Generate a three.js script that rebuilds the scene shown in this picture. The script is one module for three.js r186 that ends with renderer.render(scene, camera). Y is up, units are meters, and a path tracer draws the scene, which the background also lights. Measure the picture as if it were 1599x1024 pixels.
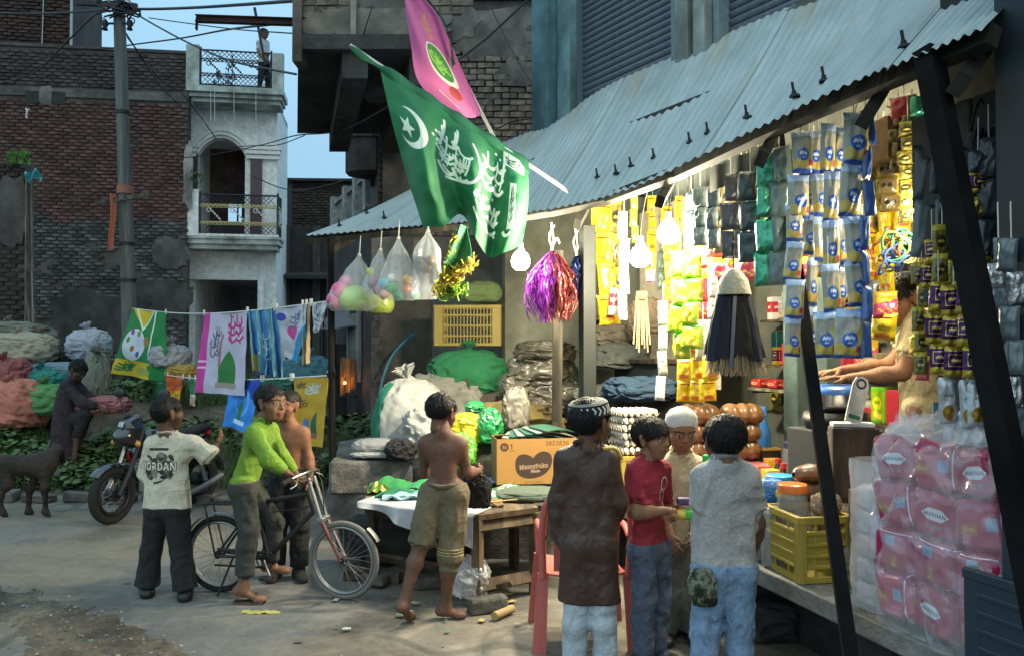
import * as THREE from 'three';
import { mergeGeometries } from 'three/addons/utils/BufferGeometryUtils.js';
import { ImprovedNoise } from 'three/addons/math/ImprovedNoise.js';
import { RoundedBoxGeometry } from 'three/addons/geometries/RoundedBoxGeometry.js';

// ---------------------------------------------------------------- camera, sky, sun, exposure
const scene = new THREE.Scene();
const PW = 1599, PH = 1024, FOC = 1255, HOR = 542, CAMY = 1.65;
const PITCH = Math.atan((HOR - PH / 2) / FOC);
const camera = new THREE.PerspectiveCamera(2 * Math.atan(PH / 2 / FOC) * 180 / Math.PI, PW / PH, 0.05, 400);
camera.position.set(0, CAMY, 0);
camera.rotation.set(PITCH, 0, 0);
scene.add(camera);
const renderer = new THREE.WebGLRenderer({ antialias: true });
renderer.toneMapping = THREE.LinearToneMapping;
renderer.toneMappingExposure = 1.25;
renderer.shadowMap.enabled = true;
{ // dusk sky, evenly overcast: pale blue, a little brighter towards the horizon in the west
  const w = 256, h = 128, data = new Float32Array(w * h * 4), ns = new ImprovedNoise();
  for (let j = 0; j < h; j++) for (let i = 0; i < w; i++) {
    const el = (j + 0.5) / h * Math.PI - Math.PI / 2, az = (i + 0.5) / w * 2 * Math.PI - Math.PI, t = Math.max(0, Math.sin(el));
    const n = 1 + 0.07 * ns.noise(Math.cos(az) * 2.1, Math.sin(az) * 2.1, t * 5) + 0.04 * ns.noise(Math.cos(az) * 5, Math.sin(az) * 5 + 7, t * 11);
    const k = (j * w + i) * 4, glow = 1 + 0.8 * ((1 + Math.sin(az)) / 2) ** 2, low = (el < 0 ? 0.35 : 1 + 0.6 * t * t) * glow, wm = (glow - 1) * 0.5;   // the afterglow lies behind the viewer
    data[k] = (0.325 - 0.05 * t) * n * low * (1 + wm); data[k + 1] = (0.565 - 0.08 * t) * n * low; data[k + 2] = (0.755 - 0.09 * t) * n * low * (1 - wm * 0.6); data[k + 3] = 1;
  }
  const sky = new THREE.DataTexture(data, w, h, THREE.RGBAFormat, THREE.FloatType);
  sky.mapping = THREE.EquirectangularReflectionMapping; sky.magFilter = THREE.LinearFilter; sky.minFilter = THREE.LinearFilter; sky.needsUpdate = true;
  scene.background = sky; scene.environment = sky;
}
const sun = new THREE.DirectionalLight(0xfff0e0, 0.05);   // the sun has set behind the houses: only a trace of soft directional light
sun.position.set(-14, 16, 6); sun.target.position.set(0, 0, -8); sun.castShadow = true; sun.shadow.radius = 40;
Object.assign(sun.shadow.camera, { left: -25, right: 25, top: 25, bottom: -25, near: 1, far: 80 });
sun.shadow.mapSize.set(2048, 2048);
scene.add(sun, sun.target);

// ---------------------------------------------------------------- helpers
const V = (x, y, z) => new THREE.Vector3(x, y, z);
function mulberry(a) { return () => { a = (a + 0x6d2b79f5) | 0; let t = Math.imul(a ^ (a >>> 15), 1 | a); t = (t + Math.imul(t ^ (t >>> 7), 61 | t)) ^ t; return ((t ^ (t >>> 14)) >>> 0) / 4294967296; }; }
let rnd = mulberry(20260821);
const rr = (a, b) => a + (b - a) * rnd(), pick = (l) => l[Math.floor(rnd() * l.length)];
const clamp = THREE.MathUtils.clamp, lerp = THREE.MathUtils.lerp, sstep = THREE.MathUtils.smoothstep;
const IN = new ImprovedNoise(), noise3 = (x, y, z) => IN.noise(x, y, z);
const fbm3 = (x, y, z, o = 4) => { let s = 0, a = 0.5; for (let i = 0; i < o; i++) { s += a * noise3(x, y, z); x *= 2.03; y *= 2.03; z *= 2.03; a *= 0.5; } return s; };
// a pixel of the photograph gives a direction; the depth comes from what the thing stands on or hangs from
const cP = Math.cos(PITCH), sP = Math.sin(PITCH);
function ray(px, py) { const x = (px - PW / 2) / FOC, y = -(py - PH / 2) / FOC, f = cP - y * sP; return [x / f, (y * cP + sP) / f]; }
function at(px, py, d) { const r = ray(px, py); return V(r[0] * d, CAMY + r[1] * d, -d); }
function gnd(px, py, h = 0) { const r = ray(px, py), d = (h - CAMY) / r[1]; return V(r[0] * d, h, -d); }
const hAt = (py, d) => CAMY + ray(800, py)[1] * d, xAt = (px, d) => ray(px, 542)[0] * d;
// the shop front: a line along the street; s runs towards the viewer, n runs into the shop
const L0 = [1.22, 4.08], SD = [0.277, -0.961], ND = [0.961, 0.277];
const shop = (s, n, h) => V(L0[0] + SD[0] * s + ND[0] * n, h, -(L0[1] + SD[1] * s + ND[1] * n));
function sp(px, py, n) { const r = ray(px, py), d = (n + L0[0] * ND[0] + L0[1] * ND[1]) / (r[0] * ND[0] + ND[1]); return V(r[0] * d, CAMY + r[1] * d, -d); }
const SHOP_TURN = Math.atan2(0.277, 0.961);             // turns local +x into the shop's n, local +z towards the viewer along the street
const sOf = (p) => (p.x - L0[0]) * SD[0] + (-p.z - L0[1]) * SD[1];

const used = new Map();
function numbered(name) { const n = used.get(name) || 0; used.set(name, n + 1); return n ? name + '_' + String(n).padStart(3, '0') : name; }
function shade(o) { o.castShadow = true; o.receiveShadow = true; return o; }
function thing(name, label, category, pos = [0, 0, 0], turn = 0, group) {
  const o = new THREE.Group(); o.name = numbered(name); scene.add(o);
  if (pos.isVector3) o.position.copy(pos); else o.position.set(...pos);
  o.rotation.y = turn; o.userData = { label, category }; if (group) o.userData.group = group;
  return o;
}
function part(name, geo, m, parent, pos, rot) {
  const g = Array.isArray(geo) ? merge(geo) : geo;
  const o = shade(new THREE.Mesh(g, m)); o.name = name;
  if (pos) { if (pos.isVector3) o.position.copy(pos); else o.position.set(...pos); }
  if (rot) o.rotation.set(...rot);
  parent.add(o); return o;
}
function solo(name, label, category, geo, m, group, kind) {   // a thing that is one mesh
  const o = shade(new THREE.Mesh(Array.isArray(geo) ? merge(geo) : geo, m)); o.name = numbered(name); scene.add(o);
  o.userData = { label, category }; if (group) o.userData.group = group; if (kind) o.userData.kind = kind;
  return o;
}
function struct(name, geo, m) { const o = shade(new THREE.Mesh(Array.isArray(geo) ? merge(geo) : geo, m)); o.name = numbered(name); o.userData.kind = 'structure'; scene.add(o); return o; }
function merge(list) {
  const keys = ['position', 'normal', 'uv'], col = list.some((g) => g.attributes.color);
  const l = list.map((g) => {
    g = g.index ? g.toNonIndexed() : g.clone();
    if (!g.attributes.uv) g.setAttribute('uv', new THREE.BufferAttribute(new Float32Array(g.attributes.position.count * 2), 2));
    if (col && !g.attributes.color) g.setAttribute('color', new THREE.BufferAttribute(new Float32Array(g.attributes.position.count * 3).fill(1), 3));
    for (const k of Object.keys(g.attributes)) if (!keys.includes(k) && !(col && k === 'color')) g.deleteAttribute(k);
    return g;
  });
  return l.length === 1 ? l[0] : mergeGeometries(l);
}
const E = new THREE.Euler(), Q = new THREE.Quaternion(), M4 = new THREE.Matrix4();
function put(g, x = 0, y = 0, z = 0, rx = 0, ry = 0, rz = 0) { return g.applyMatrix4(M4.compose(V(x, y, z), Q.setFromEuler(E.set(rx, ry, rz)), V(1, 1, 1))); }
const box = (w, h, d, ...p) => put(new THREE.BoxGeometry(w, h, d), ...p);
const rbox = (w, h, d, r, ...p) => put(new RoundedBoxGeometry(w, h, d, 2, Math.min(r, w / 2.01, h / 2.01, d / 2.01)), ...p);
const cyl = (r1, r2, h, n, ...p) => put(new THREE.CylinderGeometry(r1, r2, h, n), ...p);
const ball = (r, n, ...p) => put(new THREE.SphereGeometry(r, n, Math.round(n * 0.7)), ...p);
const lathe = (pts, n, ...p) => put(new THREE.LatheGeometry(pts.map((q) => new THREE.Vector2(q[0], q[1])), n), ...p);
const ring = (R, r, n, m, ...p) => put(new THREE.TorusGeometry(R, r, m, n), ...p);
function tube(pts, r, n = 6, seg, closed = false) { return new THREE.TubeGeometry(new THREE.CatmullRomCurve3(pts, closed, 'centripetal'), seg || Math.max(4, pts.length * 4), r, n, closed); }
function rod(a, b, r1, r2 = r1, n = 8) { // straight round bar from a to b
  const d = b.clone().sub(a), g = new THREE.CylinderGeometry(r2, r1, d.length(), n);
  g.applyQuaternion(new THREE.Quaternion().setFromUnitVectors(V(0, 1, 0), d.clone().normalize())); const c = a.clone().add(b).multiplyScalar(0.5); return g.translate(c.x, c.y, c.z);
}
function bar(a, b, w, h, roll = 0) { // square bar from a to b
  const d = b.clone().sub(a), g = new THREE.BoxGeometry(w, d.length(), h); g.rotateY(roll);
  g.applyQuaternion(new THREE.Quaternion().setFromUnitVectors(V(0, 1, 0), d.clone().normalize())); const c = a.clone().add(b).multiplyScalar(0.5); return g.translate(c.x, c.y, c.z);
}
function sheet(fn, nu, nv, thick = 0) { // fn(u, v) -> Vector3; a grid with uv, doubled when it has thickness
  const pos = [], uv = [], idx = [];
  const P = []; for (let j = 0; j <= nv; j++) for (let i = 0; i <= nu; i++) P.push(fn(i / nu, j / nv));
  for (let j = 0; j <= nv; j++) for (let i = 0; i <= nu; i++) { const p = P[j * (nu + 1) + i]; pos.push(p.x, p.y, p.z); uv.push(i / nu, 1 - j / nv); }
  for (let j = 0; j < nv; j++) for (let i = 0; i < nu; i++) { const a = j * (nu + 1) + i, b = a + 1, c = a + nu + 1, d = c + 1; idx.push(a, c, b, b, c, d); }
  const g = new THREE.BufferGeometry(); g.setAttribute('position', new THREE.Float32BufferAttribute(pos, 3)); g.setAttribute('uv', new THREE.Float32BufferAttribute(uv, 2)); g.setIndex(idx); g.computeVertexNormals();
  if (!thick) return g;
  const back = g.clone(), n = g.attributes.normal, p = back.attributes.position;
  for (let i = 0; i < p.count; i++) p.setXYZ(i, p.getX(i) - n.getX(i) * thick, p.getY(i) - n.getY(i) * thick, p.getZ(i) - n.getZ(i) * thick);
  back.setIndex(idx.map((_, i) => idx[i % 3 === 0 ? i : i % 3 === 1 ? i + 1 : i - 1])); back.computeVertexNormals();
  const rim = [], loop = []; for (let i = 0; i <= nu; i++) loop.push(i); for (let j = 1; j <= nv; j++) loop.push(j * (nu + 1) + nu); for (let i = nu - 1; i >= 0; i--) loop.push(nv * (nu + 1) + i); for (let j = nv - 1; j >= 0; j--) loop.push(j * (nu + 1));
  const rp = [], ru = []; for (const k of loop) { rp.push(P[k].x, P[k].y, P[k].z, p.getX(k), p.getY(k), p.getZ(k)); ru.push(uv[2 * k], uv[2 * k + 1], uv[2 * k], uv[2 * k + 1]); }
  for (let i = 0; i < loop.length - 1; i++) rim.push(2 * i, 2 * i + 2, 2 * i + 1, 2 * i + 1, 2 * i + 2, 2 * i + 3);
  const rg = new THREE.BufferGeometry(); rg.setAttribute('position', new THREE.Float32BufferAttribute(rp, 3)); rg.setAttribute('uv', new THREE.Float32BufferAttribute(ru, 2)); rg.setIndex(rim); rg.computeVertexNormals();
  return merge([g, back, rg]);
}
function uvBox(g, s = 1, off = 0) { // uv in metres, taken from the face's own plane
  if (g.index) g = g.toNonIndexed();
  const p = g.attributes.position, n = g.attributes.normal, uv = new Float32Array(p.count * 2);
  for (let i = 0; i < p.count; i += 3) {
    const x = Math.abs(n.getX(i) + n.getX(i + 1) + n.getX(i + 2)), y = Math.abs(n.getY(i) + n.getY(i + 1) + n.getY(i + 2)), z = Math.abs(n.getZ(i) + n.getZ(i + 1) + n.getZ(i + 2));
    for (let k = i; k < i + 3; k++) {
      const a = x > y && x > z ? [p.getZ(k), p.getY(k)] : y > z ? [p.getX(k), p.getZ(k)] : [p.getX(k), p.getY(k)];
      uv[2 * k] = a[0] * s + off; uv[2 * k + 1] = a[1] * s + off * 0.7;
    }
  }
  g.setAttribute('uv', new THREE.BufferAttribute(uv, 2)); return g;
}
function flat(pts, h, bevel = 0) { // a shape of [x, y] pairs, extruded along z
  const s = new THREE.Shape(pts.map((q) => new THREE.Vector2(q[0], q[1])));
  return new THREE.ExtrudeGeometry(s, { depth: h, bevelEnabled: bevel > 0, bevelSize: bevel, bevelThickness: bevel, bevelSegments: 1 });
}
// ---- textures
function lattice(n, seed) { const r = mulberry(seed), a = new Float32Array(n * n); for (let i = 0; i < a.length; i++) a[i] = r(); return (x, y) => { x = ((x % n) + n) % n; y = ((y % n) + n) % n; const i = Math.floor(x), j = Math.floor(y), u = x - i, v = y - j, s = u * u * (3 - 2 * u), t = v * v * (3 - 2 * v), I = (i + 1) % n, J = (j + 1) % n; return lerp(lerp(a[j * n + i], a[j * n + I], s), lerp(a[J * n + i], a[J * n + I], s), t); }; }
function tileNoise(seed, base = 4, oct = 6, gain = 0.55) { const L = []; for (let o = 0; o < oct; o++) L.push(lattice(base << o, seed + o * 17)); return (u, v) => { let s = 0, a = 1, t = 0; for (let o = 0; o < oct; o++) { s += a * L[o](u * (base << o), v * (base << o)); t += a; a *= gain; } return s / t; }; }
function dtex(w, h, fn, srgb = true, rep = true) {
  const d = new Uint8Array(w * h * 4);
  for (let j = 0; j < h; j++) for (let i = 0; i < w; i++) { const c = fn((i + 0.5) / w, (j + 0.5) / h), k = (j * w + i) * 4; d[k] = clamp(c[0], 0, 1) * 255; d[k + 1] = clamp(c[1], 0, 1) * 255; d[k + 2] = clamp(c[2], 0, 1) * 255; d[k + 3] = c.length > 3 ? clamp(c[3], 0, 1) * 255 : 255; }
  const t = new THREE.DataTexture(d, w, h, THREE.RGBAFormat); t.magFilter = THREE.LinearFilter; t.minFilter = THREE.LinearMipmapLinearFilter; t.generateMipmaps = true;
  if (rep) t.wrapS = t.wrapT = THREE.RepeatWrapping; if (srgb) t.colorSpace = THREE.SRGBColorSpace; t.needsUpdate = true; return t;
}
function ctex(w, h, draw) { const c = document.createElement('canvas'); c.width = w; c.height = h; const x = c.getContext('2d'); draw(x, w, h); const t = new THREE.CanvasTexture(c); t.colorSpace = THREE.SRGBColorSpace; t.magFilter = THREE.LinearFilter; return t; }
const grey = (v) => [v, v, v];
const nA = tileNoise(11, 4, 7), nB = tileNoise(37, 3, 6, 0.6), nC = tileNoise(91, 8, 6, 0.7), nD = tileNoise(57, 2, 4, 0.5), nF = tileNoise(5, 32, 4, 0.8);
const T = {};
T.grain = dtex(512, 512, (u, v) => grey(0.70 + 0.30 * nF(u, v) + 0.10 * (nA(u, v) - 0.5)));              // fine mottling
T.mottle = dtex(512, 512, (u, v) => { const a = nA(u, v), b = nB(u, v), c = nC(u, v); const g = 0.50 + 0.75 * (a - 0.25) + 0.35 * (c - 0.5); return [g, g * (0.98 + 0.06 * (b - 0.5)), g * (0.95 + 0.12 * (b - 0.5))]; });
T.bump = dtex(512, 512, (u, v) => grey(0.6 * nC(u, v) + 0.4 * nF(u, v)), false);
T.coarse = dtex(512, 512, (u, v) => grey(nA(u, v)), false);
T.weave = dtex(256, 256, (u, v) => { const s = 0.5 + 0.25 * Math.sin(u * 2 * Math.PI * 64) * Math.sign(Math.sin(v * 2 * Math.PI * 32)) + 0.25 * Math.sin(v * 2 * Math.PI * 64); return grey(0.3 * s + 0.7 * nF(u, v)); }, false);
T.folds = dtex(512, 512, (u, v) => { const wx = 0.10 * (nA(u, v) - 0.5), r = (n) => (1 - Math.abs(2 * n - 1)) ** 3; return grey(0.55 * r(nD(u * 1 + wx, v * 1 + 2 * wx)) + 0.3 * r(nD(u * 2 + 2 * wx, v * 1 + wx)) + 0.25 * r(nB(u + wx, v + wx)) + 0.06 * nF(u, v)); }, false);
T.wood = dtex(256, 512, (u, v) => { const g = nD(u * 1, v * 0.25) * 9, l = 0.5 + 0.5 * Math.sin((g + u * 10) * 3.1), f = nF(u, v * 0.12); const k = 0.5 + 0.25 * l + 0.5 * (f - 0.4) + 0.25 * (nB(u, v) - 0.5); return [k, k * 0.94, k * 0.86]; });
const lin = (r, g, b) => new THREE.Color().setRGB(r, g, b);
const std = (c, o = {}) => new THREE.MeshStandardMaterial({ color: Array.isArray(c) ? lin(...c) : c, roughness: 0.85, side: THREE.DoubleSide, ...o });
const phys = (c, o = {}) => new THREE.MeshPhysicalMaterial({ color: Array.isArray(c) ? lin(...c) : c, roughness: 0.5, side: THREE.DoubleSide, ...o });
function rep(t, x, y = x) { const k = t.clone(); k.repeat.set(x, y); k.needsUpdate = true; return k; }
const grain4 = rep(T.grain, 3), cloth = (c, o = {}) => std(c, { roughness: 0.95, bumpMap: T.weave, bumpScale: 0.0012, map: grain4, ...o });
const film = (c, o = {}) => phys(c, { roughness: 0.34, clearcoat: 0.35, clearcoatRoughness: 0.25, ...o });          // printed glossy packet film
const foil = (c, o = {}) => phys(c, { roughness: 0.3, metalness: 0.9, bumpMap: T.coarse, bumpScale: 0.006, ...o });
const clearBag = (o = {}) => phys([0.9, 0.92, 0.95], { transmission: 0.86, thickness: 0, roughness: 0.12, ior: 1.45, ...o });
const M = {
  iron: std([0.02, 0.022, 0.026], { roughness: 0.55, metalness: 0.5, bumpMap: T.bump, bumpScale: 0.001 }),
  black: std([0.012, 0.012, 0.014], { roughness: 0.5 }), rubber: std([0.014, 0.014, 0.014], { roughness: 1, bumpMap: T.bump, bumpScale: 0.001 }),
  chrome: std([0.55, 0.55, 0.55], { roughness: 0.25, metalness: 1 }), dullsteel: std([0.28, 0.28, 0.28], { roughness: 0.45, metalness: 0.8 }),
  cable: std([0.012, 0.012, 0.013], { roughness: 0.6 }),
  wood: std([0.20, 0.16, 0.115], { map: T.wood, bumpMap: T.wood, bumpScale: 0.002 }), darkwood: std([0.09, 0.07, 0.055], { map: T.wood, bumpMap: T.wood, bumpScale: 0.002 }),
  card: std([0.30, 0.18, 0.085], { map: T.grain }), white: std([0.75, 0.75, 0.72], { map: T.grain }), string: std([0.6, 0.58, 0.52]),
};
// surface nets: the zero set of f over a box, as a smooth mesh
function mesher(f, lo, hi, cell, color) {
  const nx = Math.ceil((hi.x - lo.x) / cell) + 1, ny = Math.ceil((hi.y - lo.y) / cell) + 1, nz = Math.ceil((hi.z - lo.z) / cell) + 1;
  const F = new Float32Array(nx * ny * nz), id = (i, j, k) => (k * ny + j) * nx + i;
  for (let k = 0; k < nz; k++) for (let j = 0; j < ny; j++) { let i = 0; while (i < nx) { const v = f(lo.x + i * cell, lo.y + j * cell, lo.z + k * cell); F[id(i, j, k)] = v; i++; let skip = Math.floor(Math.abs(v) / cell * 0.62) - 1; while (skip-- > 0 && i < nx) F[id(i++, j, k)] = v; } }
  const vi = new Int32Array(nx * ny * nz).fill(-1), pos = [], idx = [];
  for (let k = 0; k < nz - 1; k++) for (let j = 0; j < ny - 1; j++) for (let i = 0; i < nx - 1; i++) {
    let sx = 0, sy = 0, sz = 0, n = 0;
    for (let e = 0; e < 12; e++) {
      const ax = e >> 2, b = e & 3, o = [0, 0, 0]; o[(ax + 1) % 3] = b & 1; o[(ax + 2) % 3] = b >> 1;
      const v0 = F[id(i + o[0], j + o[1], k + o[2])]; const o2 = [...o]; o2[ax] = 1; const v1 = F[id(i + o2[0], j + o2[1], k + o2[2])];
      if ((v0 < 0) === (v1 < 0)) continue;
      const t = v0 / (v0 - v1); sx += o[0] + (ax === 0 ? t : 0); sy += o[1] + (ax === 1 ? t : 0); sz += o[2] + (ax === 2 ? t : 0); n++;
    }
    if (n) { vi[id(i, j, k)] = pos.length / 3; pos.push(lo.x + (i + sx / n) * cell, lo.y + (j + sy / n) * cell, lo.z + (k + sz / n) * cell); }
  }
  for (let k = 1; k < nz - 1; k++) for (let j = 1; j < ny - 1; j++) for (let i = 1; i < nx - 1; i++) {
    const v = F[id(i, j, k)] < 0;
    const q = (on, a, b, c, d) => { if (a < 0 || b < 0 || c < 0 || d < 0) return; on ? idx.push(a, b, c, a, c, d) : idx.push(a, c, b, a, d, c); };
    if (v !== F[id(i + 1, j, k)] < 0) q(v, vi[id(i, j - 1, k - 1)], vi[id(i, j, k - 1)], vi[id(i, j, k)], vi[id(i, j - 1, k)]);
    if (v !== F[id(i, j + 1, k)] < 0) q(v, vi[id(i - 1, j, k - 1)], vi[id(i - 1, j, k)], vi[id(i, j, k)], vi[id(i, j, k - 1)]);
    if (v !== F[id(i, j, k + 1)] < 0) q(v, vi[id(i - 1, j - 1, k)], vi[id(i, j - 1, k)], vi[id(i, j, k)], vi[id(i - 1, j, k)]);
  }
  const g = new THREE.BufferGeometry(), N = [], C = [], uv = [], e = cell * 0.5;
  for (let i = 0; i < pos.length; i += 3) {
    const x = pos[i], y = pos[i + 1], z = pos[i + 2]; let a = f(x + e, y, z) - f(x - e, y, z), b = f(x, y + e, z) - f(x, y - e, z), c = f(x, y, z + e) - f(x, y, z - e); const l = Math.hypot(a, b, c) || 1; N.push(a / l, b / l, c / l);
    uv.push((x + z) * 1.6, y * 1.6); if (color) C.push(...color(x, y, z));
  }
  g.setAttribute('position', new THREE.Float32BufferAttribute(pos, 3)); g.setAttribute('normal', new THREE.Float32BufferAttribute(N, 3)); g.setAttribute('uv', new THREE.Float32BufferAttribute(uv, 2));
  if (color) g.setAttribute('color', new THREE.Float32BufferAttribute(C, 3)); g.setIndex(idx); return g;
}
// ---------------------------------------------------------------- ground
const gTex = dtex(768, 768, (u, v) => {
  const a = nA(u, v), b = nB(u, v), c = nC(u, v), f = nF(u * 4, v * 4), s = sstep(nB(u * 2 + 0.3, v * 2), 0.56, 0.68), k = 0.66 + 0.34 * (a - 0.5) + 0.22 * (c - 0.5) + 0.16 * (f - 0.5) - 0.07 * s - 0.14 * sstep(0.012 - Math.abs(nD(u * 1.0 + 0.02 * c, v + 0.03 * a) - 0.5), 0, 0.008) * sstep(nB(v, u), 0.45, 0.55) - 0.1 * sstep(nC(u + 0.4, v), 0.66, 0.74), w = sstep(b, 0.35, 0.65);
  return [k * lerp(0.97, 1.03, w), k * lerp(0.985, 0.985, w), k * lerp(1.0, 0.90, w)];
});
const gBump = dtex(768, 768, (u, v) => grey(0.55 * nC(u * 2, v * 2) + 0.25 * nF(u * 4, v * 4) + 0.2 * nA(u, v)), false);
const roadMat = std([0.37, 0.348, 0.315], { map: gTex, bumpMap: gBump, bumpScale: 0.012, roughness: 0.95 });
{
  const xs = [], zs = []; for (let x = -200; x <= 200; x += Math.abs(x) < 14 ? 0.35 : 12) xs.push(x); for (let z = 20; z > -300; z -= z < 4 && z > -22 ? 0.35 : 14) zs.push(z);
  const pos = [], uv = [], idx = [];
  for (const z of zs) for (const x of xs) { const y = Math.abs(x) < 30 && z > -40 ? 0.016 * fbm3(x * 0.8, 3.1, z * 0.8) : 0; pos.push(x, y, z); uv.push(x / 5.3, z / 5.3); }
  for (let j = 0; j < zs.length - 1; j++) for (let i = 0; i < xs.length - 1; i++) { const a = j * xs.length + i, b = a + 1, c = a + xs.length, d = c + 1; idx.push(a, b, c, b, d, c); }
  const g = new THREE.BufferGeometry(); g.setAttribute('position', new THREE.Float32BufferAttribute(pos, 3)); g.setAttribute('uv', new THREE.Float32BufferAttribute(uv, 2)); g.setIndex(idx); g.computeVertexNormals();
  struct('road', g, roadMat);
}
// crumbled earth at the edge of the paving
const dirtTex = dtex(512, 512, (u, v) => { const k = 0.45 + 0.6 * (nC(u, v) - 0.35) + 0.35 * (nF(u * 2, v * 2) - 0.5) + 0.3 * (nB(u, v) - 0.5); return [k, k * 0.93, k * 0.83]; });
const dirtMat = std([0.30, 0.27, 0.23], { map: dirtTex, bumpMap: T.bump, bumpScale: 0.02 });
const dirtPoly = [[-60, 918], [20, 922], [80, 935], [125, 950], [190, 970], [255, 1002], [285, 1030], [60, 1032], [40, 985], [-10, 960], [-60, 962]].map(([x, y]) => { const p = gnd(x, y); return [p.x, -p.z]; });
function inPoly(p, poly) { let d = 1e9, s = 1; for (let i = 0, j = poly.length - 1; i < poly.length; j = i++) { const e = [poly[j][0] - poly[i][0], poly[j][1] - poly[i][1]], w = [p[0] - poly[i][0], p[1] - poly[i][1]], t = clamp((w[0] * e[0] + w[1] * e[1]) / (e[0] * e[0] + e[1] * e[1]), 0, 1), b = [w[0] - e[0] * t, w[1] - e[1] * t]; d = Math.min(d, b[0] * b[0] + b[1] * b[1]); const c1 = p[1] >= poly[i][1], c2 = p[1] < poly[j][1], c3 = e[0] * w[1] > e[1] * w[0]; if ((c1 && c2 && c3) || (!c1 && !c2 && !c3)) s = -s; } return s * Math.sqrt(d); }
const dirtH = (x, d) => { const q = inPoly([x, d], dirtPoly) + 0.22 * fbm3(x * 4, d * 4, 1.7) + 0.1 * fbm3(x * 13, d * 13, 4.2); return 0.012 - clamp(q * 0.12, -0.012, 0.05) + (q < 0 ? 0.03 * Math.max(0, fbm3(x * 9, d * 9, 8)) + 0.012 * fbm3(x * 30, d * 30, 2) : 0); };
{
  const g = sheet((u, v) => { const x = lerp(-4.3, -1.45, u), d = lerp(6.0, 4.05, v); return V(x, dirtH(x, d) - 0.012, -d); }, 150, 110);
  const p = g.attributes.position, uv = g.attributes.uv; for (let i = 0; i < p.count; i++) uv.setXY(i, p.getX(i) / 1.7, p.getZ(i) / 1.7);
  struct('earth_patch', g, dirtMat);
  const stone = new THREE.IcosahedronGeometry(1, 1); { const q = stone.attributes.position; for (let i = 0; i < q.count; i++) { const k = 1 + 0.45 * noise3(q.getX(i) * 1.9, q.getY(i) * 1.9, q.getZ(i) * 1.9); q.setXYZ(i, q.getX(i) * k, q.getY(i) * k * 0.6, q.getZ(i) * k); } stone.computeVertexNormals(); }
  const N = 800, im = new THREE.InstancedMesh(stone, std([0.27, 0.25, 0.22], { map: T.grain }), N), m = new THREE.Matrix4(); let n = 0;
  for (let tries = 0; n < N && tries < 60000; tries++) {
    const far = rnd() < 0.28, x = far ? rr(-4.5, 2.0) : rr(-4.2, -1.5), d = far ? rr(4.3, 9) : rr(4.1, 5.9), q = inPoly([x, d], dirtPoly); if (!far && q > 0.12) continue;
    const s = far ? rr(0.003, 0.009) : 0.003 + 0.010 * rnd() ** 3; m.compose(V(x, (q < 0.1 ? Math.max(dirtH(x, d) - 0.012, 0) : 0) + s * 0.3, -d), Q.setFromEuler(E.set(rr(-0.3, 0.3), rr(0, 6), rr(-0.3, 0.3))), V(s, s, s)); im.setMatrixAt(n, m); im.setColorAt(n, lin(...Array(3).fill(rr(0.45, 1.5)))); n++;
  }
  im.count = n; shade(im); im.name = 'gravel'; im.userData = { label: 'loose pebbles and crumbs of soil scattered on the road', category: 'gravel', kind: 'stuff' }; scene.add(im);
}
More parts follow.
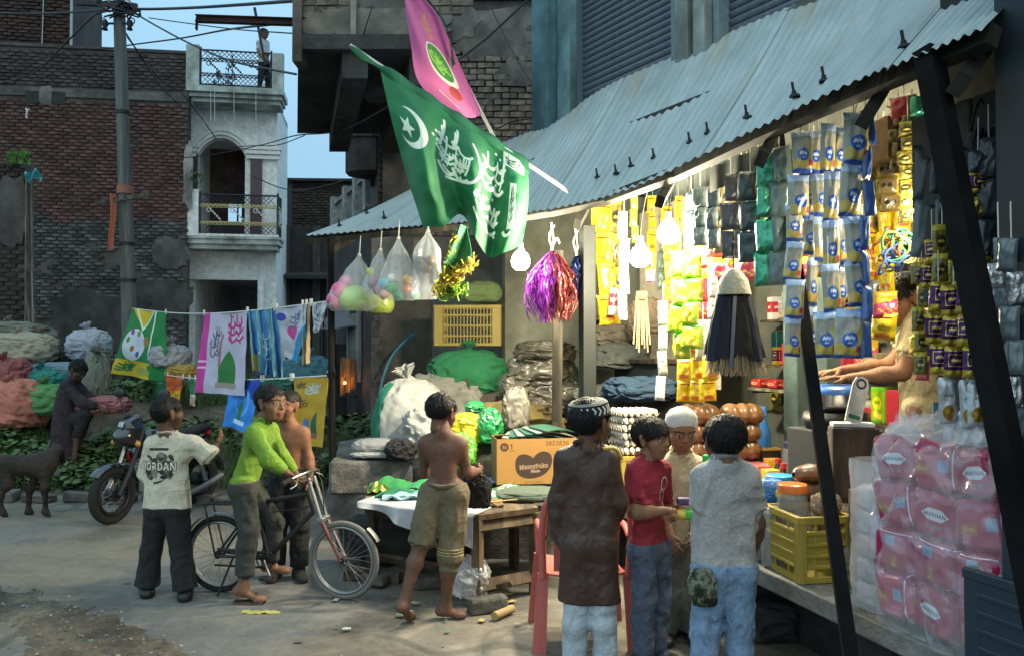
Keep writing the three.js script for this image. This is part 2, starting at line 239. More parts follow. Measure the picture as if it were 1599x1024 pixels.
// the rubbish-strewn grassy bank behind the motorcycle
const bankH = (x, d) => { const edge = 8.75 + 0.25 * noise3(x * 0.7, 0.3, 5) + 0.5 * sstep(x, -2.6, -1.4), rise = sstep(d, edge, edge + 2.4), left = lerp(0.92, 0.42, sstep(x, -4.6, -3.2)); return rise * left * (0.85 + 0.35 * noise3(x * 0.9, 2.2, d * 0.9)) * (1 - 0.75 * sstep(x, -1.9, -1.1)) + 0.03 * fbm3(x * 4, 0.7, d * 4) - 0.03; };
{
  const g = sheet((u, v) => { const x = lerp(-14, -0.9, u), d = lerp(19.5, 8.5, v); return V(x, bankH(x, d), -d); }, 150, 130);
  const p = g.attributes.position, uv = g.attributes.uv; for (let i = 0; i < p.count; i++) uv.setXY(i, p.getX(i) / 2.3, p.getZ(i) / 2.3);
  struct('earth_bank', g, std([0.30, 0.27, 0.23], { map: dirtTex, bumpMap: T.bump, bumpScale: 0.03 }));
  // grass blades: bent tapered strips
  const blade = new THREE.BufferGeometry(); { const P = [], I = []; for (let i = 0; i <= 3; i++) { const t = i / 3, w = 0.5 * (1 - t * 0.92); P.push(-w * 0.12, t, t * t * 0.45, w * 0.12, t, t * t * 0.45); if (i) I.push(2 * i - 2, 2 * i - 1, 2 * i, 2 * i, 2 * i - 1, 2 * i + 1); } blade.setAttribute('position', new THREE.Float32BufferAttribute(P, 3)); blade.setIndex(I); blade.computeVertexNormals(); }
  const N = 30000, im = new THREE.InstancedMesh(blade, std([0.055, 0.10, 0.035], { roughness: 0.8 }), N), m = new THREE.Matrix4(); let n = 0;
  for (let t = 0; n < N && t < 200000; t++) {
    const d = 8.8 + 8 * rnd() ** 1.7, x = lerp(-9, -1.2, rnd()), c = noise3(x * 1.1, 9.3, d * 1.1) + 0.25; if (c < rnd() * 0.35) continue; const h = bankH(x, d); if (h < 0.015) continue;
    const s = rr(0.08, 0.26) * (0.6 + c); m.compose(V(x, h - 0.01, -d), Q.setFromEuler(E.set(rr(-0.4, 0.4), rr(0, 6.28), rr(-0.5, 0.5))), V(s * 0.55, s, s)); im.setMatrixAt(n, m); const k = rr(0.5, 1.5); im.setColorAt(n, lin(k * rr(0.8, 1.3), k, k * 0.9)); n++;
  }
  im.count = n; shade(im); im.name = 'grass'; im.userData = { label: 'dark green grass and weeds covering the rubbish bank', category: 'grass', kind: 'stuff' }; scene.add(im);
  // broad-leaved creepers on the bank
  const leaf = sheet((u, v) => V((u - 0.5) * Math.sin(Math.PI * Math.min(1, v * 0.93 + 0.05)) * 0.8, 0.15 * Math.sin(v * 3) - 0.25 * (u - 0.5) ** 2, v), 4, 5), N2 = 9000, im2 = new THREE.InstancedMesh(leaf, std([0.045, 0.085, 0.028], { roughness: 0.6 }), N2); n = 0;
  for (let t = 0; n < N2 && t < 120000; t++) {
    const d = 8.9 + 4.2 * rnd() ** 1.3, x = lerp(-7.5, -1.5, rnd()), c = noise3(x * 0.9 + 5, 3.3, d * 0.9) + 0.12; if (c < rnd() * 0.4) continue; const h = bankH(x, d); if (h < 0.02) continue;
    const s = rr(0.05, 0.13), lift = rr(0.02, 0.24) * clamp(c * 2.5, 0.2, 1.2); m.compose(V(x, h + lift, -d), Q.setFromEuler(E.set(rr(-0.5, 0.7), rr(0, 6.28), rr(-0.4, 0.4))), V(s, s, s)); im2.setMatrixAt(n, m); const k = rr(0.5, 1.6); im2.setColorAt(n, lin(k, k, k * 0.8)); n++;
  }
  im2.count = n; shade(im2); im2.name = 'weeds'; im2.userData = { label: 'broad-leaved weeds spreading over the bank behind the motorcycle', category: 'weeds', kind: 'stuff' }; scene.add(im2);
}
// low broken kerb between the road and the bank
for (let i = 0; i < 9; i++) { const x = -5.9 + i * 0.42, g = new RoundedBoxGeometry(rr(0.3, 0.42), rr(0.07, 0.12), rr(0.15, 0.24), 2, 0.02), p = g.attributes.position; for (let k = 0; k < p.count; k++) { const n = 0.03 * fbm3(p.getX(k) * 7 + i * 3, p.getY(k) * 7, p.getZ(k) * 7); p.setXYZ(k, p.getX(k) + n, p.getY(k) + n, p.getZ(k) + n); } g.computeVertexNormals(); const o = solo('kerb_stone', 'rough grey kerb stone lying along the foot of the grassy bank', 'stone', uvBox(g), std([0.22, 0.21, 0.2], { map: T.mottle, bumpMap: T.bump, bumpScale: 0.01 }), 'kerb stones at the foot of the bank'); o.position.set(x, 0.045, -(8.62 + rr(-0.12, 0.12))); o.rotation.set(rr(-0.1, 0.1), rr(-0.3, 0.3), rr(-0.1, 0.1)); }

// ---------------------------------------------------------------- brick work
const mortar = std([0.13, 0.125, 0.12], { map: T.mottle, bumpMap: T.bump, bumpScale: 0.01 });
const brickGeos = [0, 1, 2, 3].map((k) => { const g = new THREE.BoxGeometry(1, 1, 1), p = g.attributes.position, q = mulberry(70 + k), seen = new Map(); for (let i = 0; i < p.count; i++) { const key = [p.getX(i), p.getY(i), p.getZ(i)].join(); if (!seen.has(key)) seen.set(key, [0.05 * (q() - 0.5), 0.12 * (q() - 0.5), 0.2 * (q() - 0.5)]); const o = seen.get(key); p.setXYZ(i, p.getX(i) + o[0], p.getY(i) + o[1], p.getZ(i) + o[2]); } g.computeVertexNormals(); const uv = g.attributes.uv; for (let i = 0; i < uv.count; i++) uv.setXY(i, uv.getX(i) * 0.23 + k * 0.31, uv.getY(i) * 0.08 + k * 0.17); return g; });
function brickField(parent, w, h, keep, colorAt, bw = 0.235, bh = 0.083) { // too small and too many to pick apart: one mass
  const list = []; let row = 0; for (let y = 0; y < h - bh; y += bh, row++) for (let x = -(row % 2) * bw * 0.5; x < w; x += bw) if (x > -0.05 && x + bw < w + 0.1 && keep(x + bw / 2, y + bh / 2)) list.push([x + bw / 2, y + bh / 2]);
  const im = new THREE.InstancedMesh(brickGeos[0], std([1, 1, 1], { map: rep(T.mottle, 3), bumpMap: T.bump, bumpScale: 0.006, roughness: 0.95 }), list.length), m = new THREE.Matrix4();
  list.forEach(([x, y], i) => { m.compose(V(x + rr(-0.012, 0.012), y + 0.03 * noise3(x * 0.5, y * 0.3, 4) + rr(-0.006, 0.006), rr(-0.012, 0.008)), Q.setFromEuler(E.set(0, 0, rr(-0.015, 0.015))), V(bw - 0.014 - rr(0, 0.03), bh - 0.013 - rr(0, 0.012), rnd() < 0.06 ? 0.01 : 0.05)); im.setMatrixAt(i, m); im.setColorAt(i, lin(...colorAt(x, y))); });
  shade(im); im.name = 'bricks'; im.userData.kind = 'stuff'; parent.add(im); return im;
}
const wobble = (w, h, n, k, seed) => { const r = mulberry(seed), o = []; for (let i = 0; i < n; i++) { const a = i / n * Math.PI * 2, s = 1 + k * (r() - 0.5); o.push([Math.sign(Math.cos(a)) * Math.abs(Math.cos(a)) ** 0.6 * w / 2 * s, Math.sign(Math.sin(a)) * Math.abs(Math.sin(a)) ** 0.6 * h / 2 * s]); } return o; };
const plaster = std([0.30, 0.29, 0.27], { map: T.mottle, bumpMap: T.bump, bumpScale: 0.015 });
function plasterPatch(parent, x, y, z, w, h, seed, m = plaster, name = 'plaster_patch') { return part(name, uvBox(flat(wobble(w, h, 26, 0.32, seed), 0.012, 0.004), 0.5), m, parent, [x, y, z]); }
// the dark brick house behind the bank
{
  const d0 = 18.4, x0 = xAt(-120, d0), p1 = [xAt(289, 19.2), 19.2], L = Math.hypot(p1[0] - x0, p1[1] - d0), a = Math.atan2(p1[1] - d0, p1[0] - x0);
  const h = thing('brick_house', 'large unplastered dark brick house wall beside the white balcony house', 'house', [x0, 0, -d0], a);
  const Ht = hAt(80, 19), hb = hAt(145, 18.8), hg = hAt(342, 18.8);
  part('wall', uvBox(box(L, Ht, 0.3, L / 2, Ht / 2, -0.168), 0.4), mortar, h);
  const lx = (px) => (xAt(px, 18.8) - x0) / Math.cos(a);
  brickField(h, L, Ht, (x, y) => Math.abs(y - hb) > 0.14 && !(y < hg - 0.4 && fbm3(x * 1.2, y * 1.2, 3) > 0.16), (x, y) => {
    const k = 1.35 * rr(0.6, 1.4) * (1 + 0.5 * fbm3(x * 0.8, y * 1.3, 6)); const edge = hg + 0.25 * noise3(x * 1.5, 0, 1);
    if (y > hb) return [0.085 * k, 0.068 * k, 0.072 * k]; if (y > edge) return [0.145 * k, 0.074 * k, 0.070 * k]; const c = rr(0.6, 1.35) * k; return [0.105 * c, 0.112 * c, 0.12 * c];
  });
  part('plaster_band', uvBox(box(L - 0.05, 0.2, 0.05, L / 2, hb, 0.0), 0.5), std([0.2, 0.19, 0.18], { map: T.mottle, bumpMap: T.bump, bumpScale: 0.03 }), h);
  for (const [px, w] of [[48, 0.3], [86, 0.3]]) part('bricked_up_window', uvBox(box(w, 0.3, 0.08, lx(px), hAt(154, 18.8), -0.005)), std([0.045, 0.04, 0.04], { map: T.mottle }), h);
  plasterPatch(h, lx(68), hAt(150, 18.8), 0.016, 0.3, 0.45, 3); plasterPatch(h, lx(255), hAt(392, 18.8), 0.016, 0.8, 0.7, 4, std([0.15, 0.15, 0.15], { map: T.mottle })); plasterPatch(h, lx(240), hAt(470, 18.8), 0.016, 1.4, 1.0, 5, std([0.09, 0.09, 0.092], { map: T.mottle })); plasterPatch(h, lx(150), hAt(500, 18.8), 0.034, 2.4, 1.3, 6, std([0.07, 0.07, 0.074], { map: T.mottle }));
  plasterPatch(h, lx(280), hAt(270, 18.8), 0.02, 0.22, 1.6, 8, std([0.42, 0.43, 0.43], { map: T.mottle }));
  part('coping', uvBox(box(L + 0.06, 0.07, 0.36, L / 2, Ht + 0.035, -0.15), 0.5), mortar, h);
  part('number_mark', flat([[0, 0], [0.05, 0], [0.06, 0.2], [0.1, 0.2], [0.1, 0.24], [0, 0.24], [0, 0.2], [0.02, 0.2]], 0.006), M.white, h, [lx(38), hAt(187, 18.8), 0.012]);
  // the stair head on the roof
  const tw = lx(95) + 2.2, th = 2.6, tower = part('roof_room', uvBox(box(tw, th, 2, tw / 2 - 2.2, Ht + 0.07 + th / 2, -1.3), 0.4), std([0.1, 0.075, 0.07], { map: T.mottle }), h);
  const f = new THREE.Group(); f.name = 'roof_room_face'; f.position.set(-2.2, Ht + 0.07, -0.27); h.add(f);
  brickField(f, tw, th, (x, y) => y > 0.2 && x < tw - 0.1, (x, y) => { const k = rr(0.6, 1.4) * (1 + 0.5 * fbm3(x, y, 9)); return [0.10 * k, 0.062 * k, 0.056 * k]; });
  part('drain_pipe', rod(V(lx(95) + 0.06, Ht, -0.15), V(lx(95) + 0.06, Ht + 2.8, -0.15), 0.035), M.dullsteel, h);
  part('wall_pipe', rod(V(lx(55), Ht + 0.1, -0.2), V(lx(55) + 0.05, Ht + 2.8, -0.2), 0.015), M.dullsteel, h);
}
// low dark wall at the far side of the bank, with planks leaning on it
{
  const d0 = 14.5, x0 = xAt(-90, d0), x1 = xAt(33, d0), h = thing('garden_wall', 'old dark brick wall with broken sloping top and leaning planks', 'wall', [x0, 0, -d0], 0.05), L = x1 - x0, Ht = hAt(250, d0);
  part('wall', uvBox(box(L, Ht, 0.24, L / 2, Ht / 2, -0.14), 0.5), mortar, h);
  brickField(h, L, Ht, (x, y) => y < Ht - 0.1, (x, y) => { const k = rr(0.6, 1.4) * (1 + 0.5 * fbm3(x, y, 9)), t = fbm3(x * 0.7, y * 0.7, 2) > 0 ? 1 : 0.75; return [0.085 * k * t, 0.058 * k, 0.054 * k]; });
  plasterPatch(h, L - 0.25, hAt(330, d0), 0.02, 0.5, 1.3, 11, std([0.13, 0.12, 0.12], { map: T.mottle }));
  for (const [a, b, w] of [[[43, 275], [45, 352], 0.09], [[49, 282], [57, 350], 0.05]]) solo('plank', 'weathered plank propped against the old dark brick wall', 'plank', uvBox(bar(at(a[0], a[1], 14.5), at(b[0], b[1], 14.2).setY(0.4), w, 0.03)), std([0.28, 0.27, 0.26], { map: T.wood }), 'planks on the old wall');
  const bush = solo('hanging_plant', 'small bright green plant growing over the top of the old wall', 'plant', (() => { const l = []; for (let i = 0; i < 240; i++) { const c = at(28 + rr(-17, 17), 246 + rr(-9, 9), 14.3 + rr(-0.2, 0.2)); const s = rr(0.03, 0.07); l.push(put(new THREE.PlaneGeometry(s * 0.7, s), c.x, c.y, c.z, rr(-1, 1), rr(0, 6), rr(-1, 1))); } return l; })(), std([0.07, 0.17, 0.03]));
  solo('plastic_sheet', 'scrap of turquoise plastic caught on the old wall below the plant', 'plastic sheet', sheet((u, v) => { const p = at(40 + 22 * u, 266 + 16 * v + 5 * Math.sin(u * 7), 14.25); p.z += 0.06 * Math.sin(u * 9 + v * 4); return p; }, 12, 8), film([0.05, 0.32, 0.36]));
}
// ---------------------------------------------------------------- white house with two balconies
const paintW = std([0.95, 0.97, 0.95], { map: rep(T.grain, 0.3), bumpMap: T.bump, bumpScale: 0.006 }), paintG = std([0.66, 0.76, 0.76], { map: rep(T.mottle, 0.5) }), maroon = std([0.06, 0.035, 0.045], { roughness: 0.5 });
const railBlack = std([0.02, 0.022, 0.03], { roughness: 0.4, metalness: 0.4 }), gold = std([0.42, 0.36, 0.16], { roughness: 0.4, metalness: 0.5 });
function railing(parent, w, h, x, y, z, band, name = 'railing') { // wrought iron panel: two diamond bands, two scroll bands, sprigs between
  const g = new THREE.Group(); g.name = name; g.position.set(x, y, z); parent.add(g);
  part('rail', [rod(V(0, h, 0), V(w, h, 0), 0.022), rod(V(0, 0.02, 0), V(w, 0.02, 0), 0.022), rod(V(0, 0, 0), V(0, h + 0.06, 0), 0.025), rod(V(w, 0, 0), V(w, h + 0.06, 0), 0.025)], railBlack, g);
  const dia = []; for (const [y0, y1] of [[0.03, h * 0.27], [h * 0.77, h]]) for (let i = -1; i < w / 0.11 + 1; i++) { const k = 0.11, q = y1 - y0; for (const s of [1, -1]) { let xa = i * k, xb = xa + s * q; if (xa < 0 || xa > w || xb < 0 || xb > w) continue; dia.push(rod(V(xa, y0, 0), V(xb, y1, 0), 0.008, 0.008, 4)); } }
  part('diamond_mesh', dia, railBlack, g).userData.kind = 'stuff';
  for (const yy of [h * 0.3, h * 0.72]) { const pts = []; for (let i = 0; i <= w / 0.05; i++) pts.push(V(Math.min(w, i * 0.05), yy + 0.022 * (i % 2 ? 1 : -1), 0.02)); part('scroll_band', [tube(pts, 0.016, 5, pts.length * 3), rod(V(0, yy - 0.035, 0.01), V(w, yy - 0.035, 0.01), 0.011), rod(V(0, yy + 0.035, 0.01), V(w, yy + 0.035, 0.01), 0.011)], band, g); }
  for (let i = 0; i < 3; i++) { const cx = w * (0.08 + i * 0.3), l = []; l.push(ring(0.05, 0.012, 14, 5, cx + 0.06, h * 0.62, 0.01)); for (let k = 0; k < 5; k++) l.push(ball(0.028, 7, cx + 0.1 + k * 0.05, h * (0.63 - 0.055 * k), 0.015)); l.push(tube([V(cx + 0.08, h * 0.66, 0), V(cx + 0.2, h * 0.52, 0), V(cx + 0.34, h * 0.36, 0)], 0.009, 4)); part('sprig', l, band === gold ? M.white : railBlack, g); }
  return g;
}
{
  const d0 = 20, x0 = xAt(287, d0), turn = 0.16, h = thing('white_house', 'narrow white plastered house with arched balcony and roof terrace railing', 'house', [x0, 0, -d0], turn);
  const sx = (px) => { const r = ray(px, 542)[0]; return (r * d0 - x0) / (Math.cos(turn) - r * Math.sin(turn)); };     // along the front
  const hy = (py) => hAt(py, d0 + 0.2);
  const W = sx(430), R = hy(163), fl = hy(382), door = hy(437), z0 = 0;
  const hole = (l) => { const p = new THREE.Path(); l.forEach((q, i) => (i ? p.lineTo(q[0], q[1]) : p.moveTo(q[0], q[1]))); return p; };
  const s = new THREE.Shape([[0, 0], [W, 0], [W, R], [0, R]].map((q) => new THREE.Vector2(...q)));
  s.holes.push(hole([[sx(289), 0.02], [sx(401), 0.02], [sx(401), door], [sx(289), door]]));
  const al = sx(305), ar = sx(380), sp0 = hy(243), top = hy(216), arch = [[al, fl + 0.02], [ar, fl + 0.02]]; for (let i = 0; i <= 14; i++) { const t = i / 14; arch.push([lerp(ar, al, t), sp0 + (top - sp0) * Math.sin(Math.PI * t) ** 0.75]); } s.holes.push(hole(arch));
  part('front_wall', uvBox(put(new THREE.ExtrudeGeometry(s, { depth: 0.25, bevelEnabled: false }), 0, 0, -0.25), 1), paintW, h);
  part('side_wall', uvBox(box(0.2, R, 2.0, W - 0.1, R / 2, -1.252), 1), paintW, h); part('side_wall', uvBox(box(0.2, R, 2.0, 0.1, R / 2, -1.252), 1), paintW, h);
  part('roof_slab', uvBox(box(W, 0.15, 2, W / 2, R + 0.076, -1.25), 1), paintG, h);
  part('arch_moulding', (() => { const l = []; for (const [o, r] of [[0.1, 0.05], [0.2, 0.035]]) { const pts = arch.slice(2).map(([x, y]) => V(lerp((al + ar) / 2, x, 1 + o * 0.9), y + o * 0.9, 0.02)); l.push(tube(pts, r, 6, 30)); } return l; })(), paintW, h);
  for (const [a, b] of [[291, 306], [381, 436]]) part('capital', [box(sx(b) - sx(a), 0.1, 0.16, (sx(a) + sx(b)) / 2, hy(238), 0.06), box(sx(b) - sx(a) - 0.06, 0.1, 0.1, (sx(a) + sx(b)) / 2, hy(245), 0.04), box(sx(b) - sx(a) + 0.05, 0.05, 0.2, (sx(a) + sx(b)) / 2, hy(233), 0.07)], paintW, h);
  part('pilaster', uvBox(box(sx(306) - sx(288), hy(243) - fl, 0.06, (sx(306) + sx(288)) / 2, (hy(243) + fl) / 2, 0.034)), maroon, h); part('pilaster', uvBox(box(sx(407) - sx(389), hy(247) - fl, 0.06, (sx(407) + sx(389)) / 2, (hy(247) + fl) / 2, 0.034)), maroon, h);
  // the room behind the arch, with a bright window in its rear wall
  const wl = sx(331), wr = sx(355), wt = hy(297), wb = hy(332), zb = -1.9, dark = paintW;
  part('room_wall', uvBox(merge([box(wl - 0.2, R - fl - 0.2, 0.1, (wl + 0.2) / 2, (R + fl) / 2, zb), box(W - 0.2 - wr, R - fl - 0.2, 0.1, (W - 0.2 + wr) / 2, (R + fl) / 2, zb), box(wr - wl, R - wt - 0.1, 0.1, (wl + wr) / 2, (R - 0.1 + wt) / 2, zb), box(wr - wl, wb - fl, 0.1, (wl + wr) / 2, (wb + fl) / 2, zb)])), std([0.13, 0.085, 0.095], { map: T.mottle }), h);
  part('window_frame', [box(0.04, wt - wb, 0.06, wr - 0.1, (wt + wb) / 2, zb + 0.06), box(wr - wl, 0.04, 0.06, (wl + wr) / 2, wb + 0.02, zb + 0.06), box(wr - wl, 0.04, 0.06, (wl + wr) / 2, wt - 0.02, zb + 0.06)], M.iron, h);
  part('room_door', uvBox(box(sx(392) - sx(362), 2.2, 0.06, sx(375), fl + 1.1, zb + 0.09)), std([0.03, 0.025, 0.025]), h);
  part('room_floor', uvBox(box(W - 0.4, 0.1, 1.7, W / 2, fl - 0.05, -1.05)), dark, h); part('room_ceiling', uvBox(box(W - 0.4, 0.08, 1.7, W / 2, hy(205), -1.05)), dark, h);
  part('shop_room', uvBox(merge([box(W - 0.42, door + 0.3, 0.1, W / 2, (door + 0.3) / 2, -6.5), box(W - 0.42, 0.1, 6.2, W / 2, door + 0.2, -3.37), box(0.1, door + 0.3, 4.2, 0.16, (door + 0.3) / 2, -4.36), box(0.1, door + 0.3, 4.2, W - 0.16, (door + 0.3) / 2, -4.36)])), paintW, h);
  part('door_jamb', uvBox(box(0.12, door, 0.2, sx(408), door / 2, 0.05)), paintW, h);
  // balcony
  const bl = sx(298), br = sx(440), bz = 0.75;
  part('balcony_slab', [box(br - bl, 0.12, bz, (bl + br) / 2, fl - 0.02, bz / 2 + 0.01), box(br - bl - 0.14, 0.12, bz - 0.08, (bl + br) / 2, fl - 0.14, bz / 2 - 0.03), box(br - bl + 0.08, 0.06, bz + 0.05, (bl + br) / 2, fl + 0.07, bz / 2 + 0.03)].map((g) => uvBox(g)), paintG, h);
  const fz = bz - 0.02; part('balcony_post', uvBox(box(0.3, 1.12, 0.16, bl + 0.16, fl + 0.66, fz)), paintW, h);
  railing(h, br - bl - 0.38, 1.0, bl + 0.34, fl + 0.12, fz, gold); { const side = railing(h, bz - 0.2, 1.0, br - 0.04, fl + 0.12, fz - 0.03, gold, 'side_railing'); side.rotation.y = Math.PI / 2; }
  part('ledge_stones', (() => { const l = []; for (let i = 0; i < 14; i++) l.push(uvBox(box((br - bl) / 14 - 0.012, 0.06, 0.05, bl + (i + 0.5) * (br - bl) / 14, fl + 0.125, bz + 0.03))); return l; })(), paintW, h);
  // roof terrace
  const tl = sx(299), tr = sx(446), tz = 0.9, ty = R + 0.1;
  part('terrace_slab', [box(tr - tl, 0.14, tz, (tl + tr) / 2, ty, tz / 2 - 0.02), box(tr - tl - 0.1, 0.1, tz - 0.1, (tl + tr) / 2, ty - 0.12, tz / 2 - 0.07), box(tr - tl - 0.2, 0.1, tz - 0.2, (tl + tr) / 2, ty - 0.22, tz / 2 - 0.12)].map((g) => uvBox(g)), paintG, h);
  part('terrace_post', uvBox(box(0.3, 0.98, 0.16, tl + 0.15, ty + 0.56, tz - 0.1)), paintG, h); part('terrace_post', uvBox(box(0.27, 0.88, 0.16, tr - 0.135, ty + 0.51, tz - 0.1)), paintG, h);
  railing(h, tr - tl - 0.62, 0.86, tl + 0.32, ty + 0.1, tz - 0.1, railBlack);
  for (const px of [337, 343, 372, 405]) part('string', rod(V(sx(px), R + 0.1, tz + 0.02), V(sx(px) + 0.01, R - rr(0.5, 0.9), tz + 0.02), 0.006, 0.006, 4), M.string, h);
  part('wall_lamp_box', box(0.16, 0.1, 0.05, sx(283) + 0.2, hy(452), 0.03), std([0.05, 0.3, 0.03]), h);
  // plant pot on the balcony post
  const pt = thing('potted_plant', 'leafy plant in a dark pot on the white balcony post', 'plant', h.localToWorld(V(bl + 0.16, fl + 1.22, fz)));
  part('pot', lathe([[0.001, 0], [0.09, 0], [0.13, 0.16], [0.14, 0.17], [0.11, 0.16]], 14), std([0.035, 0.03, 0.03]), pt);
  part('leaves', (() => { const l = []; for (let i = 0; i < 60; i++) { const a = rr(0, 6.28), r = rr(0, 0.26); l.push(put(new THREE.PlaneGeometry(0.04, 0.11), Math.cos(a) * r, 0.2 + rr(0, 0.24), Math.sin(a) * r, rr(-1, 1), a, rr(-1, 1))); } return l; })(), std([0.03, 0.07, 0.025]), pt);
  for (const [px, hh] of [[362, 0.62], [356, 0.5], [340, 0.35]]) { const q = thing('terrace_plant', 'thin dark plant growing on the white roof terrace behind the railing', 'plant', h.localToWorld(V(sx(px), ty + 0.07, 0.3)), 0, 'plants on the roof terrace'); part('stem', rod(V(0, 0, 0), V(0.02, hh * 1.6, 0), 0.012, 0.006, 5), M.darkwood, q); part('leaves', (() => { const l = []; for (let i = 0; i < 50; i++) { const t = rnd(); l.push(put(new THREE.PlaneGeometry(0.035, 0.09), rr(-0.16, 0.16) * (1.1 - t), t * hh * 1.5, rr(-0.12, 0.12), rr(-1, 1), rr(0, 6), rr(-1, 1))); } return l; })(), std([0.03, 0.05, 0.03]), q); }
}
// ---------------------------------------------------------------- dark houses down the lane
{
  const d0 = 25, x0 = xAt(455, d0), x1 = xAt(640, d0), Ht = hAt(285, d0), h = thing('lane_house', 'dark brick house with thin overhanging roof slab at the lane end', 'house', [x0, 0, -d0], 0.05);
  part('wall', uvBox(box(x1 - x0, Ht, 3, (x1 - x0) / 2, Ht / 2, -1.53), 0.4), mortar, h);
  brickField(h, x1 - x0, Ht, () => true, (x, y) => { const k = rr(0.55, 1.35) * (1 + 0.5 * fbm3(x, y, 9)); return [0.10 * k, 0.072 * k, 0.066 * k]; });
  part('roof', [box(x1 - x0 + 0.3, 0.08, 3.5, (x1 - x0) / 2, Ht + 0.05, -1.5), box(0.7, 0.06, 3.4, -0.3, Ht - 0.15, -1.5, 0, 0, 0.5)].map((g) => uvBox(g)), std([0.06, 0.055, 0.06], { map: T.mottle }), h);
  part('corner_post', uvBox(box(0.22, Ht, 0.2, -0.1, Ht / 2, 0.05)), std([0.04, 0.04, 0.045]), h);
  const h2 = thing('dark_shed', 'unlit dark shed with doorway shade painted on its front under the lane house', 'shed', [xAt(428, 22.5), 0, -22.5], 0.1), w2 = xAt(600, 22.5) - xAt(428, 22.5), H2 = hAt(352, 22.5);
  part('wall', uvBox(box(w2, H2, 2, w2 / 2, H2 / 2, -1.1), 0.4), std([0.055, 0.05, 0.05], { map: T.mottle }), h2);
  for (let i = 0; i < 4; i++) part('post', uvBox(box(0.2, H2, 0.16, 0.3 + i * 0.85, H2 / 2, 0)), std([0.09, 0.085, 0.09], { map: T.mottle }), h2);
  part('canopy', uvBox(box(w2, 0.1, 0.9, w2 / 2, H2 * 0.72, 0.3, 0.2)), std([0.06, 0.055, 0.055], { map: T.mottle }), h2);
  for (const [x, w, hh] of [[0.75, 0.5, 1.9], [1.6, 0.5, 1.9], [2.5, 0.5, 1.9]]) part('doorway_shade', uvBox(box(w, hh, 0.06, x, hh / 2, -0.06)), std([0.012, 0.012, 0.014]), h2);  // near-black panels: the shade inside open doorways, put in as colour
  const far = thing('far_brick_house', 'low distant brick house seen past the white balcony', 'house', [xAt(418, 32), 0, -32]); part('wall', uvBox(box(2.6, hAt(332, 32), 2, 0.9, hAt(332, 32) / 2, 0), 0.4), std([0.15, 0.11, 0.11], { map: T.mottle }), far); part('roof', uvBox(box(2.8, 0.1, 2.2, 0.9, hAt(332, 32) + 0.06, 0)), mortar, far);
}
{ // house beside the stall: white balustrade on its roof, seen over the tin awning
  const h = thing('balustrade_house', 'dark house with white roof balustrade rising behind the tin awning', 'house', [xAt(506, 17), 0, -17]);
  const Hb = 4.0, dir = V(xAt(592, 12.6) - xAt(506, 17), 0, 4.4), L = dir.length(), ang = Math.atan2(-dir.z, dir.x); h.rotation.y = ang;
  part('wall', uvBox(box(L, Hb, 0.3, L / 2, Hb / 2, -0.2), 0.5), std([0.075, 0.07, 0.075], { map: T.mottle, bumpMap: T.bump, bumpScale: 0.02 }), h);
  const wpaint = std([0.45, 0.5, 0.52], { map: T.mottle });
  [0.04, 0.3, 0.5, 0.68, 0.92].forEach((t, i) => part('pillar', uvBox(box(0.22, 0.75 + 0.2 * (i > 1), 0.22, t * L, Hb + 0.43 + 0.1 * (i > 1), -0.2)), wpaint, h));
  for (let i = 0; i < 26; i++) part('baluster', box(0.04, 0.62, 0.05, 0.1 + i / 26 * (L - 0.2), Hb + 0.33, -0.2), wpaint, h);
  part('balustrade_rail', uvBox(box(L, 0.07, 0.14, L / 2, Hb + 0.67, -0.2)), wpaint, h);
  for (let i = 0; i < 6; i++) part('window_bar', box(0.03, 1.1, 0.03, L * 0.55 + i * 0.12, 1.7, 0.0), wpaint, h);
  part('window_frame', [box(0.1, 1.3, 0.06, L * 0.52, 1.7, 0.0), box(0.1, 1.3, 0.06, L * 0.52 + 0.85, 1.7, 0), box(0.95, 0.1, 0.06, L * 0.52 + 0.42, 2.4, 0)], wpaint, h);
  // dark eight-sided balcony on the next house
  const o = thing('octagon_balcony', 'dark eight-sided concrete balcony jutting from the upper wall into the sky', 'balcony', at(578, 250, 13.5)), oct = []; for (let i = 0; i < 8; i++) { const a = Math.PI / 8 + i * Math.PI / 4; oct.push([Math.cos(a) * 0.42, Math.sin(a) * 0.42]); }
  const cm = std([0.055, 0.052, 0.055], { map: T.mottle, bumpMap: T.bump, bumpScale: 0.02 });
  part('slab', uvBox(put(flat(oct, 0.55), 0, -0.25, 0, -Math.PI / 2)), cm, o); part('rim', uvBox(put(flat(oct.map(([x, y]) => [x * 1.08, y * 1.08]), 0.07), 0, 0.3, 0, -Math.PI / 2)), cm, o); part('bracket', [uvBox(box(0.9, 0.16, 0.3, 0.42, -0.32, -0.3)), uvBox(box(0.8, 0.1, 0.2, 0.5, -0.45, -0.3))], cm, o); part('aerial', rod(V(-0.38, 0.3, 0), V(-0.38, 0.62, 0), 0.008, 0.006, 5), M.iron, o);
}
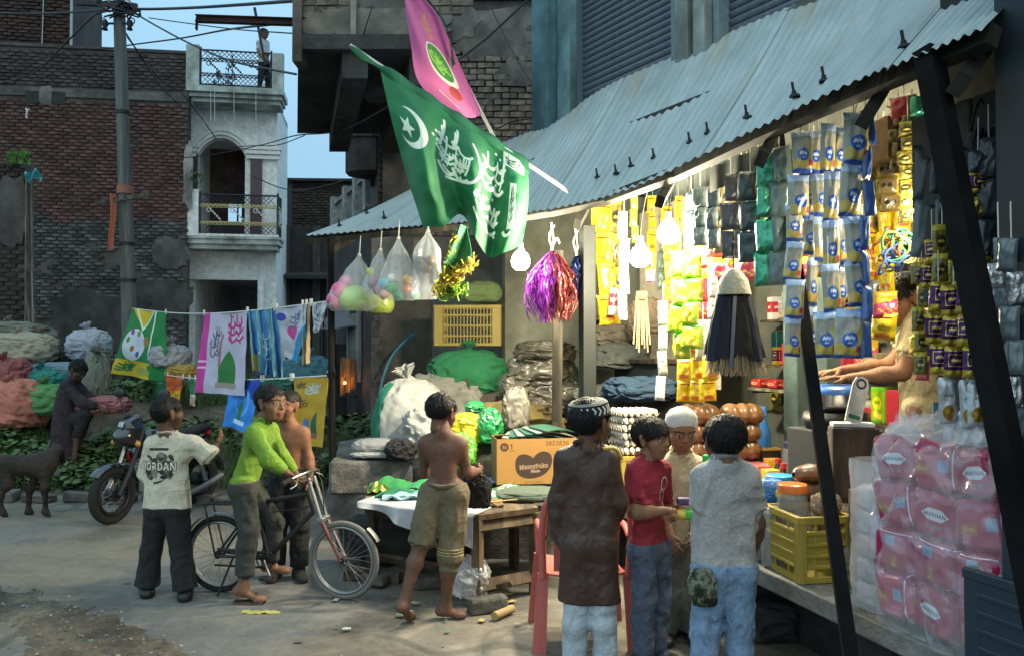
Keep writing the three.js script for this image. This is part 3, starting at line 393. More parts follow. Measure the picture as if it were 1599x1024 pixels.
// ---------------------------------------------------------------- unfinished brick building with the projecting balcony
{
  const d0 = 12, x0 = xAt(596, d0), x1 = xAt(864, d0), h = thing('unfinished_building', 'unplastered grey brick building with a projecting concrete balcony above the awning', 'building', [x0, 0, -d0]);
  const L = x1 - x0, Ht = 8.2, y0 = 3.3, bw = 0.245, bh = 0.094;
  const wm = std([0.15, 0.14, 0.13], { map: T.mottle, bumpMap: T.bump, bumpScale: 0.02 });
  part('wall', uvBox(box(L, Ht, 0.3, L / 2, Ht / 2, -0.16), 0.5), wm, h);
  const tones = [[0.34, 0.30, 0.26], [0.29, 0.25, 0.215], [0.39, 0.34, 0.29], [0.26, 0.225, 0.20], [0.32, 0.25, 0.21]].map((c) => std(c, { map: rep(T.mottle, 2.2), bumpMap: T.bump, bumpScale: 0.008 }));
  const xs = xAt(655, d0) - x0; let n = 0, row = 0;
  for (let y = y0; y < 6.75; y += bh, row++) for (let x = xs - (row % 2) * bw * 0.5; x + bw < L + 0.05; x += bw) {
    if (y > 5.95 && x > xs + 0.55 && fbm3(x * 2, y * 2, 1) > -0.2) continue; if (n >= 290) break; n++;
    const b = part(n > 1 ? 'brick_' + String(n - 1).padStart(3, '0') : 'brick', pick(brickGeos), pick(tones), h, [x + bw / 2, y + bh / 2, rr(-0.02, 0.02)]); b.scale.set(bw - 0.016 - rr(0, 0.012), bh - 0.016 - rr(0, 0.006), 0.08); b.rotation.z = rr(-0.012, 0.012);
  }
  plasterPatch(h, xs + 1.2, 6.35, 0.02, 1.5, 0.75, 21); plasterPatch(h, xs + 0.45, 6.55, 0.032, 0.9, 0.55, 22); plasterPatch(h, xs + 1.5, 5.75, 0.044, 0.7, 0.35, 23); plasterPatch(h, xs + 0.2, 5.0, 0.02, 0.3, 0.5, 24);
  part('concrete_lintel', uvBox(box(L - xs - 0.1, 0.24, 0.1, xs + (L - xs) / 2, 7.0, 0.01)), std([0.11, 0.075, 0.065], { map: T.mottle }), h);
  // ground floor wall of the open stall
  part('stall_wall', uvBox(box(L + 0.4, 3.25, 0.1, L / 2 + 0.1, 1.63, 0.3), 0.4), std([0.26, 0.245, 0.22], { map: T.mottle, bumpMap: T.bump, bumpScale: 0.015 }), h);
  // return wall on the lane side, ribbed
  const rm = std([0.10, 0.085, 0.08], { map: T.mottle }); for (let i = 0; i < 26; i++) part('wall_slat', uvBox(box(0.09, 0.075, 3.2, -0.06, 3.0 + i * 0.095, -1.8)), rm, h); part('side_wall', uvBox(box(0.1, 8, 3.4, 0.06, 4, -1.85), 0.5), wm, h);
  // balcony: underside, fascia, parapet
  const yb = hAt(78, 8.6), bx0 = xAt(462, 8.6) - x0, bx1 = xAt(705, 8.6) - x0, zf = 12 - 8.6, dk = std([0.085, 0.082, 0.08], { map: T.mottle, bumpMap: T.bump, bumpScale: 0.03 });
  const skew = (g, k) => { const p = g.attributes.position; for (let i = 0; i < p.count; i++) p.setX(i, p.getX(i) + (zf - p.getZ(i)) * k); g.computeVertexNormals(); return g; };
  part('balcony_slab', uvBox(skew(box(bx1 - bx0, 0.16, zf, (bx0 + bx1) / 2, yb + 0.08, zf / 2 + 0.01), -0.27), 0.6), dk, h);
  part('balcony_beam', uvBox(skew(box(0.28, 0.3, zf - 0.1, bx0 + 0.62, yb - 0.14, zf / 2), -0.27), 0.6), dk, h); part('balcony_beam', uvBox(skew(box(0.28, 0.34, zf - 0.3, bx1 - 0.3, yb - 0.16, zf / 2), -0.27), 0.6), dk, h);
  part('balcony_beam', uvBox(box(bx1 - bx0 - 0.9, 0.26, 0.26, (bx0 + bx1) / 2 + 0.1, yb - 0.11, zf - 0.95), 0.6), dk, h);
  const par = new THREE.Group(); par.name = 'parapet'; par.position.set(bx0, yb + 0.16, zf); h.add(par);
  part('parapet_core', uvBox(box(bx1 - bx0, 1.7, 0.1, (bx1 - bx0) / 2, 0.85, -0.08), 0.5), plaster, par);
  part('corner_pier', uvBox(box(0.1, 2.1, 0.3, 0.0, 0.75, -0.1), 0.5), std([0.2, 0.165, 0.15], { map: T.mottle, bumpMap: T.bump, bumpScale: 0.03 }), par); part('middle_pier', uvBox(box(0.06, 1.75, 0.08, xAt(550, 8.6) - xAt(462, 8.6), 0.8, -0.005), 0.5), std([0.4, 0.38, 0.35], { map: T.mottle }), par);
  let r2 = 0, c2 = 0; for (let y = 0.28; y < 1.6; y += bh, r2++) for (let x = 0.06 - (r2 % 2) * 0.12; x < bx1 - bx0; x += bw) { const q = fbm3(x * 1.6, y * 1.6, 14); if (q < 0.02 && y < 0.7) continue; const b = part(c2 ? 'brick_' + String(c2).padStart(3, '0') : 'brick', pick(brickGeos), pick(tones), par, [x + 0.12, y, -0.035 + rr(-0.008, 0.008)]); c2++; b.scale.set(bw - 0.018, bh - 0.018, 0.05); }
  part('plaster_strip', uvBox(flat(wobble(bx1 - bx0 - 0.1, 0.3, 40, 0.25, 31), 0.02, 0.004), 0.5), std([0.34, 0.32, 0.29], { map: T.mottle, bumpMap: T.bump, bumpScale: 0.02 }), par, [(bx1 - bx0) / 2, 0.14, -0.02]);
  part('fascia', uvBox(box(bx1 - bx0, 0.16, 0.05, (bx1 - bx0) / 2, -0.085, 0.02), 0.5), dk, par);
  part('iron_beam', [box(1.2, 0.07, 0.012, -0.58, 0.98, -0.1), box(1.2, 0.01, 0.07, -0.58, 1.013, -0.1), box(1.2, 0.01, 0.07, -0.58, 0.947, -0.1), box(0.012, 0.13, 0.05, -1.17, 0.92, -0.1)].map((g) => uvBox(g.rotateZ(-0.035))), std([0.06, 0.022, 0.022], { map: T.mottle }), par, [0, hAt(29, 8.6) - yb - 1.14, 0]);
}
// ---------------------------------------------------------------- blue building with rolling shutters above the shop
const WT = { x0: xAt(862, 10), d0: 10, c: 0.53, s: 0.848 }, wT = (px) => { const r = ray(px, 542)[0]; return (r * WT.d0 - WT.x0) / (WT.c + WT.s * r); }, wD = (px) => WT.d0 - WT.s * wT(px);
{
  const h = thing('shuttered_building', 'pale blue painted building with grey rolling shutters above the tin awning', 'building', [WT.x0, 0, -WT.d0], Math.atan2(-WT.s, WT.c));
  const blue = std([0.16, 0.34, 0.42], { map: rep(T.mottle, 0.4) }), blue2 = std([0.26, 0.46, 0.53], { map: rep(T.mottle, 0.4) }), pale = std([0.50, 0.58, 0.58], { map: rep(T.mottle, 0.4) }), slat = std([0.17, 0.20, 0.235], { roughness: 0.45, metalness: 0.3, map: T.grain });
  part('wall', uvBox(box(9, 7, 0.2, 3.8, 6.5, -0.35), 0.4), blue, h);
  const col = (a, b, dpt, m, name = 'pilaster') => part(name, uvBox(rbox(wT(b) - wT(a), 7, dpt, 0.012, (wT(a) + wT(b)) / 2, 6.5, -0.25 + dpt / 2)), m, h);
  col(856, 882, 0.5, blue); col(884, 904, 0.38, blue2);
  part('door_jamb', uvBox(box(0.03, 7, 0.1, wT(906), 6.5, -0.02)), std([0.1, 0.14, 0.17]), h);
  col(1060, 1076, 0.34, std([0.22, 0.30, 0.34], { map: T.grain })); col(1078, 1098, 0.44, pale); col(1099, 1108, 0.36, blue2); col(1109, 1128, 0.46, pale); col(1129, 1138, 0.36, std([0.25, 0.33, 0.36], { map: T.grain }));
  const prof = [[0, -0.037], [0.012, -0.03], [0.022, -0.012], [0.024, 0.004], [0.016, 0.022], [0.003, 0.033], [0, 0.037], [-0.004, 0.037], [-0.004, -0.037]];
  const sg = (w) => { const g = flat(prof, w); g.rotateY(Math.PI / 2); g.translate(-w / 2, 0, 0); return g.rotateY(Math.PI); };
  for (const [a, b] of [[907, 1060], [1139, 1320]]) { const w = wT(b) - wT(a), s = new THREE.Group(); s.name = 'rolling_shutter'; s.position.set((wT(a) + wT(b)) / 2, 0, -0.05); h.add(s); const geo = uvBox(sg(w)); for (let i = 0; i < 36; i++) part(i ? 'slat_' + String(i).padStart(3, '0') : 'slat', geo, slat, s, [0, 4.35 + i * 0.076, 0]); part('shutter_back', box(w, 3, 0.01, 0, 5.6, -0.03), slat, s); }
}
// ---------------------------------------------------------------- utility pole and cables
{
  const base = gnd(208, 703), d = -base.z, h = thing('utility_pole', 'tall grey cement electricity pole with crossarm and tangled cables', 'pole', base.clone());
  const L = (px, py, dd = d) => at(px, py, dd).sub(base), topP = L(184, -30), steel = std([0.17, 0.185, 0.19], { map: rep(T.mottle, 2), roughness: 0.7 });
  part('shaft', rod(V(0, -0.1, 0), topP, 0.125, 0.088, 20), steel, h);
  const onP = (py) => { const y = hAt(py, d); return V(topP.x * y / topP.y, y, 0); };
  for (const [py, r] of [[176, 0.118], [438, 0.13], [381, 0.127]]) part('clamp_band', cyl(r, r, 0.05, 20, ...onP(py).toArray()), M.iron, h);
  part('crossarm', [bar(onP(10).add(V(-0.62, 0.0, 0.12)), onP(10).add(V(0.35, -0.04, 0.12)), 0.06, 0.06)], M.iron, h);
  part('lower_crossarm', uvBox(bar(onP(312).add(V(-0.4, -0.08, 0.16)), onP(312).add(V(0.45, 0.06, 0.16)), 0.07, 0.03)), std([0.16, 0.16, 0.15], { map: T.wood }), h);
  for (const s of [-1, 1]) { const p = onP(40).add(V(s * 0.2, 0, 0.08)); part('insulator', [lathe([[0, -0.12], [0.05, -0.1], [0.03, -0.05], [0.055, -0.02], [0.04, 0.05], [0.015, 0.06]], 12, p.x, p.y, p.z), rod(p, p.clone().add(V(-s * 0.22, 0.03, -0.06)), 0.018), ring(0.05, 0.01, 12, 5, p.x + s * 0.03, p.y + 0.04, p.z)], M.iron, h); }
  part('cloth_wrap', cyl(0.125, 0.127, 0.13, 18, ...onP(297).toArray()), cloth([0.40, 0.17, 0.11]), h);
  const strip = sheet((u, v) => { const p = L(lerp(179, 188, u) + 2 * Math.sin(v * 5), lerp(306, 392, v)); p.z += 0.18 + 0.02 * Math.sin(u * 6 + v * 3); return p; }, 6, 16, 0.004); part('orange_ribbon', strip, cloth([0.42, 0.13, 0.07]), h);
  part('cable_knot', (() => { const l = [], c = onP(14); for (let i = 0; i < 7; i++) { const pts = []; for (let k = 0; k < 6; k++) pts.push(c.clone().add(V(rr(-0.3, 0.42), rr(-0.22, 0.1), rr(0.08, 0.2)))); l.push(tube(pts, 0.014, 5, 24)); } return l; })(), M.cable, h);
}
let cableDist = 13;
function cable(label, pts, r = 0.012, sag) { const P = pts.map(([x, y, d]) => at(x, y, d)); const g = tube(P, r, 6, 60); return solo('cable', label, 'cable', g, M.cable, 'overhead cables'); }
cable('thick twisted black cable running over the roof terrace to the overhanging building', [[192, 14, 13], [240, 14, 12.4], [300, 12, 11.5], [380, 7, 10.2], [462, 1, 8.7]], 0.022);
cable('black cable from the pole towards the brick stair head', [[184, 10, 13], [150, 16, 13.6], [95, 20, 14.5], [40, 21, 15.5], [-20, 20, 16.5]], 0.018);
cable('sagging black cable from the pole down to the old garden wall', [[184, 8, 13], [150, 22, 13.2], [97, 72, 13.5], [55, 112, 13.9], [0, 130, 14.3], [-40, 136, 14.6]], 0.014);
cable('black cable from the pole crossing in front of the terrace railing', [[205, 18, 13], [250, 44, 12.4], [300, 70, 11.6], [360, 95, 10.6], [420, 108, 9.6], [462, 116, 8.75]], 0.013);
cable('thin wire from the rooftop wall to the iron beam of the balcony', [[97, 75, 19], [165, 76, 17.6], [205, 70, 16.8], [280, 60, 15], [350, 47, 12.5], [425, 38, 8.9]], 0.016);
cable('thin wire just under the thick cable towards the balcony', [[232, 28, 12.8], [290, 36, 12], [370, 46, 10.6], [455, 52, 8.8]], 0.008);
cable('pale wire dropping from the pole to the corner of the white house', [[196, 52, 13.05], [215, 82, 13.8], [250, 134, 16], [284, 168, 19.5]], 0.013);
cable('black wire dropping across the arch of the white house', [[198, 58, 13.05], [245, 118, 15], [287, 150, 17.4], [338, 218, 20.2]], 0.012);
cable('long loose wire crossing the lane from the brick house to the awning', [[275, 248, 19], [340, 240, 17.5], [410, 226, 15.8], [460, 212, 13.5], [530, 204, 10.8], [600, 170, 8.9], [690, 112, 8.2], [760, 60, 8.0], [822, 2, 7.8], [850, -20, 7.8]], 0.011);
cable('wire looping from the white house cornice into the lane', [[345, 232, 20], [390, 228, 18], [430, 227, 16], [475, 212, 13]], 0.010);
cable('wire sagging across the lane below the balcony', [[395, 276, 19.6], [440, 294, 20], [480, 296, 21], [550, 279, 22]], 0.013);
cable('thin wire hanging down the face of the projecting balcony', [[582, 8, 8.5], [570, 45, 8.5], [563, 90, 9], [566, 150, 10], [576, 195, 11], [600, 240, 11.9]], 0.007);
cable('thin wire sloping down across the brick wall above the awning', [[683, 5, 11.9], [695, 60, 11.9], [710, 95, 11.9]], 0.007);
cable('wire slanting over the brick wall down to the blue pilaster', [[762, 2, 11.7], [800, 80, 11.4], [855, 168, 10.3]], 0.007);
cable('wire lying over the top edge of the tin awning', [[712, 100, 11.7], [745, 160, 11.2], [775, 200, 10.6], [800, 190, 10.4], [862, 181, 10.0]], 0.009);
// ---------------------------------------------------------------- tin awning over the stalls
const AWH = 2.66, AF = [[475, 368], [600, 358], [720, 347], [830, 332], [971, 300], [1156, 213], [1345, 125], [1540, 42]].map(([x, y]) => gnd(x, y, AWH));
const AB = [at(645, 294, 9.2), at(752, 238, 9.7), at(855, 188, 10.0), ...[[955, 140], [1118, 58], [1290, -25], [1520, -140], [1790, -270]].map(([x, y]) => { const p = at(x, y, wD(x)); p.y = 4.62; return p; })];
AB[3].y = 4.62; AB[2].y = 4.45;
const cF = new THREE.CatmullRomCurve3(AF, false, 'centripetal'), cB = new THREE.CatmullRomCurve3(AB, false, 'centripetal');
const fLen = cF.getLength();
function awn(s, v, lift = 0) { // s: 0..1 along the front edge, v: 0 front edge .. 1 wall
  const p = cF.getPoint(s).lerp(cB.getPoint(s), v); p.y += 0.0065 * Math.sin(s * fLen / 0.072 * 2 * Math.PI) + lift - 0.03 * Math.sin(Math.PI * v); return p;
}
{
  const tin = dtex(512, 512, (u, v) => { const s = nF(u * 2, v * 0.08), b = nA(u, v), k = 0.86 + 0.16 * (s - 0.5) + 0.22 * (b - 0.5) + 0.12 * (nC(u, v) - 0.5), r = sstep(nB(u, v * 0.5), 0.60, 0.74); return [k * (1 - 0.03 * r), k * (1 - 0.09 * r), k * (1 - 0.16 * r)]; });
  const tm = std([0.50, 0.57, 0.57], { map: tin, roughness: 0.55, metalness: 0, bumpMap: T.bump, bumpScale: 0.003 }), tm2 = std([0.48, 0.545, 0.545], { map: tin, roughness: 0.55, metalness: 0 });
  const a = thing('tin_awning', 'long corrugated tin awning sloping over the shop front and stall', 'awning', [0, 0, 0]);
  const N = 9; for (let i = 0; i < N; i++) { const s0 = i / N, s1 = Math.min(1, (i + 1) / N + 0.006), n = Math.round((s1 - s0) * fLen / 0.072 * 8); part(i ? 'roof_sheet_00' + i : 'roof_sheet', sheet((u, v) => awn(lerp(s0, s1, u), v, (i % 2) * 0.006), n, 12), i % 3 === 1 ? tm2 : tm, a); }
  // hook bolts standing proud near the eave
  for (const [px, py] of [[933, 277], [960, 270], [985, 261], [1021, 245], [1076, 221], [1110, 206], [1165, 184], [1241, 153], [1289, 128], [1413, 72], [572, 330], [530, 352], [600, 342]]) {
    let best = [0, 0], bd = 1e9; for (let s = 0; s <= 1; s += 0.01) for (let v = 0.01; v < 0.5; v += 0.012) { const p = cF.getPoint(s).lerp(cB.getPoint(s), v), q = [p.x / -p.z, (p.y - CAMY) / -p.z], r = ray(px, py), e = (q[0] - r[0]) ** 2 + (q[1] - r[1]) ** 2; if (e < bd) { bd = e; best = [s, v]; } }
    const p = awn(...best); part('hook_bolt', [rod(p, p.clone().add(V(-0.012, 0.075, 0.0)), 0.007), cyl(0.022, 0.026, 0.012, 10, p.x, p.y + 0.012, p.z), cyl(0.011, 0.011, 0.014, 6, p.x - 0.004, p.y + 0.028, p.z)], M.iron, a);
  }
  // seams and lashings on the sheets
  // frame below: eave beam, purlin and rafters
  const bm = std([0.045, 0.048, 0.04], { map: T.wood, bumpMap: T.wood, bumpScale: 0.004 });
  const under = (s, v, dy) => { const p = cF.getPoint(s).lerp(cB.getPoint(s), v); p.y += dy - 0.03 * Math.sin(Math.PI * v); return p; };
  for (let i = 0; i < 11; i++) part('eave_beam', uvBox(bar(under(i / 11, 0.035, -0.06), under((i + 1.02) / 11, 0.035, -0.06), 0.05, 0.075)), bm, a);
  for (let i = 0; i < 8; i++) part('purlin', uvBox(bar(under(i / 8, 0.5, -0.06), under((i + 1.02) / 8, 0.5, -0.06), 0.06, 0.08)), bm, a);
  for (const s of [0.04, 0.2, 0.36, 0.5, 0.62, 0.74, 0.86, 0.97]) part('rafter', uvBox(bar(under(s, 0.01, -0.16), under(s, 0.98, -0.1), 0.05, 0.08)), bm, a);
}
const postM = phys([0.016, 0.016, 0.018], { roughness: 0.95, specularIntensity: 0.3, map: T.mottle, bumpMap: T.bump, bumpScale: 0.002 });
{ // posts
  const a = at(516, 372, 7.05), b = at(519, 772, 7.0); solo('awning_post', 'straight black iron post holding the lane end of the tin awning', 'post', [rod(V(b.x, 0.42, b.z), a, 0.03, 0.03, 12), ring(0.034, 0.008, 14, 6, ...at(517, 585, 7.0).toArray())].map((g) => uvBox(g)), postM);
  const t1 = sp(1208, 160, 0.22), q1 = at(1322, 975, 3.26), d1 = q1.clone().sub(t1), g1 = q1.clone().add(d1.clone().multiplyScalar(q1.y / -d1.y)); solo('leaning_post', 'slanting black timber post in front of the shop ledge by the yellow crate', 'post', uvBox(bar(t1, g1, 0.055, 0.055, 0.15)), postM);
  const t2 = at(1449, 78, 2.78), q2 = at(1592, 800, 2.46), d2 = q2.clone().sub(t2), g2 = q2.clone().add(d2.clone().multiplyScalar(q2.y / -d2.y)); solo('leaning_post', 'thick slanting black timber post in front of the gold and purple sachets', 'post', uvBox(bar(t2, g2, 0.07, 0.07, 0.1)), postM);
}
// ---------------------------------------------------------------- the shop: ledge, walls, shelves
const cement = std([0.30, 0.30, 0.285], { map: T.mottle, bumpMap: T.bump, bumpScale: 0.012 }), LEDGE = 0.55;
const shopGroup = (s, n, h) => shop(s, n, h);
{
  const at0 = shop(0, 0, 0), l = thing('shop_ledge', 'long grey cement ledge that the shop goods stand on', 'ledge', at0, SHOP_TURN);
  // local: +x into the shop (n), +z along s
  const S0 = -2.3, S1 = 2.2, D = 1.75; part('slab', uvBox(rbox(D, 0.09, S1 - S0, 0.012, D / 2, LEDGE - 0.045, (S0 + S1) / 2)), cement, l);
  const dk = std([0.055, 0.052, 0.05], { map: T.mottle, bumpMap: T.bump, bumpScale: 0.02 });
  part('base_wall', uvBox(box(0.12, LEDGE - 0.1, S1 - S0, 0.55, (LEDGE - 0.1) / 2, (S0 + S1) / 2)), dk, l);
  for (const s of [-2.15, -1.1, 0.75, 1.9]) part('brick_pier', uvBox(box(0.3, LEDGE - 0.094, 0.24, 0.22, (LEDGE - 0.094) / 2, s)), dk, l);
  const w = thing('shop_room', 'small pale green shop room with plastered walls behind the hanging goods', 'shop', at0, SHOP_TURN), gw = std([0.30, 0.33, 0.285], { map: rep(T.mottle, 0.6), bumpMap: T.bump, bumpScale: 0.008 });
  part('rear_wall', uvBox(box(0.15, 4.55, 8.2, 1.95, 2.28, -0.6), 0.5), gw, w);
  part('side_wall', uvBox(box(2.0, 3.3, 0.12, 0.95, 1.65, -4.55), 0.5), gw, w);
  part('near_wall', uvBox(box(2.3, 4.2, 0.8, 1.16, 2.1, 1.85), 0.5), std([0.02, 0.045, 0.07], { map: T.mottle, roughness: 0.7 }), w);
  part('cream_board', uvBox(box(0.03, 1.7, 1.5, 1.2, 2.15, -3.1)), std([0.55, 0.50, 0.38], { map: T.grain }), w);
  part('column', uvBox(rbox(0.11, 2.6, 0.11, 0.01, 0.0, 1.3, -2.28)), std([0.014, 0.024, 0.022], { map: T.mottle, roughness: 0.6 }), w);
  part('column', uvBox(rbox(0.16, 2.1, 0.16, 0.01, 1.25, 1.6, -1.35)), std([0.10, 0.17, 0.165], { map: T.mottle }), w); part('column', uvBox(rbox(0.12, 2.1, 0.12, 0.01, 1.3, 1.6, -1.1)), std([0.10, 0.17, 0.165], { map: T.mottle }), w);
  part('added_dark_panel', uvBox(box(0.08, 3.2, 0.74, 0.52, 1.62, 1.11)), std([0.045, 0.05, 0.045], { map: T.mottle }), w);  // added dark panel, keeps the lit rear wall out of view here
  for (let i = 0; i < 6; i++) part('wall_block', uvBox(rbox(0.14, 0.19, 0.3, 0.012, 0.3, 2.12 + (i % 3) * 0.196, 0.98 + Math.floor(i / 3) * 0.31)), std([0.085, 0.09, 0.08], { map: T.mottle }), w);
}
// shelf board: along s, at n
function shelfAt(px0, px1, py, n, depth, label) { const a = sp(px0, py, n), b = sp(px1, py, n), c = a.clone().add(b).multiplyScalar(0.5), L = Math.abs(sOf(a) - sOf(b)); const o = thing('shelf', label, 'shelf', [c.x, a.y, c.z], SHOP_TURN); part('board', uvBox(box(depth, 0.022, L, depth / 2, -0.011, 0)), std([0.42, 0.40, 0.34], { map: T.wood }), o); for (const k of [-1, 1]) part('bracket', [box(depth, 0.02, 0.02, depth / 2, -0.033, k * L * 0.4), box(0.02, 0.12, 0.02, depth - 0.02, -0.08, k * L * 0.4)], M.iron, o); return { y: a.y, n, turn: SHOP_TURN }; }
// ---------------------------------------------------------------- packets
function pillow(nw, nh, seed) { // unit packet, 1 x 1 with depth +-0.5, hung from its top edge (y 0 .. -1)
  const q = mulberry(seed), ph = q() * 6, f = (sgn) => sheet((u, v) => { const e = Math.min(1, Math.min(v, 1 - v) / 0.09), x = 2 * u - 1, b = Math.sqrt(Math.max(0, 1 - x ** 4)) * e ** 0.7 * (1 - 0.3 * (2 * v - 1) ** 2); const wr = 0.12 * Math.sin(u * 15 + v * 7 + ph) * (1 - 0.6 * Math.sin(v * Math.PI)) * e * (1 - Math.abs(x)) + 0.22 * noise3(u * 3.2 + ph, v * 3.6, seed) * b + 0.10 * (0.2 - Math.abs(noise3(u * 7, v * 8 + ph, seed))) * b; return V((u - 0.5) * (1 - 0.07 * e) + 0.02 * noise3(v * 4 + ph, u > 0.5 ? 1 : 3, seed), -v, sgn * (0.5 * b + wr) * 1.0); }, nw, nh);
  return merge([f(1), f(-1)]);
}
const pillows = [pillow(9, 12, 1), pillow(9, 12, 2), pillow(9, 12, 3)];
const tx = (fn, w = 128, h = 160) => ctex(w, h, fn);
const fillR = (c, x, y, w, h, col) => { c.fillStyle = col; c.fillRect(x, y, w, h); };
const ell = (c, x, y, a, b, col) => { c.fillStyle = col; c.beginPath(); c.ellipse(x, y, a, b, 0, 0, 7); c.fill(); };
const words = (c, s, x, y, px, col, font = 'sans-serif', w) => { c.fillStyle = col; c.font = 'bold ' + px + 'px ' + font; c.textAlign = 'center'; c.textBaseline = 'middle'; c.fillText(s, x, y, w); };
const mark = (c, x, y, px, col) => { c.strokeStyle = col; c.lineWidth = px * 0.16; c.beginPath(); for (let i = 0; i <= 24; i++) c.lineTo(x + (i / 12 - 1) * px * 1.15, y + Math.sin(i * 1.9 + px) * px * 0.26 + Math.sin(i * 0.7) * px * 0.12); c.stroke(); };
function scrawl(c, x0, y0, w, h, col, seed, lw = 5) { // flowing calligraphy: sweeping baselines, stems, bowls and dots
  const r = mulberry(seed); c.strokeStyle = col; c.fillStyle = col; c.lineCap = 'round'; c.lineJoin = 'round';
  for (let k = 0; k < 3; k++) { const y = y0 + h * (0.35 + 0.25 * k), x = x0 + w * r() * 0.2; c.lineWidth = lw * (0.9 + 0.5 * r()); c.beginPath(); c.moveTo(x, y); c.bezierCurveTo(x + w * 0.2, y + h * 0.18, x + w * 0.35, y + h * 0.15, x + w * 0.45, y - h * 0.02); c.bezierCurveTo(x + w * 0.5, y + h * 0.12, x + w * 0.7, y + h * 0.1, x + w * 0.8, y - h * 0.06); c.stroke(); }
  for (let k = 0; k < 7; k++) { const x = x0 + w * (0.05 + 0.9 * r()), y = y0 + h * (0.2 + 0.5 * r()); c.lineWidth = lw * (0.6 + 0.5 * r()); c.beginPath(); c.moveTo(x, y - h * 0.2); c.quadraticCurveTo(x + w * 0.03, y, x - w * 0.02, y + h * 0.15); if (r() < 0.5) c.arc(x - w * 0.05, y + h * 0.14, w * 0.035, 0, 4.5); c.stroke(); }
  for (let k = 0; k < 9; k++) { c.beginPath(); c.arc(x0 + w * r(), y0 + h * r(), lw * 0.55, 0, 7); c.fill(); }
}
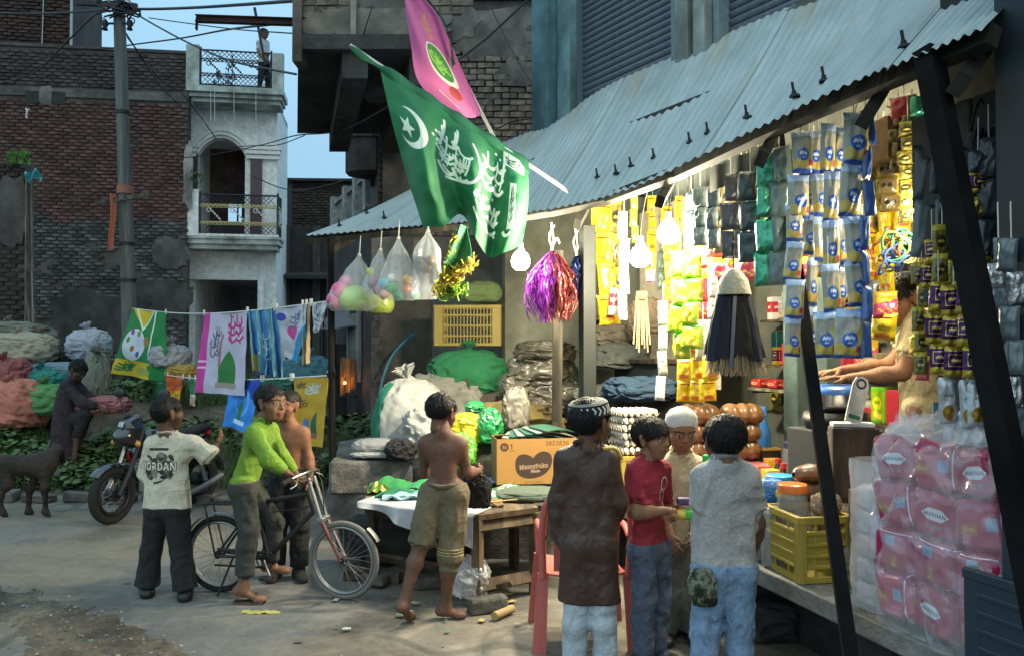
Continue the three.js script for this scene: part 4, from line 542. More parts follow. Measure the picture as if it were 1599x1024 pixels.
const PT = {
  blue: film([1, 1, 1], { map: tx((c, w, h) => { fillR(c, 0, 0, w, h, '#8f9488'); fillR(c, 0, 0, w, 26, '#a9bede'); fillR(c, 0, h - 12, w, 12, '#2e4fa0'); ell(c, 40, 60, 26, 20, '#a8a49a'); ell(c, 90, 54, 28, 22, '#b9b2a6'); ell(c, 108, 90, 16, 40, '#c2b25c'); ell(c, 22, 128, 26, 18, '#c5ad55'); ell(c, 84, 134, 40, 16, '#b8a04c'); ell(c, 62, 98, 36, 23, '#1f56b8'); mark(c, 62, 92, 20, '#e8f0ff'); mark(c, 62, 108, 10, '#e8f0ff'); fillR(c, 92, 118, 32, 20, '#b03a50'); }) }),
  blueEdge: film([0.06, 0.13, 0.36]),
  lime: film([1, 1, 1], { map: tx((c, w, h) => { fillR(c, 0, 0, w, h, '#8cb021'); fillR(c, 0, 0, w, 16, '#5fb52a'); ell(c, 64, 70, 46, 30, '#d8d62c'); mark(c, 64, 66, 26, '#6a8f10'); ell(c, 50, 118, 26, 18, '#ded24a'); ell(c, 88, 128, 22, 14, '#efe05a'); fillR(c, 0, h - 12, w, 12, '#4f9f22'); }) }),
  pinkY: film([1, 1, 1], { map: tx((c, w, h) => { fillR(c, 0, 0, w, h, '#c9496a'); c.fillStyle = '#d9a92c'; c.beginPath(); c.moveTo(0, 0); c.lineTo(w, 0); c.lineTo(w, 46); c.lineTo(0, 80); c.fill(); mark(c, 62, 56, 26, '#fff06a'); for (let i = 0; i < 7; i++) ell(c, 24 + i * 14, 108 + (i % 3) * 12, 10, 6, '#d8b84a'); fillR(c, 0, h - 10, w, 10, '#a53048'); }) }),
  yellow: film([1, 1, 1], { map: tx((c, w, h) => { fillR(c, 0, 0, w, h, '#d8bb1c'); words(c, 'e', 64, 74, 70, '#a98c10', 'serif'); fillR(c, 0, 0, w, 14, '#e6d04a'); ell(c, 66, 128, 40, 16, '#c0641f'); fillR(c, 18, 24, 92, 9, '#8d2b14'); }) }),
  white: film([1, 1, 1], { map: tx((c, w, h) => { fillR(c, 0, 0, w, h, '#c9cac2'); fillR(c, 10, 40, w - 20, 50, '#e7e7df'); mark(c, 64, 64, 24, '#49734b'); fillR(c, 0, h - 16, w, 16, '#9aa39a'); }) }),
  redWhite: film([1, 1, 1], { map: tx((c, w, h) => { fillR(c, 0, 0, w, h, '#dad4cd'); fillR(c, 0, 34, w, 76, '#b6283a'); mark(c, 64, 72, 30, '#f3e9e2'); }) }),
  green: foil([0.07, 0.32, 0.2]), darkBlue: film([0.04, 0.048, 0.06]), greyGreen: film([0.11, 0.16, 0.15]), brown: film([1, 1, 1], { map: tx((c, w, h) => { fillR(c, 0, 0, w, h, '#7d6a42'); fillR(c, 0, 0, w, 20, '#8d7b35'); for (let i = 0; i < 2; i++) ell(c, 40 + i * 48, 80, 18, 22, '#2a2118'); fillR(c, 14, 118, 100, 16, '#77683a'); }) }),
  olive: film([1, 1, 1], { map: tx((c, w, h) => { fillR(c, 0, 0, w, h, '#7a6f2e'); fillR(c, 0, 0, w, 30, '#bfae3a'); ell(c, 64, 90, 44, 34, '#2d2814'); mark(c, 64, 90, 26, '#cdb75c'); }) }),
  gold: foil([0.55, 0.44, 0.10], { roughness: 0.22 }), goldPurple: phys([1, 1, 1], { roughness: 0.25, metalness: 0.55, bumpMap: T.coarse, bumpScale: 0.006, map: tx((c, w, h) => { fillR(c, 0, 0, w, h, '#b79d3e'); fillR(c, 0, 26, w, 96, '#4a2150'); c.strokeStyle = '#d7c25d'; c.lineWidth = 4; c.strokeRect(20, 42, 88, 60); mark(c, 64, 72, 24, '#dcc870'); ell(c, 30, 134, 22, 12, '#cdb84c'); ell(c, 94, 134, 22, 12, '#cdb84c'); }) }),
  silver: foil([0.55, 0.56, 0.58], { roughness: 0.28 }), silverChips: phys([1, 1, 1], { roughness: 0.3, metalness: 0.5, bumpMap: T.coarse, bumpScale: 0.006, map: tx((c, w, h) => { fillR(c, 0, 0, w, h, '#b9bbbd'); fillR(c, 80, 0, 48, h, '#85888c'); ell(c, 46, 118, 32, 26, '#9b7426'); ell(c, 38, 112, 13, 9, '#c09840'); ell(c, 60, 126, 13, 9, '#b58a34'); mark(c, 50, 60, 18, '#6c7076'); }) }),
  teal: foil([0.05, 0.25, 0.27]), steelBlue: film([0.10, 0.135, 0.15]), red: film([0.45, 0.03, 0.05]), kraft: std([0.42, 0.30, 0.17], { map: T.grain }),
};
const packetName = new Map();
// a strip of packets hung from (px, py0) down to py1 in the plane n (or at depth d when n is null)
function strip(label, kind, px, py0, py1, count, w, where, lean = 0, o = {}) {
  const P = (x, y) => (where.d ? at(x, y, where.d) : sp(x, y, where.n)), top = P(px, py0), bot = P(px + lean, py1), t = thing(o.name || 'packet_strip', label, o.category || 'packets', top.clone(), (where.d ? 0 : SHOP_TURN * 0 - 0.35) + (o.turn || 0) + rr(-0.12, 0.12), o.group);
  const len = top.distanceTo(bot), hh = len / count, tilt = Math.atan2(bot.x - top.x, top.y - bot.y);
  t.rotation.z = tilt; const mats = [].concat(kind);
  for (let i = 0; i < count; i++) { const m = part(i ? 'packet_' + String(i).padStart(3, '0') : 'packet', pick(pillows), PT[mats[i % mats.length]] || mats[i % mats.length], t, [rr(-0.004, 0.004), -i * hh, rr(-0.008, 0.008)]); const sw = w * rr(0.9, 1.06); m.position.x += rr(-0.012, 0.012); m.scale.set(sw, hh * rr(0.96, 1.05), (o.thick || w * 0.5) * rr(0.7, 1.3)); m.rotation.set(rr(-0.12, 0.12), rr(-0.5, 0.5) * (o.twist ?? 1), rr(-0.08, 0.08)); }
  part('hanging_string', rod(V(0, 0, 0), V(0, o.up ?? 0.12, 0), 0.0025, 0.0025, 4), M.string, t);
  return t;
}
// blue and yellow packets at the shop corner, four columns
{ const g = 'blue sachet columns at the shop front', N = { n: 0.02 };
  strip('tilted pair of blue and yellow detergent packets at the eave above a longer column', 'blue', 1250, 205, 345, 2, 0.105, { n: 0.0 }, -10, { group: g, turn: 0.5 }); strip('column of four blue and yellow detergent packets below the tilted pair', 'blue', 1243, 318, 556, 4, 0.085, { n: -0.03 }, -3, { group: g, turn: 0.5 });
  strip('narrow column of three blue detergent packets between two wider columns', 'blue', 1297, 192, 420, 3, 0.085, { n: 0.01 }, -5, { group: g, turn: 0.5 }); strip('wide column of three blue detergent packets beside the dark blue backs', 'blue', 1333, 176, 420, 3, 0.115, { n: 0.02 }, -6, { group: g, turn: 0.5 });
  strip('lower pair of blue detergent packets under the narrow column', 'blue', 1293, 412, 560, 2, 0.1, { n: -0.02 }, 1, { group: g, turn: 0.5 }); strip('lower pair of blue detergent packets beside the dark blue backs', 'blue', 1330, 405, 560, 2, 0.115, { n: 0.0 }, 1, { group: g, turn: 0.5 }); strip('thin lower column of blue packets half hidden between the others', 'blue', 1270, 402, 558, 2, 0.06, { n: 0.12 }, 0, { group: g, turn: 0.5 });
  for (const [x, a, b, c, w] of [[1264, 210, 400, 3, 0.09], [1314, 200, 555, 5, 0.1], [1278, 205, 410, 3, 0.08]]) strip('column of blue detergent packets filling the gap behind the front columns', 'blue', x, a, b, c, w, { n: 0.1 }, 0, { group: g + ' behind', turn: 0.5 });
  strip('narrow column of plain dark blue packet backs beside the blue detergent packets', ['blueEdge', 'blueEdge'], 1352, 172, 558, 7, 0.06, { n: 0.06 }, 0, { turn: 0.7 }); }
// bright snack sachets around the lamps
{ const g = 'green and yellow snack strips below the lamps';
  strip('longer strip of lime green and yellow chip packets below the lit bulb', 'lime', 1062, 392, 560, 4, 0.14, { n: 0.25 }, -4, { group: g }); strip('shorter strip of lime green chip packets beside the pink puff packets', 'lime', 1083, 398, 545, 4, 0.13, { n: 0.3 }, -6, { group: g });
  const y = 'strip of yellow packets hanging above the bread loaves'; strip(y, 'yellow', 1068, 560, 628, 2, 0.13, { n: 0.35 }, 0, { group: 'yellow strips by the bread' }); strip(y, 'yellow', 1088, 520, 628, 3, 0.12, { n: 0.4 }, 0, { group: 'yellow strips by the bread' }); strip(y, 'yellow', 1106, 556, 626, 2, 0.12, { n: 0.38 }, 0, { group: 'yellow strips by the bread' });
  const p = 'strip of pink and orange puff packets hanging behind the broom bundle'; for (const [x, a, b, c] of [[1092, 372, 470, 2], [1124, 365, 440, 2], [1152, 395, 440, 1], [1090, 455, 500, 1], [1170, 395, 440, 1]]) strip(p, 'pinkY', x, a, b, c, 0.17, { n: 0.42 }, 0, { group: 'pink puff packets' });
  const w = 'thin strip of white mint sachets hanging beside the lime chip packets'; strip(w, 'white', 1036, 470, 625, 4, 0.07, { n: 0.2 }, -4, { group: 'white mint strips' }); strip(w, 'white', 1098, 500, 560, 1, 0.09, { n: 0.4 }, 0, { group: 'white mint strips' }); strip(w, 'white', 1112, 430, 535, 3, 0.07, { n: 0.35 }, 0, { group: 'white mint strips' });
  strip('strip of yellow packets printed with round letters beside the dark green column', 'yellow', 942, 316, 505, 4, 0.17, { n: 0.15 }, 10, { turn: 0.2 }); strip('second strip of brown-yellow packets tucked behind the yellow lettered strip', 'olive', 962, 312, 470, 3, 0.13, { n: 0.35 }, 4);
  strip('long white sachet strip hanging between the two bright bulbs and the column', 'white', 975, 330, 500, 4, 0.08, { n: 0.22 }, -2); strip('red and white soap packet hanging low by the pale wall', 'redWhite', 962, 450, 492, 1, 0.10, { n: 0.22 }); strip('narrow green sachet strip beside the cream board', 'lime', 990, 300, 380, 3, 0.06, { n: 0.3 });
  strip('small orange packet hanging just below the bulbs', 'pinkY', 1018, 420, 440, 1, 0.08, { n: 0.3 }); }
// dark foil strips under the awning
{ const g = 'dark foil strips under the awning', q = [['green', 1198, 238, 445, 4, 0.12, 0.05], ['greyGreen', 1217, 230, 445, 4, 0.11, 0.08], ['darkBlue', 1142, 272, 405, 3, 0.12, 0.12], ['darkBlue', 1172, 268, 408, 3, 0.12, 0.1], ['steelBlue', 1094, 292, 385, 3, 0.10, 0.2], ['steelBlue', 1112, 290, 390, 3, 0.09, 0.18], ['greyGreen', 1158, 255, 395, 3, 0.10, 0.2], ['brown', 1126, 290, 395, 3, 0.10, 0.25], ['green', 1184, 245, 400, 3, 0.1, 0.22], ['steelBlue', 1080, 300, 385, 3, 0.09, 0.24], ['darkBlue', 1228, 235, 420, 3, 0.1, 0.15]];
  for (const [k, x, a, b, c, w, n] of q) strip({ green: 'strip of shiny green foil sachets hanging under the eave', greyGreen: 'strip of dull grey-green sachets hanging under the eave', darkBlue: 'strip of nearly black sachets hanging under the eave', steelBlue: 'strip of steel blue sachets hanging behind the bright bulb', brown: 'strip of brown sachets hanging behind the bright bulb' }[k], k, x, a, b, c, w, { n }, rr(-3, 3), { group: g + ' ' + k, thick: 0.05 });
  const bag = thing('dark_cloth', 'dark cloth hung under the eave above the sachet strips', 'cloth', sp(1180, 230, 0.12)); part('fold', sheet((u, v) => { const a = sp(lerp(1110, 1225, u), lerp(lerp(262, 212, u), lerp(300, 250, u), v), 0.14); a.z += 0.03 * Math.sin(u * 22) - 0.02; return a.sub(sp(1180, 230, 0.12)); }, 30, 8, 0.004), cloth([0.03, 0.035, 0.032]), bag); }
// strips by the shopkeeper and the near post
{ const br = 'strip of small brown sachets hanging above the shopkeeper'; for (const [k, x, a, b, c, w, n] of [['brown', 1403, 178, 270, 4, 0.08, 0.55], ['brown', 1425, 180, 300, 5, 0.08, 0.5], ['olive', 1418, 190, 348, 7, 0.07, 0.42], ['brown', 1388, 250, 330, 3, 0.09, 0.6]]) strip(k === 'olive' ? 'strip of yellow-edged olive sachets hanging above the shopkeeper' : br, k, x, a, b, c, w, { n }, 0, { group: k === 'olive' ? undefined : 'brown strips above the shopkeeper' });
  strip('strip of glittering teal sachets high behind the thick slanting post', ['teal', 'silver'], 1446, 172, 300, 5, 0.075, { n: 0.45 }); strip('pair of red and green foil packets at the very top of the shop opening', ['red', 'green'], 1412, 150, 182, 1, 0.12, { n: 0.5 }, 0, { thick: 0.06 }); strip('shiny emerald foil packet at the very top of the shop opening', ['green'], 1442, 150, 180, 1, 0.1, { n: 0.45 }, 0, { thick: 0.06 });
  const gp = 'strip of gold and purple foil packets hanging by the thick slanting post'; for (const [x, a, b, c, w, n, ln] of [[1466, 440, 585, 3, 0.085, 0.12, 0], [1490, 445, 588, 3, 0.085, 0.1, 2], [1515, 440, 590, 3, 0.085, 0.08, 4]]) strip(gp, 'goldPurple', x, a, b, c, w, { n }, ln, { group: 'gold and purple strips' });
  strip('long twisted strip of gold and purple foil packets against the dark wall', ['darkBlue', 'goldPurple', 'gold'], 1528, 235, 480, 7, 0.08, { n: 0.12 }, -14); strip('long dark plum packet strip against the dark wall', ['darkBlue', 'darkBlue'], 1545, 215, 470, 4, 0.08, { n: 0.14 }, 6);
  for (const [x, a, b] of [[1560, 372, 600], [1580, 372, 690]]) strip('strip of bluish silver sachets hanging on the dark near wall', ['steelBlue', 'silver', 'steelBlue'], x, a, b, 6, 0.065, { n: -0.02 }, 8, { group: 'bluish strips on the near wall' });
  const pch = 'long black pouch strip of hair goods hanging behind the thick slanting post'; for (const [x, a, b, c, w] of [[1452, 225, 400, 2, 0.11], [1470, 228, 470, 3, 0.09], [1484, 232, 480, 3, 0.07]]) strip(pch, ['darkBlue', 'steelBlue'], x, a, b, c, w, { n: 0.25 }, 0, { group: 'black pouch strips', thick: 0.03 });
  strip('yellow price card packet beside the shopkeeper', 'yellow', 1436, 523, 552, 1, 0.1, { n: 0.3 }); strip('orange small packet hanging under the yellow card', 'pinkY', 1438, 553, 592, 1, 0.06, { n: 0.3 });
  for (const [x, y] of [[1386, 488], [1384, 455]]) strip('red and yellow biscuit packet hanging in front of the shopkeeper', pick(['yellow', 'pinkY']), x, y, y + 42, 1, 0.13, { n: 0.42 }, 0, { group: 'biscuit packets by the shopkeeper' });
  const h = thing('hair_tie_bunch', 'bunch of green and orange hair ties hanging beside the brown sachets', 'hair ties', sp(1398, 385, 0.4)); [[0.05, 0.25, 0.12], [0.5, 0.14, 0.05], [0.42, 0.4, 0.12], [0.05, 0.1, 0.3]].forEach((c, k) => part('hair_tie', (() => { const l = []; for (let i = 0; i < 7; i++) l.push(ring(0.045, 0.006, 16, 5, rr(-0.05, 0.05), rr(-0.05, 0.05) - k * 0.015, rr(-0.03, 0.03), rr(-1, 1), rr(-1, 1), rr(-1, 1))); return l; })(), std(c), h)); part('hanging_string', rod(V(0, 0, 0), V(0.03, 0.2, 0), 0.002), M.string, h);
  const pb = sp(1386, 220, 0.62), bx = thing('kraft_carton', 'open brown carton lying high on the shop shelf near the brown sachets', 'carton', pb, SHOP_TURN); part('body', uvBox(box(0.22, 0.2, 0.26, 0, -0.02, 0)), M.card, bx); part('flap', uvBox(box(0.2, 0.006, 0.14, 0, 0.1, 0.17, 0.5)), M.card, bx);
  for (let i = 0; i < 5; i++) { const p = sp(1418 + i * 3, 300 + i * 22, 0.75); part('wall_packet', uvBox(rbox(0.05, 0.16, 0.14, 0.01)), PT[pick(['brown', 'olive', 'kraft'])], bx, p.clone().sub(pb)).rotation.y = 0.1; }
}
// ---------------------------------------------------------------- bundle of brooms
{ const top = sp(1146, 424, 0.12), t = thing('broom_bundle', 'bundle of grass brooms in black plastic covers hanging under the awning', 'brooms', top.clone()), k = -top.z / FOC;
  part('binding', lathe([[0.001, 0.02], [12 * k, 0], [22 * k, -14 * k], [27 * k, -36 * k], [24 * k, -38 * k], [20 * k, -20 * k]], 22), std([0.5, 0.46, 0.36], { map: T.grain, bumpMap: T.bump, bumpScale: 0.01 }), t);
  const cov = [[0.008, 0.010, 0.018], [0.012, 0.016, 0.03], [0.009, 0.009, 0.011]].map((k) => phys(k, { roughness: 0.6, specularIntensity: 0.3 })); for (let i = 0; i < 9; i++) { const a0 = i / 9 * 6.283; part('cover', sheet((u, v) => { const a = a0 + (u - 0.5) * 0.85, r = lerp(20, 44, v) * k * (1 + 0.10 * Math.sin(u * Math.PI)) + 0.012 * noise3(u * 4, v * 5, i); return V(Math.cos(a) * r, -lerp(16, 134, v) * k - 0.02 * Math.sin(i * 2.1) * v, Math.sin(a) * r * 0.55); }, 8, 12, 0.002), cov[i % 3], t); }
  part('blue_edging', sheet((u, v) => V(lerp(-4, -16, v) * k + u * 0.02, -lerp(24, 150, v) * k, lerp(12, 27, v) * k + 0.012), 2, 8, 0.003), film([0.02, 0.035, 0.09]), t);
  part('bristles', (() => { const l = []; for (let i = 0; i < 420; i++) { const a = rr(0, 6.283), q = Math.sqrt(rnd()), r0 = 36 * k * q, r1 = (46 + rr(-3, 7)) * k * q; l.push(rod(V(Math.cos(a) * r0, -118 * k, Math.sin(a) * r0 * 0.55), V(Math.cos(a + rr(-0.08, 0.08)) * r1, -rr(150, 164) * k, Math.sin(a) * r1 * 0.55), 0.0035, 0.0015, 3)); } return l; })(), std([0.30, 0.25, 0.16], { roughness: 0.9 }), t);
  part('hook', tube([V(0, 0, 0), V(0, 0.1, 0), V(0.01, 0.4, 0)], 0.004, 5), M.iron, t); }
// ---------------------------------------------------------------- bulbs
function bulb(px, py, d, label, power, cordTop) {
  const p = at(px, py, d), b = thing('light_bulb', label, 'light bulb', p, 0);
  const glow = new THREE.MeshStandardMaterial({ color: lin(1, 0.96, 0.85), emissive: lin(1, 0.93, 0.74), emissiveIntensity: 22 });
  const gl = part('bulb', lathe([[0.001, -0.058], [0.03, -0.053], [0.05, -0.032], [0.056, -0.005], [0.05, 0.022], [0.036, 0.045]], 22), glow, b); gl.castShadow = false;
  part('socket', lathe([[0.036, 0.045], [0.034, 0.07], [0.022, 0.085], [0.022, 0.12], [0.001, 0.125]], 16), M.white, b);
  part('flex', tube([V(0, 0.12, 0), V(0.02, 0.12 + cordTop * 0.5, 0.01), V(0.05, 0.12 + cordTop, 0.08)], 0.004, 5), M.cable, b);
  gl.scale.setScalar(1.32); gl.position.y = -0.015; const l = new THREE.PointLight(lin(1, 0.88, 0.62), power, 0, 2); l.castShadow = true; l.shadow.radius = 3.5; l.position.set(0, 0, 0); b.add(l); l.name = 'bulb_light'; return b;
}
bulb(813, 404, 6.15, 'lit white bulb hanging between the green flag and the purple tinsel', 15, 0.3);
bulb(1044, 360, 5.15, 'upper of the two lit bulbs hanging in the shop front', 15, 0.25);
bulb(1000, 397, 5.5, 'lower lit bulb hanging near the cream board in the shop', 12, 0.35);
{ const q = sp(1318, 305, 0.85); bulb(1318, 305, -q.z, 'lit bulb hanging inside the shop behind the blue detergent packets', 9, 0.4); const q2 = sp(1468, 318, 0.38); bulb(1468, 318, -q2.z, 'lit bulb hidden behind the black pouch strips at the near end', 3, 0.3); }
// ---------------------------------------------------------------- goods on the ledge
const rest = (px, n, h = LEDGE) => { const r = ray(px, 542), d = (n + L0[0] * ND[0] + L0[1] * ND[1]) / (r[0] * ND[0] + ND[1]); return V(r[0] * d, h, -d); };   // a spot on the ledge below that column of the picture
function crate(name, label, pos, turn, w, h, d, m, o = {}) { // slatted plastic crate, w across, d deep
  const t = thing(name, label, 'crate', pos, turn, o.group), b = 0.012;
  part('floor', box(w - 0.02, 0.01, d - 0.02, 0, 0.012, 0), m, t);
  for (const [sx, sz, L, ry] of [[0, d / 2, w, 0], [0, -d / 2, w, 0], [w / 2, 0, d, Math.PI / 2], [-w / 2, 0, d, Math.PI / 2]]) {
    const g = [], s = new THREE.Group(); s.name = 'side_panel'; s.position.set(sx, 0, sz); s.rotation.y = ry; t.add(s);
    g.push(rbox(L + b, 0.035, b * 2, 0.005, 0, h - 0.018, 0), rbox(L, 0.03, b * 1.3, 0.004, 0, 0.016, 0)); for (const k of [-1, 1]) g.push(rbox(L * 0.13, h, b * 1.5, 0.005, k * (L / 2 - L * 0.06), h / 2, 0)); part('frame', g, m, s);
    const bars = o.bars || 4; for (let i = 0; i < bars; i++) part('slat', rbox(L * 0.76, o.slat || 0.016, b * (o.solid ? 2.2 : 1), 0.003, 0, 0.05 + (h - 0.1) * (i + 0.5) / bars, 0), m, s);
    const ribs = o.ribs || 3; for (let i = 0; i < ribs; i++) part('rib', rbox(o.rib || 0.014, h - 0.05, b * 0.8, 0.003, (i + 0.5 - ribs / 2) * L * 0.76 / ribs, h / 2, -0.002), m, s);
    if (o.solid) part('panel', box(L * 0.8, h * o.solid, 0.006, 0, h * 0.5, -0.004), m, s);
  }
  return t;
}
const yellowP = std([0.50, 0.38, 0.06], { roughness: 0.5, map: T.grain }), blueP = std([0.012, 0.035, 0.06], { roughness: 0.5, map: T.grain });
{ const p = rest(1258, 0.17); crate('yellow_crate', 'dusty yellow plastic crate on the ledge beside the slanting black post', [p.x, LEDGE + 0.002, p.z], SHOP_TURN - 0.12, 0.26, 0.31, 0.34, yellowP, { bars: 4, ribs: 2, solid: 0.5 });
  const q = rest(985, 0.33); crate('yellow_crate', 'yellow plastic crate under the egg trays behind the red-shirted boy', [q.x, LEDGE + 0.002, q.z], SHOP_TURN, 0.34, 0.28, 0.4, yellowP, { bars: 4, ribs: 4 });
  const b = rest(1648, 0.14); crate('blue_crate', 'dark blue plastic crate beside the wrapped pink packs', [b.x, LEDGE + 0.002, b.z], SHOP_TURN + 0.05, 0.3, 0.34, 0.44, blueP, { bars: 4, ribs: 5, solid: 0.86 }); }
// stacked egg trays
{ const q = rest(990, 0.34), egg = new THREE.SphereGeometry(0.021, 10, 8); egg.scale(1, 1.3, 1); const em = std([0.62, 0.56, 0.46], { roughness: 0.6 }), tm = std([0.36, 0.33, 0.27], { map: T.grain, bumpMap: T.bump, bumpScale: 0.004 });
  for (let k = 0; k < 6; k++) { const y = LEDGE + 0.29 + k * 0.057, t = thing('egg_tray', k === 5 ? 'topmost grey egg tray full of white eggs on the tray stack' : 'grey pulp egg tray of white eggs within the stack on the yellow crate', 'egg tray', [q.x + rr(-0.01, 0.01), y, q.z + rr(-0.01, 0.01)], SHOP_TURN + rr(-0.05, 0.05), k === 5 ? undefined : 'stacked egg trays');
    part('tray', sheet((u, v) => V((u - 0.5) * 0.3, 0.014 * Math.cos(u * 12 * Math.PI) * Math.cos(v * 12 * Math.PI) + 0.016, (v - 0.5) * 0.3), 36, 36, 0.003), tm, t);
    for (let i = 0; i < 6; i++) for (let j = 0; j < 6; j++) if (k === 5 || i === 0 || j === 5 || i === 5 || j === 0) part('egg', egg, em, t, [(i - 2.5) * 0.05, 0.028, (j - 2.5) * 0.05]); } }
// bread
function loaf(L, r, seed) { const g = sheet((u, v) => { const a = v * 2 * Math.PI, x = (u - 0.5) * L, e = Math.min(1, (0.5 - Math.abs(u - 0.5)) / 0.12) ** 0.5, R = r * (0.25 + 0.75 * e) * (1 + 0.06 * Math.cos(u * 2 * Math.PI * 4) + 0.05 * noise3(u * 6, Math.cos(a) * 2, seed)); return V(x, Math.sin(a) * R * (Math.sin(a) < 0 ? 0.72 : 1.0) + r * 0.72, Math.cos(a) * R); }, 36, 18); return g; }
{ const bm = phys([0.40, 0.19, 0.07], { map: T.mottle, roughness: 0.35, clearcoat: 0.5, clearcoatRoughness: 0.2 }), c = rest(1120, 0.55); const g = 'wrapped bread loaves behind the boys';
  [[0, 0, 0.0], [0.0, 0.12, 0], [0.02, 0.24, 0]].forEach(([dx, dy], k) => { for (let j = 0; j < 2; j++) { const o = solo('bread_loaf', 'brown bread loaf in clear film stacked behind the white-capped boy', 'bread', loaf(0.3, 0.085, k * 3 + j), bm, g); o.position.set(c.x + dx + (j - 0.5) * 0.31, LEDGE + 0.45 + dy - 0.12, c.z - 0.05 * j); o.rotation.y = 0.15; } });
  const st = solo('pink_tub', 'pink plastic tub under the bread loaves behind the boys', 'tub', rbox(0.64, 0.32, 0.34, 0.03), film([0.55, 0.16, 0.2])); st.position.set(c.x, LEDGE + 0.165, c.z - 0.02); st.rotation.y = 0.15;
  // long rolls on the counter
  const c2 = rest(1292, 0.42), rm = phys([0.34, 0.16, 0.07], { map: T.mottle, roughness: 0.4, clearcoat: 0.6, clearcoatRoughness: 0.25 }), rm2 = phys([0.28, 0.17, 0.11], { map: T.mottle, roughness: 0.3, clearcoat: 0.7, clearcoatRoughness: 0.2 });
  [0, 1, 2].forEach((k) => { const o = solo('bread_roll', 'long pack of brown bread rolls stacked behind the slanting post', 'bread', loaf(0.44 - k * 0.02, 0.052, 20 + k), k === 2 ? rm : rm2, 'packs of long bread rolls'); o.position.set(c2.x - 0.03 * (2 - k), LEDGE + 0.235 + k * 0.088, c2.z); o.rotation.y = 0.12 + k * 0.05; });
  const lift = solo('goods_carton', 'brown carton holding up the packs of long bread rolls', 'carton', uvBox(rbox(0.44, 0.225, 0.26, 0.008)), M.card); lift.position.set(c2.x - 0.02, LEDGE + 0.114, c2.z - 0.03); lift.rotation.y = 0.15; }
// sweets jars, bottles, boxes
function jar(px, n, label, r, h, lidC, bodyC, y = LEDGE, o = {}) { const p = rest(px, n), t = thing('jar', label, 'jar', [p.x, y + 0.001, p.z], 0, o.group);
  part('glass', lathe([[0.001, 0.004], [r * 0.92, 0.004], [r, 0.02], [r, h * 0.78], [r * 0.86, h * 0.9], [r * 0.84, h * 0.93]], 24), phys([0.8, 0.84, 0.86], { transmission: 0.8, thickness: 0, roughness: 0.12 }), t);
  part('contents', lathe([[0.001, 0.008], [r * 0.88, 0.01], [r * 0.92, h * 0.6], [r * 0.5, h * 0.64], [0.001, h * 0.62]], 18), std(bodyC, { map: T.mottle, bumpMap: T.bump, bumpScale: 0.02 }), t);
  part('lid', lathe([[r * 0.92, h * 0.9], [r * 0.96, h * 0.9], [r * 0.96, h * 0.98], [r * 0.9, h], [0.001, h]], 24), film(lidC), t); return t; }
jar(1236, 0.16, 'large clear sweets jar with orange lid inside the yellow crate', 0.075, 0.42, [0.70, 0.17, 0.03], [0.42, 0.3, 0.22]);
jar(1216, 0.34, 'clear plastic jar with bright blue lid behind the orange-lidded jar', 0.08, 0.40, [0.03, 0.25, 0.55], [0.4, 0.4, 0.42]); jar(1188, 0.1, 'dark jar with red lid beside the grey-shirted boy', 0.06, 0.28, [0.5, 0.04, 0.05], [0.03, 0.025, 0.02]); jar(1202, 0.07, 'tall clear jar standing at the corner of the yellow crate', 0.045, 0.3, [0.5, 0.5, 0.5], [0.3, 0.28, 0.26]);
jar(1262, 0.95, 'clear jar with orange lid on the far side of the counter', 0.07, 0.3, [0.6, 0.2, 0.06], [0.35, 0.25, 0.16], LEDGE + 0.16); jar(1240, 0.85, 'dark jar with navy lid beside the sauce bottles', 0.075, 0.34, [0.03, 0.04, 0.10], [0.05, 0.03, 0.03], LEDGE + 0.16);
function bottle(px, n, label, r, h, body, cap, band, y, group) { const p = rest(px, n), t = thing('bottle', label, 'bottle', [p.x, y + 0.001, p.z], 0, group); part('body', lathe([[0.001, 0], [r * 0.95, 0.003], [r, 0.02], [r, h * 0.5], [r * 0.9, h * 0.62], [r * 0.4, h * 0.8], [r * 0.36, h * 0.88]], 20), phys(body, { roughness: 0.12, clearcoat: 1 }), t); part('cap', cyl(r * 0.44, r * 0.44, h * 0.14, 16, 0, h * 0.93, 0), film(cap), t); if (band) part('label', lathe([[r * 1.01, h * 0.14], [r * 1.015, h * 0.46]], 20), band, t); return t; }
{ const band = film([1, 1, 1], { map: tx((c, w, h) => { fillR(c, 0, 0, w, h, '#c5281e'); for (let k = 0; k < 3; k++) { ell(c, 22 + 44 * k, 80, 15, 40, '#e6b62e'); fillR(c, 14 + 44 * k, 64, 16, 8, '#7c1d12'); } }) });
  for (const [px, n, y] of [[1222, 0.7, 0.14], [1214, 0.8, 0.14], [1236, 0.75, 0.14]]) bottle(px, n, 'dark sauce bottle with red cap and red-yellow label on the counter', 0.045, 0.24, [0.02, 0.01, 0.008], [0.5, 0.04, 0.04], band, LEDGE + y, 'sauce bottles');
  for (const px of [1182, 1192]) bottle(px, 1.0, 'tall blue water bottle standing against the rear wall', 0.05, 0.46, [0.02, 0.10, 0.28], [0.05, 0.2, 0.5], null, LEDGE + 0.22, 'blue water bottles');
  const st = thing('counter_step', 'stepped wooden stand at the back of the ledge carrying bottles and boxes', 'stand', shop(0, 0, 0), SHOP_TURN); part('step', uvBox(box(0.6, 0.155, 2.3, 0.9, LEDGE + 0.08, -0.75)), M.wood, st); part('upper_step', uvBox(box(0.35, 0.22, 2.3, 1.4, LEDGE + 0.112, -0.75)), M.wood, st); }
